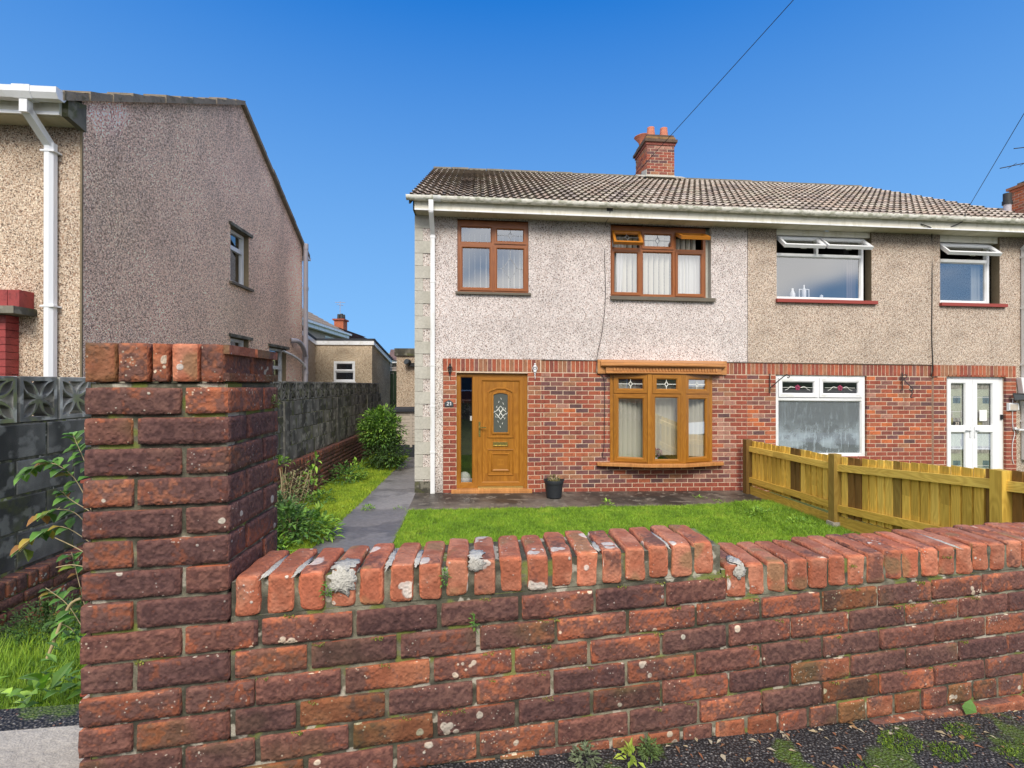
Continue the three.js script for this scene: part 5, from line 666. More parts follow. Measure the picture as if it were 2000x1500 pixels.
// ---- house on the left with its pebbledashed gable end
{
  const F = new Frame('gable_end_house', { at: [-4.44, 0, 5.28], yaw: Math.atan(0.085), skew: 0.02, base: [0, -1.8, 0] }, 'brown pebbledashed house on the left, gable end towards the gap, white gutter', 'house');
  const U0 = -7, DR = 3.53, DB = 6.62, vF = 2.96, vR = 4.84, vB = 3.20, top = d => d < DR ? mix(vF, vR, d / DR) : mix(vR, vB, (d - DR) / (DB - DR));
  const holes = [[3.17, 3.84, 1.715, 2.64], [3.17, 3.84, -0.6, 0.80], [4.74, 5.62, -0.75, 0.76]];
  const gable = gridWall(new MB(), 0, DB, -1.9, 1, [...holes.map(h => [h[0], h[1], h[2], h[3]])], 9, () => V3(), () => [1, 1, 1]); gable.p = []; gable.n = []; gable.t = []; gable.c = [];
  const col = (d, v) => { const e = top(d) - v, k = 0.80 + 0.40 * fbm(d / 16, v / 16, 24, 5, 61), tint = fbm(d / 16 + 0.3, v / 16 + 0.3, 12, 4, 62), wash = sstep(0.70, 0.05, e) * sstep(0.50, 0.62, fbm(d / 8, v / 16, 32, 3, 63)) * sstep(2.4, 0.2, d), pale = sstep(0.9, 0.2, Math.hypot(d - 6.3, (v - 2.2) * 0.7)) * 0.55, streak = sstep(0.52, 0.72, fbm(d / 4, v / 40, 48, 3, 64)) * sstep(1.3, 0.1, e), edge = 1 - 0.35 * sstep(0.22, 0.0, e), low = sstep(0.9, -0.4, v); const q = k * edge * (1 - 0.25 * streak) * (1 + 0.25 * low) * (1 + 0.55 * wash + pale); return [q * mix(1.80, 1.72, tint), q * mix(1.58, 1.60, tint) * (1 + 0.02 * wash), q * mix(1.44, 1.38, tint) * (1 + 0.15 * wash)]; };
  // wall is cut to the slope of the roof column by column
  const xs = [...new Set([...range(0, DB, 44), DR, ...holes.flatMap(h => [h[0], h[1]])].map(x => +x.toFixed(4)))].sort((a, b) => a - b), P = (d, v) => V3(0, v, -d);
  for (let i = 0; i + 1 < xs.length; i++) { const a = xs[i], b = xs[i + 1], c = (a + b) / 2, ys = [...new Set([...range(-1.9, Math.min(top(a), top(b)) - 0.05, 30), ...holes.filter(h => c > h[0] && c < h[1]).flatMap(h => [h[2], h[3]])].map(x => +x.toFixed(4)))].sort((x, y) => x - y);
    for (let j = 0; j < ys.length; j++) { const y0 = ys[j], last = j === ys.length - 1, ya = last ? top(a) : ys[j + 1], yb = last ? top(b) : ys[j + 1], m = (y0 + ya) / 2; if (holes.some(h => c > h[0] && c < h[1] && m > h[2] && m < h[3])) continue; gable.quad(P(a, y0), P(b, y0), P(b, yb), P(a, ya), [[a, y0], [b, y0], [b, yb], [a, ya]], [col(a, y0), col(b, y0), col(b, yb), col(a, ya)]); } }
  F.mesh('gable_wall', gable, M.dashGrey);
  for (const h of holes) { const [a, b, c, e] = h, q = new MB(), x = -0.14; for (const [r, s] of [[[a, c, a, e]], [[b, c, b, e]], [[a, c, b, c]], [[a, e, b, e]]].map(z => z[0]).map(z => [[z[0], z[1]], [z[2], z[3]]])) q.quad(V3(0, r[1], -r[0]), V3(0, s[1], -s[0]), V3(x, s[1], -s[0]), V3(x, r[1], -r[0])); F.mesh('window_reveal', q, M.revealTan); }
  for (const h of holes) { const q = new MB(), y = h[3]; q.box(0.0, 0.035, y, y + 0.05, h[0] - 0.06, h[1] + 0.10); F.mesh('drip_mould', q, M.plinth); }
  F.mesh('window_sill', boxM(-0.08, 0.05, 1.675, 1.715, 3.12, 3.95), M.sillStone);
  const side = (name, d0, d1, v0, v1, split, d) => { const w = F.part(name), turn = g => { const q = asGeo(g); q.applyMatrix4(new THREE.Matrix4().makeRotationY(Math.PI / 2)); return q; }; // local x runs along the gable, its -z into the wall
    const put = (n, mb, mt) => F.mesh(n, turn(mb), mt, w), a = d0, b = d1; put('window_frame', new MB().box(a, b, v0, v0 + 0.06, d, d + 0.06).box(a, b, v1 - 0.05, v1, d, d + 0.06).box(a, a + 0.05, v0 + 0.06, v1 - 0.05, d, d + 0.06).box(b - 0.06, b, v0 + 0.06, v1 - 0.05, d, d + 0.06).box(a + 0.05, b - 0.06, split - 0.035, split + 0.035, d, d + 0.06), M.white); put('pane', new MB().pane(a + 0.05, b - 0.06, v0 + 0.06, split - 0.035, d + 0.03), M.glass); put('pane', new MB().pane(a + 0.05, b - 0.06, split + 0.035, v1 - 0.05, d + 0.03), M.glass); put('net_curtain', new MB().pane(a + 0.05, mix(a, b, 0.45), v0 + 0.06, v1 - 0.05, d + 0.12), M.curtain); };
  side('gable_window', 3.17, 3.84, 1.715, 2.63, 2.33, 0.085); side('gable_window', 3.17, 3.84, -0.6, 0.79, 0.42, 0.085); side('gable_window', 4.74, 5.62, -0.75, 0.75, 0.36, 0.085);
  // front wall: lighter dash, red painted porch surround
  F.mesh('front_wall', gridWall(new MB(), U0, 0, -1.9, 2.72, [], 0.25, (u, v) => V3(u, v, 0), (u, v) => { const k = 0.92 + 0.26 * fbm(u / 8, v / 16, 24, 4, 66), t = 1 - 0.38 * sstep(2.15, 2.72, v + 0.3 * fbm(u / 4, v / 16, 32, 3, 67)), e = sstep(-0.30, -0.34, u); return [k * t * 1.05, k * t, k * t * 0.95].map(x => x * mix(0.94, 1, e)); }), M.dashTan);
  F.mesh('corner_bead', boxM(-0.012, 0.006, -1.9, 2.70, -0.006, 0.012), M.revealTan);
  F.mesh('rear_wall', boxM(U0, -0.01, -1.9, vB, DB - 0.1, DB), M.dashTanPlain); F.mesh('interior', boxM(U0, -0.6, -1.9, 2.7, 0.2, DB - 0.2), M.dark);
  const pr = F.part('porch_surround'); F.mesh('canopy_band', boxM(-3.0, -0.455, 0.775, 0.945, -0.16, -0.0), M.redPaint, pr); for (let k = 0; k < 12; k++) F.mesh('brick', boxM(-0.457 - 0.112 * (k + 1) + 0.006, -0.457 - 0.112 * k, 0.780, 0.940, -0.168, -0.12), M.redPaint, pr); F.mesh('canopy_slab', boxM(-3.0, -0.425, 0.700, 0.772, -0.27, 0), M.lintel, pr);
  for (let r = 0; r < 34; r++) { const v = 0.695 - (r + 1) * 0.0735; F.mesh('brick', boxM(-0.745, -0.598, v + 0.004, v + 0.0725, -0.15, 0), M.redPaint, pr); F.mesh('brick', boxM(-0.98, -0.747, v + 0.004, v + 0.0725, -0.10, 0), M.redPaint, pr); }
  F.mesh('fixing', (() => { const g = plain(new THREE.SphereGeometry(0.018, 8, 6)); g.translate(-0.27, 1.705, 0.01); return g; })(), M.plastic);
  // roof: front slope, rear slope, verge
  const eD = -0.33, eV = vF - 0.175 + 0.0, sl = (vR - vF) / DR, e0 = vF + eD * sl; const rf = new MB(); rf.quad(V3(U0, e0 + 0.055, -eD), V3(0.06, e0 + 0.055, -eD), V3(0.06, vR + 0.055, -DR), V3(U0, vR + 0.055, -DR)).quad(V3(U0, vR + 0.055, -DR), V3(0.06, vR + 0.055, -DR), V3(0.06, top(DB) - 0.17 + 0.055, -DB - 0.32), V3(U0, top(DB) - 0.17 + 0.055, -DB - 0.32)); F.mesh('roof_slope', rf, M.vergeTile);
  const vg = F.part('verge'), Rv = rng(77); for (let k = 0; k < 12; k++) { const t0 = k / 12, d0 = mix(eD + 0.02, DR, t0), d1 = mix(eD + 0.02, DR, (k + 1.06) / 12), y0 = mix(e0, vR, t0), y1 = mix(e0, vR, (k + 1.06) / 12), lift = 0.014 + 0.02 * Rv(); F.mesh('verge_tile', sweepU([[d0, y0 - 0.015], [d0, y0 + 0.058 + lift], [d1, y1 + 0.048 + lift * 0.2], [d1, y1 - 0.015]], -0.20, 0.064 + Rv() * 0.03), M.vergeTile, vg); }
  for (let k = 0; k < 11; k++) { const d0 = mix(DR, DB + 0.32, k / 11), d1 = mix(DR, DB + 0.32, (k + 1) / 11), q = d => vR - (d - DR) * (vR - vB) / (DB - DR); F.mesh('verge_tile', sweepU([[d0, q(d0) - 0.015], [d0, q(d0) + 0.06], [d1, q(d1) + 0.068], [d1, q(d1) - 0.015]], -0.20, 0.060 + Rv() * 0.02), M.vergeTile, vg); }
  F.mesh('fascia', boxM(U0, -0.03, 2.66, 2.82, -0.245, -0.215), M.fascia); F.mesh('fascia_lip', boxM(U0, -0.03, 2.655, 2.688, -0.252, -0.246), M.white); F.mesh('soffit', boxM(U0, -0.03, 2.655, 2.668, -0.215, 0.0), M.soffit); F.mesh('box_end', sweepU([[-0.215, 2.66], [-0.215, 2.84], [0.02, 2.90], [0.02, 2.62]], -0.028, 0.03), M.plinth);
  F.mesh('gutter', sweepU([[-0.395, 2.855], [-0.395, 2.800], [-0.365, 2.752], [-0.295, 2.752], [-0.262, 2.80], [-0.262, 2.855], [-0.274, 2.855], [-0.274, 2.80], [-0.30, 2.764], [-0.36, 2.764], [-0.383, 2.80], [-0.383, 2.855]], U0, 0.045), M.white); F.mesh('gutter_end', sweepU([[-0.395, 2.857], [-0.395, 2.800], [-0.365, 2.752], [-0.295, 2.752], [-0.262, 2.80], [-0.262, 2.857]], 0.0455, 0.054), M.white); F.mesh('gutter_bracket', sweepU([[-0.402, 2.862], [-0.402, 2.798], [-0.37, 2.745], [-0.29, 2.745], [-0.258, 2.80], [-0.258, 2.862]], -0.34, -0.18), M.white); F.mesh('gutter_bracket', sweepU([[-0.402, 2.862], [-0.402, 2.798], [-0.37, 2.745], [-0.29, 2.745], [-0.258, 2.80], [-0.258, 2.862]], -1.2, -1.16), M.white);
  const dp = F.part('downpipe'), pu = -0.265; F.mesh('pipe_offset', [boxM(pu - 0.036, pu + 0.036, 2.62, 2.75, -0.365, -0.295), (() => { const g = boxM(pu - 0.036, pu + 0.036, -0.19, 0.19, -0.034, 0.034).geo(); g.rotateX(0.88); g.translate(0, 2.54, 0.185); return g; })()], M.white, dp); const ps = new MB(), hex = [[-0.055, -0.02], [-0.055, -0.07], [-0.025, -0.098], [0.025, -0.098], [0.055, -0.07], [0.055, -0.02]]; for (let k = 0; k < 5; k++) ps.quad(V3(pu + hex[k][0] * 0.85, -1.85, -hex[k][1]), V3(pu + hex[k + 1][0] * 0.85, -1.85, -hex[k + 1][1]), V3(pu + hex[k + 1][0] * 0.85, 2.46, -hex[k + 1][1]), V3(pu + hex[k][0] * 0.85, 2.46, -hex[k][1])); F.mesh('pipe', ps, M.whiteClean, dp); for (const v of [2.36, 0.79, -0.8]) F.mesh('pipe_clip', boxM(pu - 0.058, pu + 0.075, v, v + 0.018, -0.104, 0), M.whiteClean, dp);
  // soil stack at the rear corner
  const st = F.part('soil_stack'), cyl = (r, v0, v1, n, mt = M.pipeGrey) => { const q = plain(new THREE.CylinderGeometry(r, r, v1 - v0, 16)); q.translate(0.085, (v0 + v1) / 2, -(DB - 0.03)); F.mesh(n, q, mt, st); }; cyl(0.052, -1.8, 3.18, 'stack_pipe'); cyl(0.060, 3.14, 3.27, 'stack_cowl', M.pipeGrey); for (const v of [2.20, 0.62, 0.25]) cyl(0.062, v, v + 0.07, 'pipe_collar'); F.mesh('branch_pipe', tube([[0.0, 0.97, -5.85], [0.10, 0.97, -6.0], [0.11, 0.84, -6.35], [0.085, 0.66, -6.58]], 0.050, 20, 10), M.pipeGrey, st); F.mesh('waste_pipe', tube([[0.06, 0.70, -5.30], [0.06, 0.62, -5.95], [0.09, 0.50, -6.35], [0.10, 0.40, -6.50]], 0.026, 20, 8), M.white, st);
  F.mesh('rear_gutter', sweepU([[DB + 0.2, 2.98], [DB + 0.2, 3.05], [DB + 0.42, 3.05], [DB + 0.42, 2.98]], -2, 0.06), M.white);
}
// ---- single storey extension behind the gable house
{
  const F = new Frame('flat_roofed_extension', { at: [-5.76, 0, 15.0], yaw: 0.05, base: [0, -1.8, 0] }, 'low brown pebbledashed extension with white fascia and black trim behind the block wall', 'outbuilding');
  const w = [0.53, 1.145, 0.10, 0.70], top = 1.20, one = (u, v) => { const k = 0.72 + 0.5 * fbm(u / 4, v / 4, 12, 4, 3), e = 1 + 0.5 * sstep(1.05, 1.12, v), s = 1 - 0.25 * sstep(0.95, 0.2, v) * 0.4; return [k * e * s, k * e * s * 0.97, k * e * s * 0.86]; };
  F.mesh('front_wall', gridWall(new MB(), 0, 1.64, -1.9, top, [w], 0.15, (u, v) => V3(u, v, 0), one), M.dashTan);
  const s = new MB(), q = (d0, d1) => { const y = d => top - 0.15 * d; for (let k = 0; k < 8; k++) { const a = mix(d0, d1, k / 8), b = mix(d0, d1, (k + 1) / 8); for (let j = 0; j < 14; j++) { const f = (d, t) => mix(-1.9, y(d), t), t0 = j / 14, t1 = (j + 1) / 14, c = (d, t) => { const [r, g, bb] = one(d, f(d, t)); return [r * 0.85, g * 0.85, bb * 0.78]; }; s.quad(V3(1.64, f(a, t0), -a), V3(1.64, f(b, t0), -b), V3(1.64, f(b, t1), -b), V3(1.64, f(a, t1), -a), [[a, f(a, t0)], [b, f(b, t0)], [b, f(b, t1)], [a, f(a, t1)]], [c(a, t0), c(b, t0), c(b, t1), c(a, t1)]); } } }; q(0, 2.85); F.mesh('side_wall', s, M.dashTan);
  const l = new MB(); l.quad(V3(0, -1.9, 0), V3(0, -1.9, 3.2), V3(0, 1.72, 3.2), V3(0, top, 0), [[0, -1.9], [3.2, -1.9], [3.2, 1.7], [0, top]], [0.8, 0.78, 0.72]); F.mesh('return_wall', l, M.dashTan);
  F.mesh('fascia', [boxM(-0.02, 1.70, top - 0.02, top + 0.10, -0.04, 0.0), sweepU([[0, top - 0.02], [0, top + 0.10], [2.85, top - 0.33], [2.85, top - 0.45]], 1.642, 1.70), sweepU([[0.0, top - 0.02], [0.0, top + 0.10], [-3.2, 1.82], [-3.2, 1.70]], -0.03, 0.02)], M.white);
  F.mesh('felt_trim', [boxM(-0.03, 1.72, top + 0.102, top + 0.165, -0.05, 0.1), sweepU([[-0.05, top + 0.105], [-0.05, top + 0.165], [2.85, top - 0.26], [2.85, top - 0.325]], 1.645, 1.725), sweepU([[0.0, top + 0.105], [0.0, top + 0.165], [-3.2, 1.89], [-3.2, 1.825]], -0.045, 0.035)], M.felt);
  const r = new MB(); r.quad(V3(0, top + 0.11, 0), V3(1.66, top + 0.11, 0), V3(1.66, top - 0.32, -2.85), V3(0, top - 0.32, -2.85)); F.mesh('roof_sheet', r, M.felt); F.mesh('rear_wall', boxM(0, 1.64, -1.9, top - 0.45, 2.8, 2.85), M.dashTanPlain); F.mesh('interior', boxM(0.1, 1.55, -1.8, 0.9, 0.6, 0.7), M.dark);
  windowUnit(F, 'kitchen_window', { u0: w[0], u1: w[1], v0: w[2], v1: w[3], d: -0.005, mat: M.white, fw: 0.045, mw: 0.04, cols: [{ to: 99, trans: [0.40] }], lights: [{}, { sash: 1, sw: 0.05 }] }); F.mesh('window_sill', boxM(w[0] - 0.03, w[1] + 0.03, w[2] - 0.045, w[2] - 0.002, -0.06, 0.02), M.white);
  const d = F.part('back_door'); F.mesh('door_frame', [boxM(-0.30, -0.235, -1.8, 0.74, -0.035, 0.0), boxM(-0.30, 0.0, 0.66, 0.735, -0.03, -0.001)], M.white, d); F.mesh('door_glass', boxM(-0.42, -0.30, -1.0, 0.60, -0.02, 0.0), M.slate, d);
}
// ---- more distant houses seen through the gap
{
  const F = new Frame('distant_house', { at: [-9.75, 0, 22], yaw: Math.PI / 2 + 0.02, base: [0, -2, 0] }, 'distant house with lilac grey render, brown tiled roof and white fascia beyond the extension', 'house');   // u runs away from the viewer
  F.mesh('front_wall', gridWall(new MB(), -4, 8.0, -2, 2.95, [[1.2, 2.3, 0.9, 2.5], [5.0, 6.6, 1.1, 2.62]], 9, (u, v) => V3(u, v, 0), () => [1, 1, 1]), M.lilac); F.mesh('end_wall', (() => { const m = new MB(); m.quad(V3(8, -2, 0), V3(8, -2, -7), V3(8, 2.95, -7), V3(8, 2.95, 0)).quad(V3(8, 2.95, 0), V3(8, 2.95, -7), V3(8, 4.9, -3.5), V3(8, 4.9, -3.5)); return m; })(), M.lilac); F.mesh('rear_wall', boxM(-4, 8, -2, 2.95, 6.9, 7), M.lilac);
  const pt = Math.atan(2.0 / 3.6); for (let r = 0; r < 12; r++) F.mesh('tile_course', (() => { const m = new MB(), y = r * 0.343, s = Math.sin(pt), c = Math.cos(pt); for (let k = 0; k < 45; k++) { const a = -4 + k * 0.27, b = a + 0.27, h = 0.02; const P = (u, t, lift) => V3(u, 2.98 + t * s + lift * c, 0.3 - t * c + lift * s); for (const [x0, x1, l0, l1] of [[a, a + 0.13, 0, 0], [a + 0.13, a + 0.2, 0, h], [a + 0.2, b, h, 0]]) { m.quad(P(x0, y, l0 + 0.035), P(x1, y, l1 + 0.035), P(x1, y + 0.345, l1), P(x0, y + 0.345, l0)); m.quad(P(x0, y, l0), P(x1, y, l1), P(x1, y, l1 + 0.035), P(x0, y, l0 + 0.035)); } } return m; })(), tileTints[r % 2 ? 2 : 5]);
  F.mesh('rear_roof', (() => { const m = new MB(); m.quad(V3(-4, 4.98, -3.4), V3(8.1, 4.98, -3.4), V3(8.1, 2.9, -7.3), V3(-4, 2.9, -7.3)); return m; })(), M.purpleRoof); F.mesh('fascia', boxM(-4, 8.15, 2.72, 2.95, -0.32, -0.1), M.white); F.mesh('gutter', boxM(-4, 8.3, 2.90, 3.01, -0.44, -0.32), M.white); F.mesh('downpipe', [boxM(7.75, 7.87, -1.5, 2.4, -0.12, -0.01), boxM(7.75, 7.87, 2.4, 2.75, -0.34, -0.05)], M.white);
  for (const [a, b, c, e] of [[1.2, 2.3, 0.9, 2.5], [5.0, 6.6, 1.1, 2.62]]) windowUnit(F, 'upper_window', { u0: a, u1: b, v0: c, v1: e, d: 0.02, mat: M.white, fw: 0.08, mw: 0.08, cols: [{ to: 99, trans: [e - 0.5] }], lights: [{}, {}] }); F.mesh('interior', boxM(-3.8, 7.8, -1.9, 2.8, 1.2, 1.3), M.dark);
}
{
  const F = new Frame('distant_house', { at: [-10.3, 0, 34], yaw: Math.PI / 2 + 0.02, base: [0, -2, 0] }, 'distant house with a purple slate roof and a red brick stack against the sky', 'house');
  F.mesh('front_wall', boxM(-2, 11, -2, 2.1, 0, 0.2), M.lilac); F.mesh('end_wall', (() => { const m = new MB(); m.quad(V3(11, -2, 0), V3(11, -2, -6), V3(11, 2.1, -6), V3(11, 2.1, 0)).quad(V3(11, 2.1, 0), V3(11, 2.1, -6), V3(11, 4.4, -2.9), V3(11, 4.4, -2.9)); return m; })(), M.lilac);
  const m = new MB(); m.quad(V3(-2, 2.1, 0.25), V3(11.2, 2.1, 0.25), V3(11.2, 4.42, -2.9), V3(-2, 4.42, -2.9)).quad(V3(-2, 4.42, -2.9), V3(11.2, 4.42, -2.9), V3(11.2, 2.1, -6.2), V3(-2, 2.1, -6.2)); F.mesh('roof_slope', m, M.purpleRoof);
  for (let k = 0; k < 14; k++) { const t = k / 14; F.mesh('slate_course', boxM(-2, 11.22, -0.012, 0.012, 0, 0.25).geo().rotateX(0).translate(0, mix(2.12, 4.40, t), mix(0.25, -2.85, t) + 0.25 - 0.02), std({ t: T.tile, r: 0.85, color: k % 2 ? [0.19, 0.12, 0.115] : [0.15, 0.10, 0.10] })); }
  F.mesh('gutter', boxM(-2, 11.2, 2.0, 2.12, -0.36, -0.22), M.white); const c = F.part('chimney'); F.mesh('stack', boxM(5.2, 6.2, 3.6, 4.95, 2.5, 3.2), faceTints[1], c); F.mesh('corbel', boxM(5.1, 6.3, 4.95, 5.07, 2.4, 3.3), faceTints[2], c); for (const [u, d] of [[5.45, 2.7], [5.95, 2.7], [5.7, 3.0]]) F.mesh('chimney_pot', plain(new THREE.CylinderGeometry(0.11, 0.14, 0.42, 10)).translate(u, 5.27, -d), M.iron, c);
  const a = F.part('television_aerial'); F.mesh('aerial_rods', mergeGeometries([tube([[5.7, 5.0, -2.9], [5.7, 6.5, -2.9]], 0.02, 2, 4), tube([[5.7, 6.4, -3.3], [5.7, 6.4, -2.5]], 0.02, 2, 4), tube([[5.5, 6.2, -3.1], [5.9, 6.2, -2.7]], 0.02, 2, 4)]), M.pipeGrey, a);
}
{
  const F = new Frame('distant_house', { at: [-10.6, 0, 47], yaw: 0.1, base: [0, -2, 0] }, 'tiny far white gabled house between the extension and the outbuilding', 'house');
  F.mesh('front_wall', boxM(-0.6, 1.4, -2, 2.1, 0, 4), M.lilac); F.mesh('roof_slope', [sweepU([[-0.3, 2.0], [2.0, 3.4], [4.3, 2.0]], -0.8, 1.5)], M.purpleRoof); F.mesh('gutter', boxM(-0.9, 1.5, 1.95, 2.12, -0.42, -0.28), M.white); F.mesh('porch_gable', sweepU([[-0.5, 0], [-0.5, 0.8], [-0.3, 0.8], [-0.3, 0]], 0.3, 1.4), M.white);
}
{ // outbuilding at the far end of the path
  const F = new Frame('rendered_outbuilding', { at: [-2.93, 0, 13.0], yaw: 0.085, base: [0, -1.82, 0] }, 'tan pebbledashed outbuilding with dark coping beside the house corner', 'outbuilding');
  F.mesh('wall', gridWall(new MB(), 0, 1.5, -0.62, 0.74, [], 0.15, (u, v) => V3(u, v, 0), (u, v) => { const k = 0.85 + 0.25 * fbm(u / 4, v / 4, 12, 4, 13); return [k, k * 0.97, k * 0.9]; }), M.dashTan); F.mesh('side_wall', boxM(0.001, 0.02, -1.82, 0.74, 0.002, 3), M.dashTanPlain); F.mesh('coping', boxM(-0.05, 1.55, 0.742, 0.93, -0.05, 0.35), M.lintel); F.mesh('lean_to_roof', sweepU([[-0.35, -0.66], [-0.35, -0.60], [0.02, -0.55], [0.02, -0.62]], -0.02, 1.4), M.felt);
  for (let k = 0; k < 9; k++) F.mesh('door_board', boxM(0.03, 1.2, -1.49 + k * 0.092, -1.405 + k * 0.092, -0.26 + (k % 2) * 0.004, -0.22), M.beige); F.mesh('door_frame', boxM(0.36, 0.42, -1.55, -0.66, -0.275, -0.262), M.beige); F.mesh('threshold', boxM(0, 1.3, -1.85, -1.50, -0.25, -0.1), M.felt);
  const l = F.part('security_light'); F.mesh('lamp_body', plain(new THREE.SphereGeometry(0.085, 12, 8)).scale(1, 0.8, 1).translate(0.30, 0.58, 0.12), M.black, l); F.mesh('lamp_glass', plain(new THREE.CylinderGeometry(0.07, 0.075, 0.03, 14)).rotateX(1.2).rotateY(-0.5).translate(0.27, 0.585, 0.20), M.slate, l); F.mesh('lamp_arm', boxM(0.31, 0.45, 0.47, 0.56, -0.12, 0), M.black, l);
}
{ const F = new Frame('garden_gate', { at: [-4.6, 0, 18.2], yaw: 0.05, base: [0, -1.8, 0] }, 'dark green boarded gate with trellis at the end of the passage', 'gate'); for (let k = 0; k < 9; k++) F.mesh('board', boxM(k * 0.13, k * 0.13 + 0.122, -1.75, 0.42 + (k % 2) * 0.01, 0, 0.02), M.gateGreen); F.mesh('rail', [boxM(-0.03, 1.2, 0.43, 0.50, -0.03, 0.0), boxM(-0.03, 1.2, -0.6, -0.52, -0.03, -0.001)], M.gateGreen); for (let k = 0; k < 3; k++) F.mesh('trellis_lath', boxM(-0.03, 1.2, 0.56 + k * 0.10, 0.585 + k * 0.10, -0.01, 0.01), M.iron); for (const u of [-0.06, 0.55, 1.2]) F.mesh('post', boxM(u, u + 0.07, -1.8, 0.82, 0.022, 0.09), M.iron); }

// ---- boundary wall of concrete blocks with a pierced screen course, on a brick footing wall
const BW = { at: [-2.797, 0, 0], yaw: Math.PI / 2 + 0.065 };
{
  const F = new Frame('block_boundary_wall', { ...BW, base: [2.2, -1.2, 0] }, 'blackened concrete block boundary wall topped by pierced screen blocks', 'wall'), s = 0.1425, h = new THREE.Shape([[-s, -s], [s, -s], [s, s], [-s, s]].map(p => new THREE.Vector2(...p)));
  for (let k = 0; k < 4; k++) { const a = Math.PI / 4 + k * Math.PI / 2, ca = Math.cos(a), sa = Math.sin(a), q = []; const P = (r, w) => new THREE.Vector2(ca * r - sa * w, sa * r + ca * w); for (let j = 0; j <= 8; j++) { const t = j / 8; q.push(P(mix(0.040, 0.158, t), 0.023 * Math.sin(Math.PI * t))); } for (let j = 7; j > 0; j--) { const t = j / 8; q.push(P(mix(0.040, 0.158, t), -0.023 * Math.sin(Math.PI * t))); } h.holes.push(new THREE.Path(q)); const b = k * Math.PI / 2, cb = Math.cos(b), sb = Math.sin(b), Q = (r, w) => new THREE.Vector2(cb * r - sb * w, sb * r + cb * w); h.holes.push(new THREE.Path([Q(0.030, 0), Q(0.062, 0.013), Q(0.090, 0.033), Q(0.112, 0.062), Q(0.112, -0.062), Q(0.090, -0.033), Q(0.062, -0.013)])); }
  const sg = [0, 1, 2].map(k => { const g = plain(new THREE.ExtrudeGeometry(h, { depth: 0.075, bevelEnabled: true, bevelSize: 0.004, bevelThickness: 0.006, bevelSegments: 1, bevelOffset: -0.004 })); const uv = g.attributes.uv; for (let i = 0; i < uv.count; i++) uv.setXY(i, uv.getX(i) + k * 0.7, uv.getY(i) + k * 0.41); return g; }), R = rng(51), pitch = 0.298;
  for (let u = 2.24 + 0.1425, k = 0; u < 14.6; u += pitch, k++) F.put('screen_block', sg[k % 3], u < 4.5 ? M.screenPale : M.screen, [u, -0.088, 0.088], F.root);
  const bg = [0, 1, 2, 3].map(k => { const m = new MB(), x = 0.2125, y = 0.1035, e = 0.005, U = p => [p.x + k * 0.53, p.y + k * 0.37], q = (...a) => m.quad(...a, a.map(U)), i = [V3(-x + e, -y + e, 0), V3(x - e, -y + e, 0), V3(x - e, y - e, 0), V3(-x + e, y - e, 0)], o = [V3(-x, -y, -e), V3(x, -y, -e), V3(x, y, -e), V3(-x, y, -e)]; q(...i); for (let n = 0; n < 4; n++) { const j = (n + 1) % 4; q(o[n], o[j], i[j], i[n]); } return m.geo(); });
  for (let r = 0; r < 4; r++) for (let u = 2.24 + (r % 2 ? 0 : -0.218), k = 0; u < 14.6; u += 0.437, k++) { const o = F.put('concrete_block', bg[(k + r) % 4], (u > 8.5 && r > 0 && R() < 0.75) || (u > 5.5 && r > 1 && R() < 0.35) ? M.blockPale : M.block, [u + 0.2125, -0.345 - r * 0.2215, R() * 0.005], F.root); if (k % 3 === 2) o.rotation.z = Math.PI; }
  F.mesh('mortar', boxM(2.2, 14.75, -1.25, -0.2345, 0.008, 0.10), M.mortar);
  for (let u = 4.6; u < 14; u += 2.75) F.mesh('pilaster', boxM(u, u + 0.2, -1.13, -0.240, -0.022, 0.05), M.block);
}
{
  const F = new Frame('brick_footing_wall', { ...BW, base: [2.2, -1.9, -0.1] }, 'low dark red brick wall with soldier coping at the foot of the block wall', 'wall'), R = rng(52), list = [], cg = range(0, 5, 5).map(k => roughBrick(0.064, 0.098, 0.17, 900 + k, { seg: 0.022 })), st = range(0, 5, 5).map(k => roughBrick(0.206, 0.063, 0.095, 920 + k, { seg: 0.03 }));
  for (let u = 2.2; u < 14.7; u += 0.0745) list.push([u, cg[Math.floor(R() * 6)], [u + 0.037, -1.180, 0.005 + (R() - 0.5) * 0.008], R() < 0.6 ? nearBrick.mid[Math.floor(R() * 3)] : nearBrick.dark[Math.floor(R() * 3)]]);
  for (let r = 0; r < 8; r++) for (let u = 2.2 - (r % 2 ? 0.11 : 0); u < 14.6; u += 0.2165) { const v = -1.267 - r * 0.0735; if (v < garden(-2.7, u) - 0.06) continue; list.push([u, st[Math.floor(R() * 6)], [u + 0.108, v, -0.030 + (R() - 0.5) * 0.006], R() < 0.45 ? nearBrick.mid[Math.floor(R() * 3)] : nearBrick.dark[Math.floor(R() * 3)]]); }
  list.sort((a, b) => a[0] - b[0]); const rest = []; list.forEach(([u, g, at, m], k) => { if (k < 300) F.put('brick', g, m, at); else rest.push(plain(g.clone()).translate(at[0], at[1], -at[2])); }); tag(F.mesh('brick', mergeGeometries(rest), nearBrick.dark[0]), null, null, null, 'stuff');
  F.mesh('mortar', [boxM(2.1, 14.7, -2.0, -1.235, -0.068, 0.05), boxM(2.1, 14.7, -1.234, -1.142, -0.070, 0.07)], M.mortar);
}

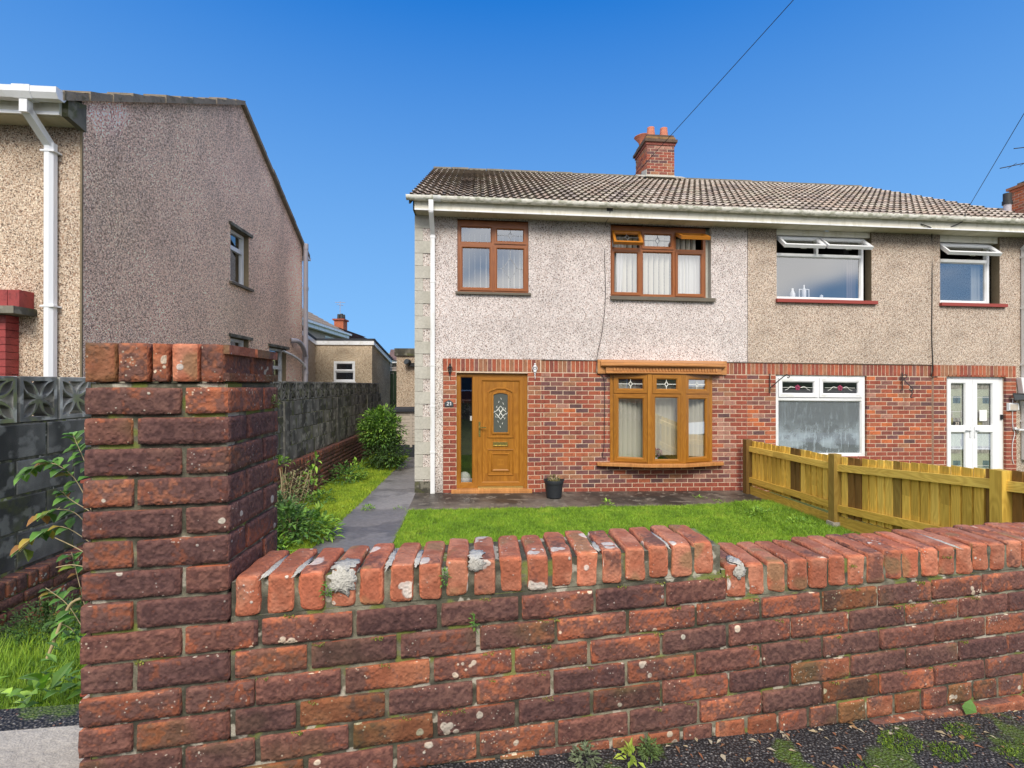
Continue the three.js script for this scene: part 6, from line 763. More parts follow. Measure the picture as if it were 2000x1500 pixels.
// ---- fence between the two gardens
{
  const F = new Frame('timber_fence', { at: [4.10, 0, 8.93], yaw: -(Math.PI / 2 - 0.09), base: [0, -1.9, 0] }, 'new yellow green pressure treated closeboard fence between the two front gardens', 'fence'), R = rng(61);
  const posts = [[0.05, -0.955, -1.90, 4], [2.16, -0.935, -1.92, 5], [4.27, -0.785, -1.75, 3], [6.1, -0.66, -1.6, 3]], topAt = u => u < 2.1 ? -0.962 + 0.008 * u : mix(-0.952, -0.78, clamp((u - 2.16) / 2.1, 0, 2)), lowAt = u => u < 2.1 ? -1.70 + 0.03 * u / 2 : mix(-1.69, -1.55, clamp((u - 2.16) / 2.1, 0, 2));
  const wood = (u0, u1, v0, v1, d0, d1, swap) => new MB().box(u0, u1, v0, v1, d0, d1, { swap, ou: R() * 3, ov: R() * 3 });
  posts.forEach(([u, t, b, ti], k) => F.mesh('post', wood(u - 0.055, u + 0.055, b - 0.1, t + (k === 1 ? 0.025 : 0.01), -0.075, 0.03), pineTints[ti]));
  const rail = (u0, u1, va, vb, hgt, d0, d1, ti) => { const m = new MB(), o = R() * 3, c = (u, v, d) => V3(u, v, -d); const A = [c(u0, va, d0), c(u1, vb, d0), c(u1, vb + hgt, d0), c(u0, va + hgt, d0)], Bk = [c(u0, va, d1), c(u1, vb, d1), c(u1, vb + hgt, d1), c(u0, va + hgt, d1)], uv = p => [p.y + o, p.x + o], uz = p => [p.z + o, p.x + o]; m.quad(...A, A.map(uv)); m.quad(Bk[1], Bk[0], Bk[3], Bk[2], [Bk[1], Bk[0], Bk[3], Bk[2]].map(uv)); m.quad(A[3], A[2], Bk[2], Bk[3], [A[3], A[2], Bk[2], Bk[3]].map(uz)); m.quad(Bk[0], Bk[1], A[1], A[0], [Bk[0], Bk[1], A[1], A[0]].map(uz)); return m; };
  const darkAt = [[9, 10], [1, 2, 16, 17], [0, 3]];
  for (let p = 0; p < 3; p++) { const u0 = posts[p][0] + 0.06, u1 = posts[p + 1][0] - 0.06, n = 17, w = (u1 - u0) / n;
    for (let k = 0; k < n; k++) { const a = u0 + k * w, t = topAt(a + w / 2) + (R() - 0.5) * 0.012, b = lowAt(a) - 0.03, dark = darkAt[p].includes(k), ti = dark ? (p ? 6 : 4) : R() < 0.07 ? 5 : [0, 3, 2, 1, 2, 0, 3][Math.floor(R() * 7)]; const bd = wood(a + 0.001, a + w - 0.004 - R() * 0.003, b, t, 0.016, 0.030).geo(), bp = bd.attributes.position, q = 0.013 + R() * 0.005; for (let i = 0; i < bp.count; i++) if (bp.getZ(i) > -0.02) bp.setZ(i, bp.getZ(i) + q * ((bp.getX(i) - a) / w - 0.5)); F.mesh('board', bd, pineTints[ti]); }
    F.mesh('backing', wood(u0, u1, lowAt(u0), Math.min(topAt(u0), topAt(u1)) - 0.02, 0.034, 0.040), pineTints[4]);  // dark sheet added behind the boards so their gaps look shaded
    const dv = (u, f) => f(u); F.mesh('rail', rail(u0 - 0.02, u1 + 0.02, topAt(u0) - 0.185, topAt(u1) - 0.175, 0.090, -0.028, 0.010, 0), pineTints[2]); F.mesh('rail', rail(u0 - 0.02, u1 + 0.02, lowAt(u0) + 0.02, lowAt(u1) + 0.045, 0.090, -0.028, 0.010, 0), pineTints[1]); F.mesh('gravel_board', rail(u0 - 0.02, u1 + 0.02, lowAt(u0) - 0.19, lowAt(u1) - 0.20, 0.150, -0.004, 0.022, 0), pineTints[3]); }
  F.mesh('post_foot', boxM(2.10, 2.23, -1.96, -1.80, -0.10, 0.05), M.slab);
}

// ---- front garden wall and gate pier in rough brick
const GW = { at: [0, 0, 1.40], yaw: Math.atan(0.219), skew: 0.152 };
const pickNear = (R, v, q = 0) => { const k = R() + q, t = clamp((v + 0.62) / -0.45, 0, 1), list = k < mix(0.80, 0.22, t) ? nearBrick.dark : k < mix(0.97, 0.62, t) ? nearBrick.mid : nearBrick.red; return list[Math.floor(R() * list.length)]; };
{
  const F = new Frame('garden_wall', { ...GW, base: [0.4, -1.15, 0.1] }, 'weathered dark red brick front garden wall with stepped brick on edge coping and white lichen', 'wall'), R = rng(71), END = 2.75, P = 0.0722, S0 = -1.0, PIER = -0.706;
  let seed = 1000; const lay = (a, b, vt, h, d, mat, tilt = 1) => { const L = b - a, o = F.put('brick', roughBrick(L, h, 0.10, seed++, { seg: 0.014 }), mat, [(a + b) / 2, vt - h / 2, d + 0.05 + (R() - 0.5) * 0.005]); o.rotation.set((R() - 0.5) * 0.02, (R() - 0.5) * 0.016, (R() - 0.5) * 0.014 * tilt); };
  const starts = [[-0.644, -0.421], [-0.699, -0.53, -0.31], [-0.66, -0.449], [-0.557, -0.34], [-0.65, -0.43], [-0.54, -0.32]], firsts = [-0.205, -0.100, -0.225, -0.11, -0.215, -0.10];
  for (let r = 0; r < 6; r++) {
    const vt = -0.581 - r * P, J = [PIER, ...starts[r].filter(s => s > PIER + 0.03)]; for (let s = firsts[r]; s < END; s += 0.2195 + (R() - 0.5) * 0.008) J.push(s);
    for (let k = 0; k + 1 < J.length; k++) { let a = J[k] + 0.0042 + R() * 0.0015, b = J[k + 1] - 0.0042 - R() * 0.0015; if (r === 0) { if (a > 0.60) break; b = Math.min(b, 0.652); } if (b - a < 0.025) continue; lay(a, b, vt + 0.0008 - R() * 0.001, 0.0642 - R() * 0.0014, 0, pickNear(R, vt)); }
  }
  for (let s = PIER; s < END; s += 0.110) { const vt = -0.581 - 6 * P; lay(s + 0.005 + R() * 0.003, s + 0.104, vt, 0.063, 0.002, nearBrick[R() < 0.75 ? 'red' : 'mid'][Math.floor(R() * 3)]); }
  for (let s = 0.95; s < END; s += 0.22) lay(s, s + 0.21, -0.581 - 7 * P + 0.002, 0.05, -0.018, nearBrick.red[Math.floor(R() * 3)]);
  // brick-on-edge coping, stepping down one course half way
  const cop = (s0, s1, top) => { for (let s = s0; s < s1 - 0.05; s += 0.0737) { const w = 0.0615 + (R() - 0.5) * 0.004, k = R(), o = F.put('coping_brick', roughBrick(w, 0.099, 0.212, seed++, { seg: 0.012, segW: 0.018, r: 0.008, chip: 1.5 }), nearBrick.coping[k < 0.55 ? 0 : k < 0.8 ? 1 : 2], [s + 0.0367 + (R() - 0.5) * 0.003, top - 0.05 + (R() - 0.5) * 0.005, 0.108 + (R() - 0.5) * 0.010]); o.rotation.set((R() - 0.5) * 0.035, -0.152 + (R() - 0.5) * 0.03, (R() - 0.5) * 0.035); } };
  cop(PIER + 0.003, 0.650, -0.470); cop(0.656, END, -0.5435);
  const rel = (u0, u1, v0, v1, d0, d1) => { const g = new THREE.BoxGeometry(u1 - u0, v1 - v0, d1 - d0, Math.round((u1 - u0) / 0.012), Math.round((v1 - v0) / 0.012), 3), p = g.attributes.position, n = g.attributes.normal, uv = g.attributes.uv; g.translate((u0 + u1) / 2, (v0 + v1) / 2, -(d0 + d1) / 2); for (let k = 0; k < p.count; k++) { const x = p.getX(k), y = p.getY(k), z = p.getZ(k); uv.setXY(k, Math.abs(n.getX(k)) > 0.5 ? z : x, Math.abs(n.getY(k)) > 0.5 ? z : y); if (n.getZ(k) > 0.5) p.setZ(k, z - 0.005 * fbm(x / 4, y / 4, 90, 3, 8) + 0.002); } return plain(g); };
  F.mesh('mortar', [rel(PIER, END, -1.2, -0.646, 0.009, 0.203), rel(PIER, 0.648, -0.646, -0.571, 0.0095, 0.203), rel(PIER, 0.646, -0.571, -0.486, 0.013, 0.198), rel(0.650, END, -0.646, -0.560, 0.013, 0.198)], M.mortar);
  { // smears of pale lime mortar left on the coping
    const pos = [], nor = [], uvs = [], patch = (O, A, B, N, a, b, sd, th) => { const n = 44, K = 9, P = (q, k) => { const t = (k % n) / n * 6.283, r = q * (0.45 + 1.05 * fbm((Math.cos(t) + 2) / 4 + sd, (Math.sin(t) + 2) / 4 + sd, 22, 5, 9)), h = th * (1 - Math.pow(q, 4)) * (0.75 + 0.5 * fbm((r * Math.cos(t) + 2) / 4, (r * Math.sin(t) + 2) / 4 + sd, 30, 3, 4)) - 0.0006; return [O.clone().addScaledVector(A, Math.cos(t) * a * r).addScaledVector(B, Math.sin(t) * b * r).addScaledVector(N, h), N.clone().addScaledVector(A, Math.cos(t) * 1.3 * q * q * q).addScaledVector(B, Math.sin(t) * 1.3 * q * q * q).normalize()]; };
      for (let j = 0; j < K; j++) for (let k = 0; k < n; k++) { const q0 = 1 - j / K, q1 = 1 - (j + 1) / K, v = [P(q0, k), P(q0, k + 1), P(q1, k + 1), P(q1, k)]; for (const x of [0, 1, 2, 0, 2, 3]) { pos.push(...v[x][0].toArray()); nor.push(...v[x][1].toArray()); uvs.push(v[x][0].x + sd, v[x][0].y + v[x][0].z); } } };
    const X = V3(1, 0, 0), Y = V3(0, 1, 0), Z = V3(0, 0, 1);
    for (const [s, t, a, b] of [[-0.440, -0.470, 0.036, 0.036], [0.705, -0.5435, 0.020, 0.026], [-0.100, -0.470, 0.024, 0.018]]) { patch(V3(s, t - b * 0.75, 0.0035), X, Y, Z, a, b, s + 3, 0.0035); patch(V3(s, t + 0.003, -0.035), X, Z.clone().negate(), Y, a * 0.95, 0.042, s + 5, 0.003); }
    for (const [s, t, l] of [[-0.628, -0.470, 0.09], [-0.555, -0.470, 0.07], [-0.332, -0.470, 0.085], [-0.258, -0.470, 0.07], [0.255, -0.47, 0.05], [0.47, -0.47, 0.08], [1.54, -0.5435, 0.09]]) patch(V3(s, t - 0.004, -0.02 - l * 0.6), V3(1, 0, -0.25), Z.clone().negate(), Y, 0.009, l, s * 3 + 11, 0.003);
    const m = new THREE.BufferGeometry(); m.setAttribute('position', new THREE.Float32BufferAttribute(pos, 3)); m.setAttribute('normal', new THREE.Float32BufferAttribute(nor, 3)); m.setAttribute('uv', new THREE.Float32BufferAttribute(uvs, 2));
    tag(F.mesh('lime_smear', m, std({ t: T.slab, bump: 0.006, r: 0.98, color: [1.12, 1.18, 1.22] })), null, null, null, 'stuff'); }
}
{
  const F = new Frame('gate_pier', { ...GW, base: [-0.86, -1.1, 0.15] }, 'tall square dark brick gate pier with rusty hinge pins left of the wall', 'gate pier'), R = rng(81), U = -1.012, W = 0.305, P = 0.0722;
  let seed = 2000; const lay = (s0, s1, d0, d1, vt, h, mat, lean = 0) => { const o = F.put('brick', roughBrick(s1 - s0, h, d1 - d0, seed++, { seg: 0.014, segW: 0.016, shear: 0.152 }), mat, [U + (s0 + s1) / 2 + lean, vt - h / 2, (d0 + d1) / 2 + (R() - 0.5) * 0.004]); o.rotation.set((R() - 0.5) * 0.014, (R() - 0.5) * 0.01, (R() - 0.5) * 0.016); };
  for (let k = 0; k < 15; k++) { const vt = -0.0055 - k * P, h = 0.0638, a = k % 2 === 0, m = () => pickNear(R, vt * 0.92), l = -0.0011 * k;
    if (a) { lay(l, 0.199, 0, 0.096, vt, h, m()); lay(0.2095, k < 8 ? W : 0.362, 0, k < 8 ? 0.199 : 0.096, vt, h, m()); if (k < 8) { lay(0.105, W, 0.209, W, vt, h, m()); } lay(l, 0.096, 0.107, W, vt, h, m()); }
    else { lay(l, 0.096, 0, 0.2, vt, h, m()); lay(0.107, W, 0, 0.096, vt, h, m()); if (k < 8) lay(0.2095, W, 0.107, W, vt, h, m()); lay(l, 0.2, 0.211, W, vt, h, m()); } }
  const c = [[0.0, 0.0605], [0.068, 0.129], [0.139, 0.171], [0.180, 0.236], [0.2445, 0.302]];
  c.forEach(([a, b], k) => { const red = [nearBrick.red[0], nearBrick.red[2], nearBrick.red[2], nearBrick.coping[0], nearBrick.red[0]][k]; const e = k === 4 ? 0.010 : 0; lay(a, b - e, 0, 0.148, 0.100, 0.093, red); lay(a, b - e, 0.158, 0.303, 0.100 - R() * 0.004, 0.093, nearBrick.red[k % 3]); });
  for (const [d0, d1] of [[0.004, 0.146], [0.162, 0.301]]) { F.mesh('brick_frog_lip', new MB().box(U + 0.291, U + 0.3045, 0.076, 0.0985, d0, d1, { ou: d0 * 5 }), nearBrick.coping[2]); F.mesh('brick_frog_lip', new MB().box(U + 0.291, U + 0.3045, 0.010, 0.030, d0, d1, { ou: d0 * 3 }), nearBrick.red[1]); }
  const core = (v0, v1, e) => { const g = new THREE.BoxGeometry(W - 2 * e, v1 - v0, W - 2 * e, 26, Math.round((v1 - v0) / 0.012), 26), p = g.attributes.position, n = g.attributes.normal, uv = g.attributes.uv; g.translate(U + W / 2, (v0 + v1) / 2, -W / 2); for (let k = 0; k < p.count; k++) { const x = p.getX(k), y = p.getY(k), z = p.getZ(k), q = 0.005 * fbm(x / 4 + z / 4, y / 4, 90, 3, 6); uv.setXY(k, Math.abs(n.getX(k)) > 0.5 ? z : x, Math.abs(n.getY(k)) > 0.5 ? z : y); p.setXYZ(k, x - n.getX(k) * q, y, z - n.getZ(k) * q); } return plain(g); };
  F.mesh('mortar', [core(-1.15, 0.004, 0.007), core(0.004, 0.082, 0.018)], M.mortar);
  for (const v of [-0.236, -0.748]) { const h = F.part('gate_hinge'); F.mesh('hinge_plate', new MB().box(U - 0.045, U + 0.03, v, v + 0.007, 0.055, 0.105), M.hookRed, h); F.mesh('hinge_packing', new MB().box(U - 0.040, U + 0.03, v - 0.010, v - 0.001, 0.055, 0.10), nearBrick.red[0], h); F.mesh('hinge_pin', [plain(new THREE.CylinderGeometry(0.0085, 0.0085, 0.045, 12)).translate(U - 0.018, v + 0.029, -0.080), plain(new THREE.CylinderGeometry(0.011, 0.011, 0.006, 12)).translate(U - 0.018, v + 0.046, -0.080)], M.iron, h); }
}
// ---- grass
const G3 = (X, Z, up = 0) => V3(X, garden(X, Z) + up, -Z);
const tuft = (R, n, hgt, wid, spread) => { const m = new MB(); for (let k = 0; k < n; k++) { const a = R() * 6.283, r = Math.sqrt(R()) * spread, h = hgt * (0.55 + 0.6 * R()), lx = (R() - 0.5) * hgt * 1.1, lz = (R() - 0.5) * hgt * 1.1, x = Math.cos(a) * r, z = Math.sin(a) * r, b = R() * 6.283, cx = Math.cos(b) * wid / 2, cz = Math.sin(b) * wid / 2; const A = V3(x - cx, -0.01, z - cz), B = V3(x + cx, -0.01, z + cz), C = V3(x + cx * 0.7 + lx * 0.35, h * 0.6, z + cz * 0.7 + lz * 0.35), D = V3(x - cx * 0.7 + lx * 0.35, h * 0.6, z - cz * 0.7 + lz * 0.35), E = V3(x + lx, h, z + lz); m.quad(A, B, C, D); m.tri(D, C, E); } return m.geo(); };
const grassM = std({ r: 0.7, color: [1, 1, 1], transmission: 0.3, thickness: 0 });
function grass(name, label, category, geos, count, place, colour, seed) {
  const R = rng(seed), dummy = new THREE.Object3D(), per = geos.map(() => []);
  for (let k = 0; k < count; k++) { const p = place(R); if (p) per[Math.floor(R() * geos.length)].push([p, R() * 6.283, 0.7 + 0.6 * R(), colour(R, p)]); }
  const root = new THREE.Group(); root.name = numbered(name); tag(root, label, category, null, 'stuff'); scene.add(root);
  per.forEach((l, i) => { const im = lit(new THREE.InstancedMesh(geos[i], grassM, l.length)); im.name = 'grass_blades'; tag(im, null, null, null, 'stuff'); l.forEach(([p, a, s, c], k) => { dummy.position.copy(p); dummy.rotation.set(0, a, 0); dummy.scale.setScalar(s * (p.s ?? 1)); dummy.updateMatrix(); im.setMatrixAt(k, dummy.matrix); im.setColorAt(k, new THREE.Color().setRGB(...c)); }); root.add(im); });
}
const Rg = rng(99), shortG = [0, 1, 2].map(() => tuft(Rg, 6, 0.042, 0.0055, 0.03)), midG = [0, 1, 2].map(() => tuft(Rg, 6, 0.065, 0.006, 0.035)), longG = [0, 1, 2].map(() => tuft(Rg, 7, 0.095, 0.0055, 0.03));
const farEdge = X => 7.42 + 0.115 * (X + 1.5), gpick = list => (R, p) => { const n = fbm(p.x / 8 + 3, p.z / 8 + 3, 32, 3, 15), c = list[Math.min(list.length - 1, Math.floor((n * 0.7 + R() * 0.5 - 0.1) * list.length))] ?? list[0], k = 0.75 + 0.5 * R(); return mul3(c, k); };
grass('lawn_grass', 'bright green mown front lawn between the apron and the garden wall', 'lawn', shortG, 62000, R => { const Z = 4.7 + R() * 3.6, X = pathR(Z) + 0.01 + R() * (4.28 - 0.09 * (Z - 6.7) - pathR(Z)); const e = farEdge(X) + (X > 2.5 ? 0.35 * (X - 2.5) * 0.3 : 0) + 0.06 * (fbm(X / 4 + 2, 0.3, 32, 3, 4) - 0.5); if (Z > e) return null; if (Math.hypot(X + 1.0, (Z - 6.75) * 1.3) < 0.07 || Math.hypot(X + 1.12, (Z - 6.30) * 1.3) < 0.08) return null; const p = G3(X, Z); p.s = X > 3.5 ? 1.5 : 1; return p; }, gpick([[0.14, 0.27, 0.014], [0.22, 0.40, 0.02], [0.31, 0.50, 0.028], [0.40, 0.53, 0.05]]), 101);
grass('verge_grass', 'yellow green rough grass strip between the side path and footing wall', 'grass', midG, 42000, R => { const Z = 5.2 + Math.pow(R(), 1.2) * 8, X = mix(dwarfX(Z), pathL(Z) + 0.03, R()); return G3(X, Z); }, gpick([[0.13, 0.25, 0.012], [0.27, 0.42, 0.016], [0.42, 0.55, 0.025], [0.48, 0.55, 0.04]]), 102);
grass('gateway_grass', 'long bright grass just inside the gateway left of the pier', 'grass', longG, 9000, R => { const Z = 1.50 + Math.pow(R(), 1.4) * 3.2, X = -2.55 + R() * 1.6 - (Z - 1.5) * 0.13; if (X < dwarfX(Z) + 0.02) return null; const [sX, sZ] = [X / wallS[0], 0]; if (Z < 1.40 + 0.219 * X + 0.40) return null; const p = G3(X, Z); p.s = 0.45 + 0.35 * clamp(Z - 1.6, 0, 1); return p; }, gpick([[0.14, 0.28, 0.014], [0.25, 0.42, 0.018], [0.36, 0.52, 0.03]]), 103);

// ---- plants
const green = [[0.075, 0.19, 0.024], [0.12, 0.27, 0.034], [0.17, 0.34, 0.05], [0.05, 0.125, 0.018]], lime = [[0.22, 0.42, 0.035], [0.33, 0.52, 0.06], [0.14, 0.30, 0.03]], dark = [[0.035, 0.088, 0.018], [0.055, 0.125, 0.022], [0.075, 0.16, 0.03]];
function plant(name, base, label, category, o) {   // o: blobs [[dx, dy, dz, r, n, leaf, palette]], stems [[from, to, r]]
  const g = new THREE.Group(); g.name = numbered(name); g.position.copy(base); tag(g, label, category); scene.add(g); const R = rng(o.seed), m = new MB(), st = [];
  for (const [dx, dy, dz, rx, ry, n, leaf, pal, twig] of o.blobs) for (let k = 0; k < n; k++) { const d = randDir(R, 0.15), q = Math.pow(R(), 0.4), lump = 0.72 + 0.5 * fbm((d.x + 2) / 4, (d.y + d.z + 4) / 8, 24, 3, o.seed); const at = V3(dx + d.x * rx * q * lump, Math.max(0.01, dy + d.y * ry * q * lump), dz + d.z * rx * q * lump); const dir = V3(d.x * 0.8 + (R() - 0.5), d.y * 0.4 + (R() - 0.35), d.z * 0.8 + (R() - 0.5)).normalize(); leafInto(m, at, dir, V3(0.3 * (R() - 0.5), 1, 0.3 * (R() - 0.5)).normalize(), leaf * (0.45 + 1.05 * R()), leaf * (0.36 + 0.2 * R()), tintLeaf(R, pal)); }
  for (const [a, b, r] of o.stems ?? []) { const mid = [mix(a[0], b[0], 0.5) + (R() - 0.5) * 0.08, mix(a[1], b[1], 0.55), mix(a[2], b[2], 0.5) + (R() - 0.5) * 0.08]; st.push(tube([a, mid, b], r, 8, 5)); }
  if (o.leaves) for (const [p, d, len, c] of o.leaves) leafInto(m, V3(...p), V3(...d).normalize(), V3(0, 1, 0.25).normalize(), len, len * 0.66, c);
  const f = lit(new THREE.Mesh(m.geo(), M.leaf)); f.name = 'foliage'; g.add(f); if (st.length) { const s = lit(new THREE.Mesh(mergeGeometries(st), o.stemMat ?? M.stem)); s.name = 'stem'; g.add(s); } return g;
}
const stemsFor = (n, r, h, seed) => { const R = rng(seed); return range(1, n, n - 1).map(() => { const a = R() * 6.283, q = R() * r; return [[q * 0.2 * Math.cos(a), -0.02, q * 0.2 * Math.sin(a)], [q * Math.cos(a), h * (0.6 + 0.4 * R()), q * Math.sin(a)], 0.004]; }); };
plant('evergreen_shrub', G3(-2.80, 10.9), 'big glossy evergreen shrub at the end of the grass strip by the path', 'shrub', { seed: 201, blobs: [[0, 0.92, 0, 0.46, 0.46, 1500, 0.085, lime], [0.02, 0.80, 0, 0.45, 0.48, 1300, 0.08, green], [0.10, 0.42, 0.05, 0.46, 0.42, 1400, 0.075, dark], [0.22, 0.30, 0.1, 0.40, 0.30, 500, 0.07, green]], stems: stemsFor(9, 0.4, 1.2, 3) });
plant('weed_clump', G3(-2.50, 5.75), 'leafy weed clump beside the path edge nearest the gate pier', 'weeds', { seed: 202, blobs: [[0, 0.20, 0, 0.34, 0.24, 520, 0.085, green], [0.22, 0.14, -0.25, 0.26, 0.18, 260, 0.09, lime], [-0.22, 0.26, -0.25, 0.3, 0.26, 420, 0.07, [[0.10, 0.20, 0.06], [0.16, 0.27, 0.09], [0.07, 0.16, 0.04]]], [-0.15, 0.10, 0.3, 0.3, 0.15, 260, 0.10, lime]], stems: stemsFor(12, 0.35, 0.42, 5) });
plant('weed_clump', G3(-2.83, 6.45), 'tall pale seeding weeds against the footing wall behind the pier', 'weeds', { seed: 203, blobs: [[0, 0.32, 0, 0.28, 0.34, 420, 0.055, [[0.22, 0.26, 0.08], [0.12, 0.22, 0.05], [0.36, 0.33, 0.16]]], [0.1, 0.55, -0.1, 0.16, 0.2, 120, 0.04, [[0.45, 0.40, 0.22], [0.3, 0.3, 0.12]]], [0, 0.15, 0.1, 0.3, 0.2, 220, 0.07, green]], stems: stemsFor(16, 0.3, 0.75, 6), stemMat: M.stemPale });
plant('bramble_shoot', G3(-3.03, 7.75), 'young leafy bramble shoot standing up against the footing wall', 'weeds', { seed: 204, blobs: [[0, 0.30, 0, 0.20, 0.26, 90, 0.085, lime], [0.05, 0.66, 0, 0.07, 0.08, 10, 0.10, lime], [0.15, 0.12, 0.1, 0.24, 0.14, 110, 0.07, green]], stems: [[[0, -0.02, 0], [0.05, 0.72, 0], 0.006], [[0.02, 0, 0], [-0.12, 0.42, 0.05], 0.005], [[0.02, 0, 0], [0.15, 0.4, -0.05], 0.005]] });
plant('weed_clump', G3(-3.02, 9.3), 'low pale green weeds in front of the evergreen shrub', 'weeds', { seed: 205, blobs: [[0, 0.16, 0, 0.34, 0.2, 330, 0.075, green], [0.1, 0.2, -0.2, 0.25, 0.2, 160, 0.07, lime]], stems: stemsFor(6, 0.25, 0.3, 8) });
plant('weed_clump', V3(-3.18, -1.125, -7.0), 'small grassy tuft growing on top of the footing wall', 'weeds', { seed: 206, blobs: [[0, 0.06, 0, 0.16, 0.09, 130, 0.05, lime]], stems: [[[0.05, 0, 0.1], [0.16, -0.30, 0.30], 0.007], [[0.16, -0.30, 0.30], [0.20, -0.62, 0.36], 0.006], [[0.0, 0, -0.2], [0.15, -0.25, 0.1], 0.006]], stemMat: M.stemPale });
plant('weed_clump', G3(-3.5, 13.6), 'bright weeds in the passage before the green gate', 'weeds', { seed: 207, blobs: [[0, 0.5, 0, 0.4, 0.5, 400, 0.08, lime], [0.4, 0.4, -0.4, 0.4, 0.4, 250, 0.08, green]], stems: stemsFor(5, 0.3, 0.9, 9) });
// ground cover and a straggling shrub inside the gateway
plant('ground_cover', V3(-2.50, garden(-2.5, 2.75), -2.75), 'dense small leaved ground cover below the footing wall left of the pier', 'ground cover', { seed: 211, blobs: [[0, 0.06, 0, 0.30, 0.13, 3400, 0.020, [[0.06, 0.13, 0.016], [0.09, 0.18, 0.02], [0.035, 0.08, 0.012]]], [0.10, 0.04, 0.25, 0.28, 0.10, 1600, 0.02, green], [-0.12, 0.04, 0.3, 0.25, 0.12, 1400, 0.02, [[0.06, 0.13, 0.016], [0.09, 0.18, 0.02]]]] });
{
  const base = V3(-1.70, garden(-1.70, 2.02), -2.02), L = [], S = [], R = rng(212), pal = [[0.10, 0.25, 0.03], [0.14, 0.32, 0.04], [0.07, 0.17, 0.025]], red = [[0.30, 0.14, 0.03], [0.40, 0.30, 0.04], [0.22, 0.30, 0.03]], Y = -base.y;
  const px = (x, y, Z) => [(x - 1000) / 1000 * Z + 1.70, (754 - y) / 1000 * Z + Y, -Z + 2.02];
  const branch = (pts, n, reddish, len = 0.050) => { const q = pts.map(p => px(...p)); S.push([q[0], q[q.length - 1], 0.0035, q]); const c = new THREE.CatmullRomCurve3(q.map(p => V3(...p))); for (let k = 0; k < n; k++) { const t = 0.25 + 0.75 * (k + R() * 0.6) / n, p = c.getPoint(Math.min(1, t)), tg = c.getTangent(Math.min(1, t)); for (const s of [-1, 1]) { const d = tg.clone().multiplyScalar(0.5).add(V3((R() - 0.5) * 0.8, -0.25 + (R() - 0.5) * 0.9, s * 0.7 + 0.2)); L.push([p.toArray(), d.toArray(), len * (0.6 + 0.7 * R()), tintLeaf(R, R() < reddish ? red : pal)]); } } };
  branch([[185, 1010, 2.0], [140, 930, 1.98], [95, 905, 1.95], [45, 932, 1.95]], 12, 0.15); branch([[190, 960, 2.0], [160, 890, 2.0], [142, 850, 2.0]], 8, 0.1); branch([[190, 1050, 2.05], [140, 1000, 2.0], [95, 1000, 1.98], [84, 1012, 1.98]], 7, 0.3); branch([[190, 1070, 2.05], [120, 1030, 2.0], [70, 1050, 2.0], [40, 1080, 2.0]], 9, 0.6); branch([[175, 1000, 2.0], [135, 975, 2.0], [118, 960, 1.98]], 6, 0.15); branch([[170, 1240, 2.1], [130, 1180, 2.1], [90, 1150, 2.1]], 7, 0.05, 0.055); branch([[170, 1290, 2.1], [140, 1230, 2.1], [100, 1215, 2.1]], 7, 0.05, 0.055); branch([[170, 1200, 2.1], [150, 1120, 2.1], [140, 1080, 2.1]], 5, 0.1);
  const g = plant('straggling_shrub', base, 'straggling shrub with green and reddish leaves left of the gate pier', 'shrub', { seed: 213, blobs: [[0.08, 0.05, 0.0, 0.2, 0.18, 130, 0.045, green]], leaves: L, stems: [] });
  const m = lit(new THREE.Mesh(mergeGeometries([...S.map(s => tube(s[3], 0.0016, 14, 5)), ...[[[160, 1170, 2.1], [140, 1180, 2.1], [92, 1290, 2.05]]].map(p => tube(p.map(q => px(...q)), 0.006, 12, 6)), tube([[172, 1085, 2], [150, 1072, 2], [108, 1052, 2]].map(q => px(...q)), 0.002, 8, 4), tube([[172, 1110, 2], [140, 1105, 2], [110, 1110, 2]].map(q => px(...q)), 0.002, 8, 4)]), M.stemPale)); m.name = 'stem'; g.add(m);
}
plant('broad_leaf_weed', G3(-1.52, 1.66), 'broad bright leaves by the tarmac strip near the lower hinge pin', 'weeds', { seed: 214, blobs: [[0, 0.05, 0, 0.14, 0.07, 42, 0.075, lime], [-0.3, 0.04, 0.06, 0.14, 0.06, 26, 0.06, lime]] });
plant('seedling', V3(-0.295, -1.022 + 0.016, -1.318).add(V3(0.62, -0.055, -0.10)), 'yellow green seedling growing from the foot of the garden wall', 'weeds', { seed: 215, blobs: [[0, 0.035, 0.01, 0.022, 0.035, 26, 0.024, [[0.30, 0.42, 0.04], [0.4, 0.5, 0.06]]]], stems: [[[0, 0, 0], [0.004, 0.05, 0.006], 0.0012]] });
plant('grey_tuft', V3(0.20, -1.040, -1.415), 'small grey green tuft at the foot of the garden wall', 'weeds', { seed: 216, blobs: [[0, 0.02, 0.01, 0.035, 0.03, 140, 0.016, [[0.13, 0.17, 0.08], [0.2, 0.24, 0.13]]]] });
plant('grey_tuft', V3(0.385, -1.045, -1.452), 'round moss like tuft just right of the yellow green seedling', 'weeds', { seed: 217, blobs: [[0, 0.018, 0.01, 0.03, 0.025, 170, 0.012, [[0.10, 0.17, 0.04], [0.14, 0.22, 0.05]]]] });
for (const [s, v, sd, lb] of [[-0.478, -0.545, 1, 'tiny green fern in the coping joint third from the gate pier'], [-0.182, -0.535, 2, 'tiny green fern in a coping joint left of the wall middle'], [-0.103, -0.662, 3, 'tiny sprout in the joint below the coping near the wall middle'], [-0.655, 0, 4, null]]) { if (!lb) continue; const [X, Z] = wallAt(s, 0.0); plant('wall_fern', V3(X, v, -Z + 0.004), lb, 'fern', { seed: 220 + sd, blobs: [[0, 0.022, 0.006, 0.010, 0.026, 34, 0.011, [[0.10, 0.26, 0.03], [0.16, 0.34, 0.04]]]] }); }
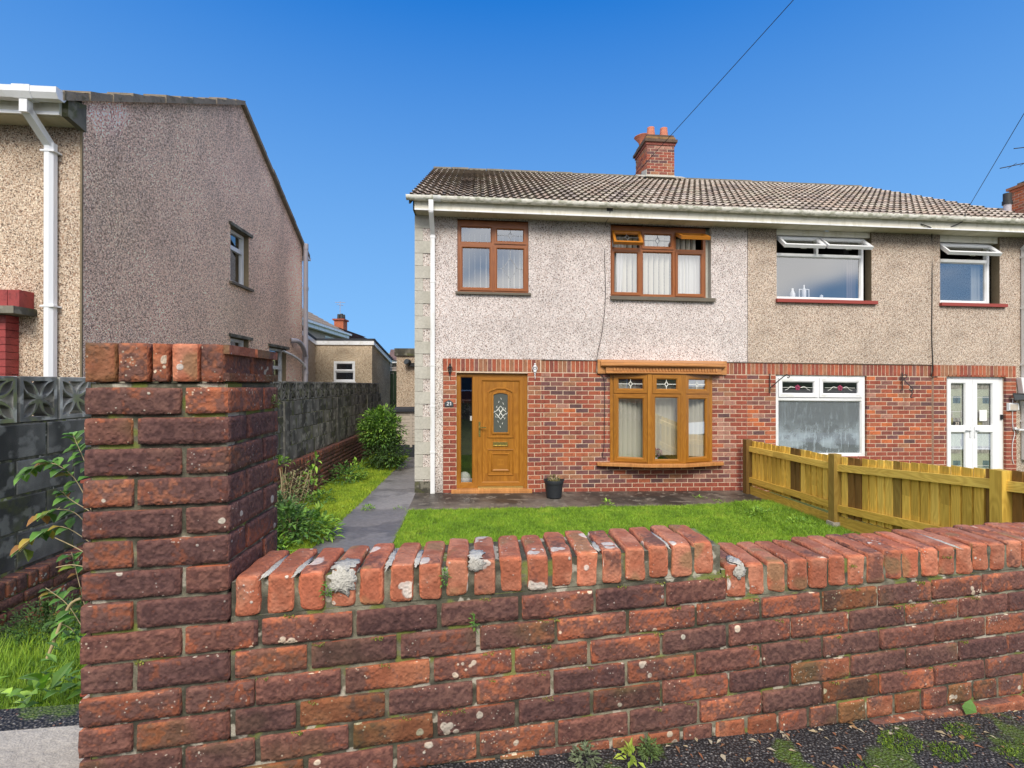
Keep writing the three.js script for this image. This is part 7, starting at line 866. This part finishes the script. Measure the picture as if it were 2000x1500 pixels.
{ const [X, Z] = [-0.712 - 0.02, 1.50]; plant('wall_fern', V3(-0.708, -0.075, -1.515), 'little green rosette in a joint on the side of the gate pier', 'fern', { seed: 230, blobs: [[0.006, 0.02, 0, 0.012, 0.022, 60, 0.011, [[0.16, 0.24, 0.06], [0.26, 0.30, 0.10]]]] }); }
plant('joint_weed', G3(-2.08, 7.40, 0.03), 'small bright weed in the joint across the entrance path', 'weeds', { seed: 231, blobs: [[0, 0.025, 0, 0.10, 0.035, 70, 0.04, lime], [-0.35, 0.01, 0.0, 0.06, 0.02, 20, 0.03, lime], [0.45, 0.01, 0, 0.12, 0.015, 26, 0.03, lime]] });
plant('joint_weed', G3(1.46, 7.75), 'weed sprouting at the apron edge below the bay window', 'weeds', { seed: 232, blobs: [[0, 0.06, 0, 0.09, 0.08, 50, 0.055, lime]] });
plant('joint_weed', G3(3.32, 8.25), 'grassy weed in the apron crack towards the fence', 'weeds', { seed: 233, blobs: [[0, 0.02, 0, 0.12, 0.03, 50, 0.035, lime], [-0.22, 0.02, -0.22, 0.12, 0.025, 40, 0.035, lime]] });
plant('grass_tussock', G3(3.55, 7.35), 'long grass tussock at the fence beside the lawn', 'grass', { seed: 234, blobs: [[0, 0.04, 0, 0.28, 0.06, 160, 0.05, lime], [0.3, 0.05, 0.5, 0.2, 0.07, 110, 0.05, lime]] });
{ // fallen leaves and moss along the pavement
  const R = rng(241), m = new MB(), at = (s, d) => { const [X, Z] = wallAt(s, d); return V3(X, street(X) + 0.004, -Z); };
  for (let k = 0; k < 150; k++) { const s = 0.45 + R() * 2.0, d = -0.012 - Math.pow(R(), 2) * 0.42, p = at(s, d), c = [[0.36, 0.20, 0.08], [0.50, 0.40, 0.24], [0.28, 0.13, 0.06], [0.45, 0.17, 0.07], [0.58, 0.50, 0.36]][Math.floor(R() * 5)]; leafInto(m, p, randDir(R, 0.0).setY(0.12 * R()).normalize(), V3(0.3 * (R() - 0.5), 1, 0), 0.010 + 0.022 * R(), 0.004 + 0.012 * R(), mul3(c, 0.7 + 0.5 * R()), 0.12); }
  thingMesh('leaf_litter', m, M.leaf, 'scattered brown leaf litter on the pavement at the wall foot', 'leaf litter', null, 'stuff');
  const g = new MB(); for (const [s, d, r, n] of [[1.20, -0.10, 0.07, 320], [1.32, -0.16, 0.06, 260], [0.98, -0.22, 0.09, 330], [1.55, -0.2, 0.08, 200], [0.80, -0.2, 0.06, 160], [1.45, -0.08, 0.05, 120]]) for (let k = 0; k < n; k++) { const a = R() * 6.283, q = Math.sqrt(R()) * r, p = at(s + Math.cos(a) * q, d + Math.sin(a) * q * 0.7); p.y -= 0.002; leafInto(g, p, randDir(R, 0.8), V3(R(), 0.3, R()).normalize(), 0.006 + 0.006 * R(), 0.004, tintLeaf(R, [[0.16, 0.27, 0.02], [0.24, 0.36, 0.02], [0.08, 0.16, 0.015]])); }
  thingMesh('pavement_moss', g, M.leaf, 'bright green moss patches on the dark pavement at lower right', 'moss', null, 'stuff');
  const l = new MB(), [X, Z] = wallAt(1.545, -0.024); leafInto(l, V3(X, street(X) + 0.008, -Z), V3(0.35, 0.9, 0.1).normalize(), V3(0, 0.2, 1), 0.052, 0.050, [0.14, 0.30, 0.06], 0.05); thingMesh('green_leaf', l, M.leaf, 'single round green leaf standing at the wall foot on the right', 'leaf');
  const y = new MB(), q = wallAt(-1.060, 0.235); leafInto(y, V3(q[0] - 0.012, street(q[0]) + 0.036, -q[1]), V3(0.5, 0.5, -0.5).normalize(), V3(0, 1, 0), 0.045, 0.03, [0.60, 0.52, 0.02], 0.1); thingMesh('yellow_leaf', y, M.leaf, 'yellow fallen leaf on the threshold slab at the pier foot', 'leaf');
}
{ // moss in the joints of the garden wall
  const R = rng(251), g = new MB(); for (let k = 0; k < 70; k++) { const row = Math.floor(R() * 6), s = -0.9 + R() * 2.6, v = -0.579 - row * 0.0722 - (row ? 0.004 : 0), [X, Z] = wallAt(s, 0.001); if (R() < 0.3) continue; for (let j = 0; j < 26; j++) leafInto(g, V3(X + (R() - 0.5) * 0.03, v + (R() - 0.5) * 0.007, -Z + 0.002 - (R()) * 0.003), randDir(R, 0.2).add(V3(0, 0, 0.4)).normalize(), randDir(R), 0.0045, 0.004, tintLeaf(R, [[0.26, 0.30, 0.03], [0.16, 0.22, 0.03], [0.36, 0.36, 0.06]])); }
  thingMesh('joint_moss', g, M.leaf, 'yellow green moss specks in the mortar joints of the garden wall', 'moss', null, 'stuff');
}
{ // plant tub by the bay
  const root = new THREE.Group(); root.name = numbered('plant_tub'); root.position.copy(G3(0.685, 8.36, 0.02)); tag(root, 'black ridged plastic tub with a dry plant by the front door', 'plant pot'); scene.add(root);
  const b = lit(new THREE.Mesh(plain(new THREE.LatheGeometry([[0, 0], [0.118, 0], [0.124, 0.02], [0.148, 0.235], [0.158, 0.236], [0.160, 0.295], [0.150, 0.296], [0.145, 0.25], [0, 0.25]].map(p => new THREE.Vector2(...p)), 28)), M.pot)); b.name = 'tub'; root.add(b); const s = lit(new THREE.Mesh(plain(new THREE.CircleGeometry(0.143, 20)).rotateX(-Math.PI / 2).translate(0, 0.262, 0), M.soil)); s.name = 'compost'; root.add(s);
  for (const s of [-1, 1]) { const h = lit(new THREE.Mesh(plain(new THREE.TorusGeometry(0.03, 0.008, 6, 12, Math.PI)).rotateY(Math.PI / 2).translate(s * 0.160, 0.275, 0), M.pot)); h.name = 'tub_handle'; root.add(h); }
  plant('dry_plant', root.position.clone().add(V3(0, 0.26, 0)), 'dry yellowish plant growing in the black tub', 'plant', { seed: 261, blobs: [[0, 0.05, 0, 0.10, 0.05, 150, 0.035, [[0.30, 0.26, 0.08], [0.20, 0.22, 0.05], [0.36, 0.28, 0.14]]]], stems: stemsFor(10, 0.09, 0.09, 11), stemMat: M.stemPale });
}
{ // vase of flowers behind the bay glass
  const root = new THREE.Group(), p = A.world(2.50, -1.322, -0.055); root.name = numbered('flower_vase'); root.position.copy(p); tag(root, 'small glass vase of lilac flowers inside the bay window', 'vase'); scene.add(root); const R = rng(262);
  const v = lit(new THREE.Mesh(plain(new THREE.LatheGeometry([[0, 0], [0.045, 0], [0.055, 0.03], [0.035, 0.07], [0.04, 0.085], [0.034, 0.085]].map(q => new THREE.Vector2(...q)), 14)), M.plastic)); v.name = 'vase'; root.add(v); const m = new MB(); for (let k = 0; k < 170; k++) { const d = randDir(R, 0.2), at = V3(d.x * 0.10, 0.165 + d.y * 0.065, d.z * 0.05); leafInto(m, at, d, V3(0, 1, 0.2), 0.03, 0.024, k % 6 ? tintLeaf(R, [[0.46, 0.22, 0.42], [0.56, 0.34, 0.52], [0.30, 0.12, 0.26]]) : [0.05, 0.10, 0.03]); } const f = lit(new THREE.Mesh(m.geo(), M.leaf)); f.name = 'flowers'; root.add(f);
}
// ---- overhead lines and the pole they come from
const poleTop = [7.6, 7.6, 6];
thingMesh('telephone_cable', tube([[1.60, 2.99, -8.40], [2.92, 4.0, -5.33], [5.0, 5.65, -0.3], poleTop], 0.0042, 60, 5), M.black, 'thin black cable rising across the chimney from the left house gutter', 'cable');
thingMesh('telephone_cable', mergeGeometries([tube([[7.98, 3.04, -9.0], [4.06, 5.69, -1.0]], 0.0045, 8, 5), tube([[4.06, 5.69, -1.0], poleTop], 0.0045, 8, 5)]), M.black, 'thin black cable at the right edge rising from the right house gutter', 'cable');
thingMesh('telegraph_pole', plain(new THREE.CylinderGeometry(0.09, 0.13, 9.2, 14)).translate(7.6, 3.45, 6.1), M.wood, 'brown telegraph pole across the street', 'pole');
// ---- the terrace over the road, mirrored in the lower windows
for (const [x, lb, wallM] of [[-7.5, 'brick house across the street, mirrored in the windows of the left house', faceTints[2]], [3.5, 'tan house across the street, mirrored in the windows of the right house', M.dashTanPlain]]) {
  const F = new Frame('opposite_house', { at: [x, 0, -16], yaw: Math.PI, base: [0, -1.2, 0] }, lb, 'house'), H = 3.9; F.mesh('wall', boxM(-10.4, 0, -1.3, H, 0, 7), wallM); F.mesh('roof_slope', sweepU([[-0.4, H - 0.1], [3.5, H + 2.2], [7.4, H - 0.1]], -10.6, 0.2), M.purpleRoof);
  for (const u of [-9.2, -6.2, -2.6]) for (const v of [-0.4, 2.1]) { const w = F.part('window'); F.mesh('window_frame', new MB().ring(u, u + 1.5, v, v + 1.2, [[0, 0], [0, -0.03], [0.08, -0.03], [0.08, 0]]), M.white, w); F.mesh('pane', new MB().pane(u + 0.08, u + 1.42, v + 0.08, v + 1.12, -0.012), M.slate, w); } F.mesh('front_door', boxM(-4.3, -3.4, -1.2, 0.8, -0.03, 0.02), M.redPaint);
}
// ---- hills
{ const ridge = (x0, x1, z, h, seed, cols) => { const m = new MB(), N = 90, K = 6, P = (i, j) => { const x = mix(x0, x1, i / N), e = Math.pow(Math.sin(Math.PI * clamp(i / N, 0, 1)), 0.5), top = h * e * (0.8 + 0.35 * fbm(i / N, 0.3, 10, 4, seed) + 0.06 * fbm(i / N, 0.7, 60, 3, seed + 2)); return V3(x, -4 + top * Math.pow(j / K, 0.9), z * (1 + 0.35 * j / K)); }; for (let i = 0; i < N; i++) for (let j = 0; j < K; j++) { const c = cols[Math.floor(hash2(i, j, seed) * cols.length)]; m.quad(P(i, j), P(i + 1, j), P(i + 1, j + 1), P(i, j + 1), undefined, c); } return m; };
  struct('hill', ridge(-330, 260, -300, 30, 3, [[0.30, 0.34, 0.14], [0.24, 0.30, 0.13], [0.36, 0.36, 0.16]]), M.hill); struct('wooded_hill', ridge(-300, 300, 150, 26, 7, [[0.03, 0.05, 0.016], [0.045, 0.07, 0.02], [0.025, 0.04, 0.014]]), M.hill); }
renderer.render(scene, camera);
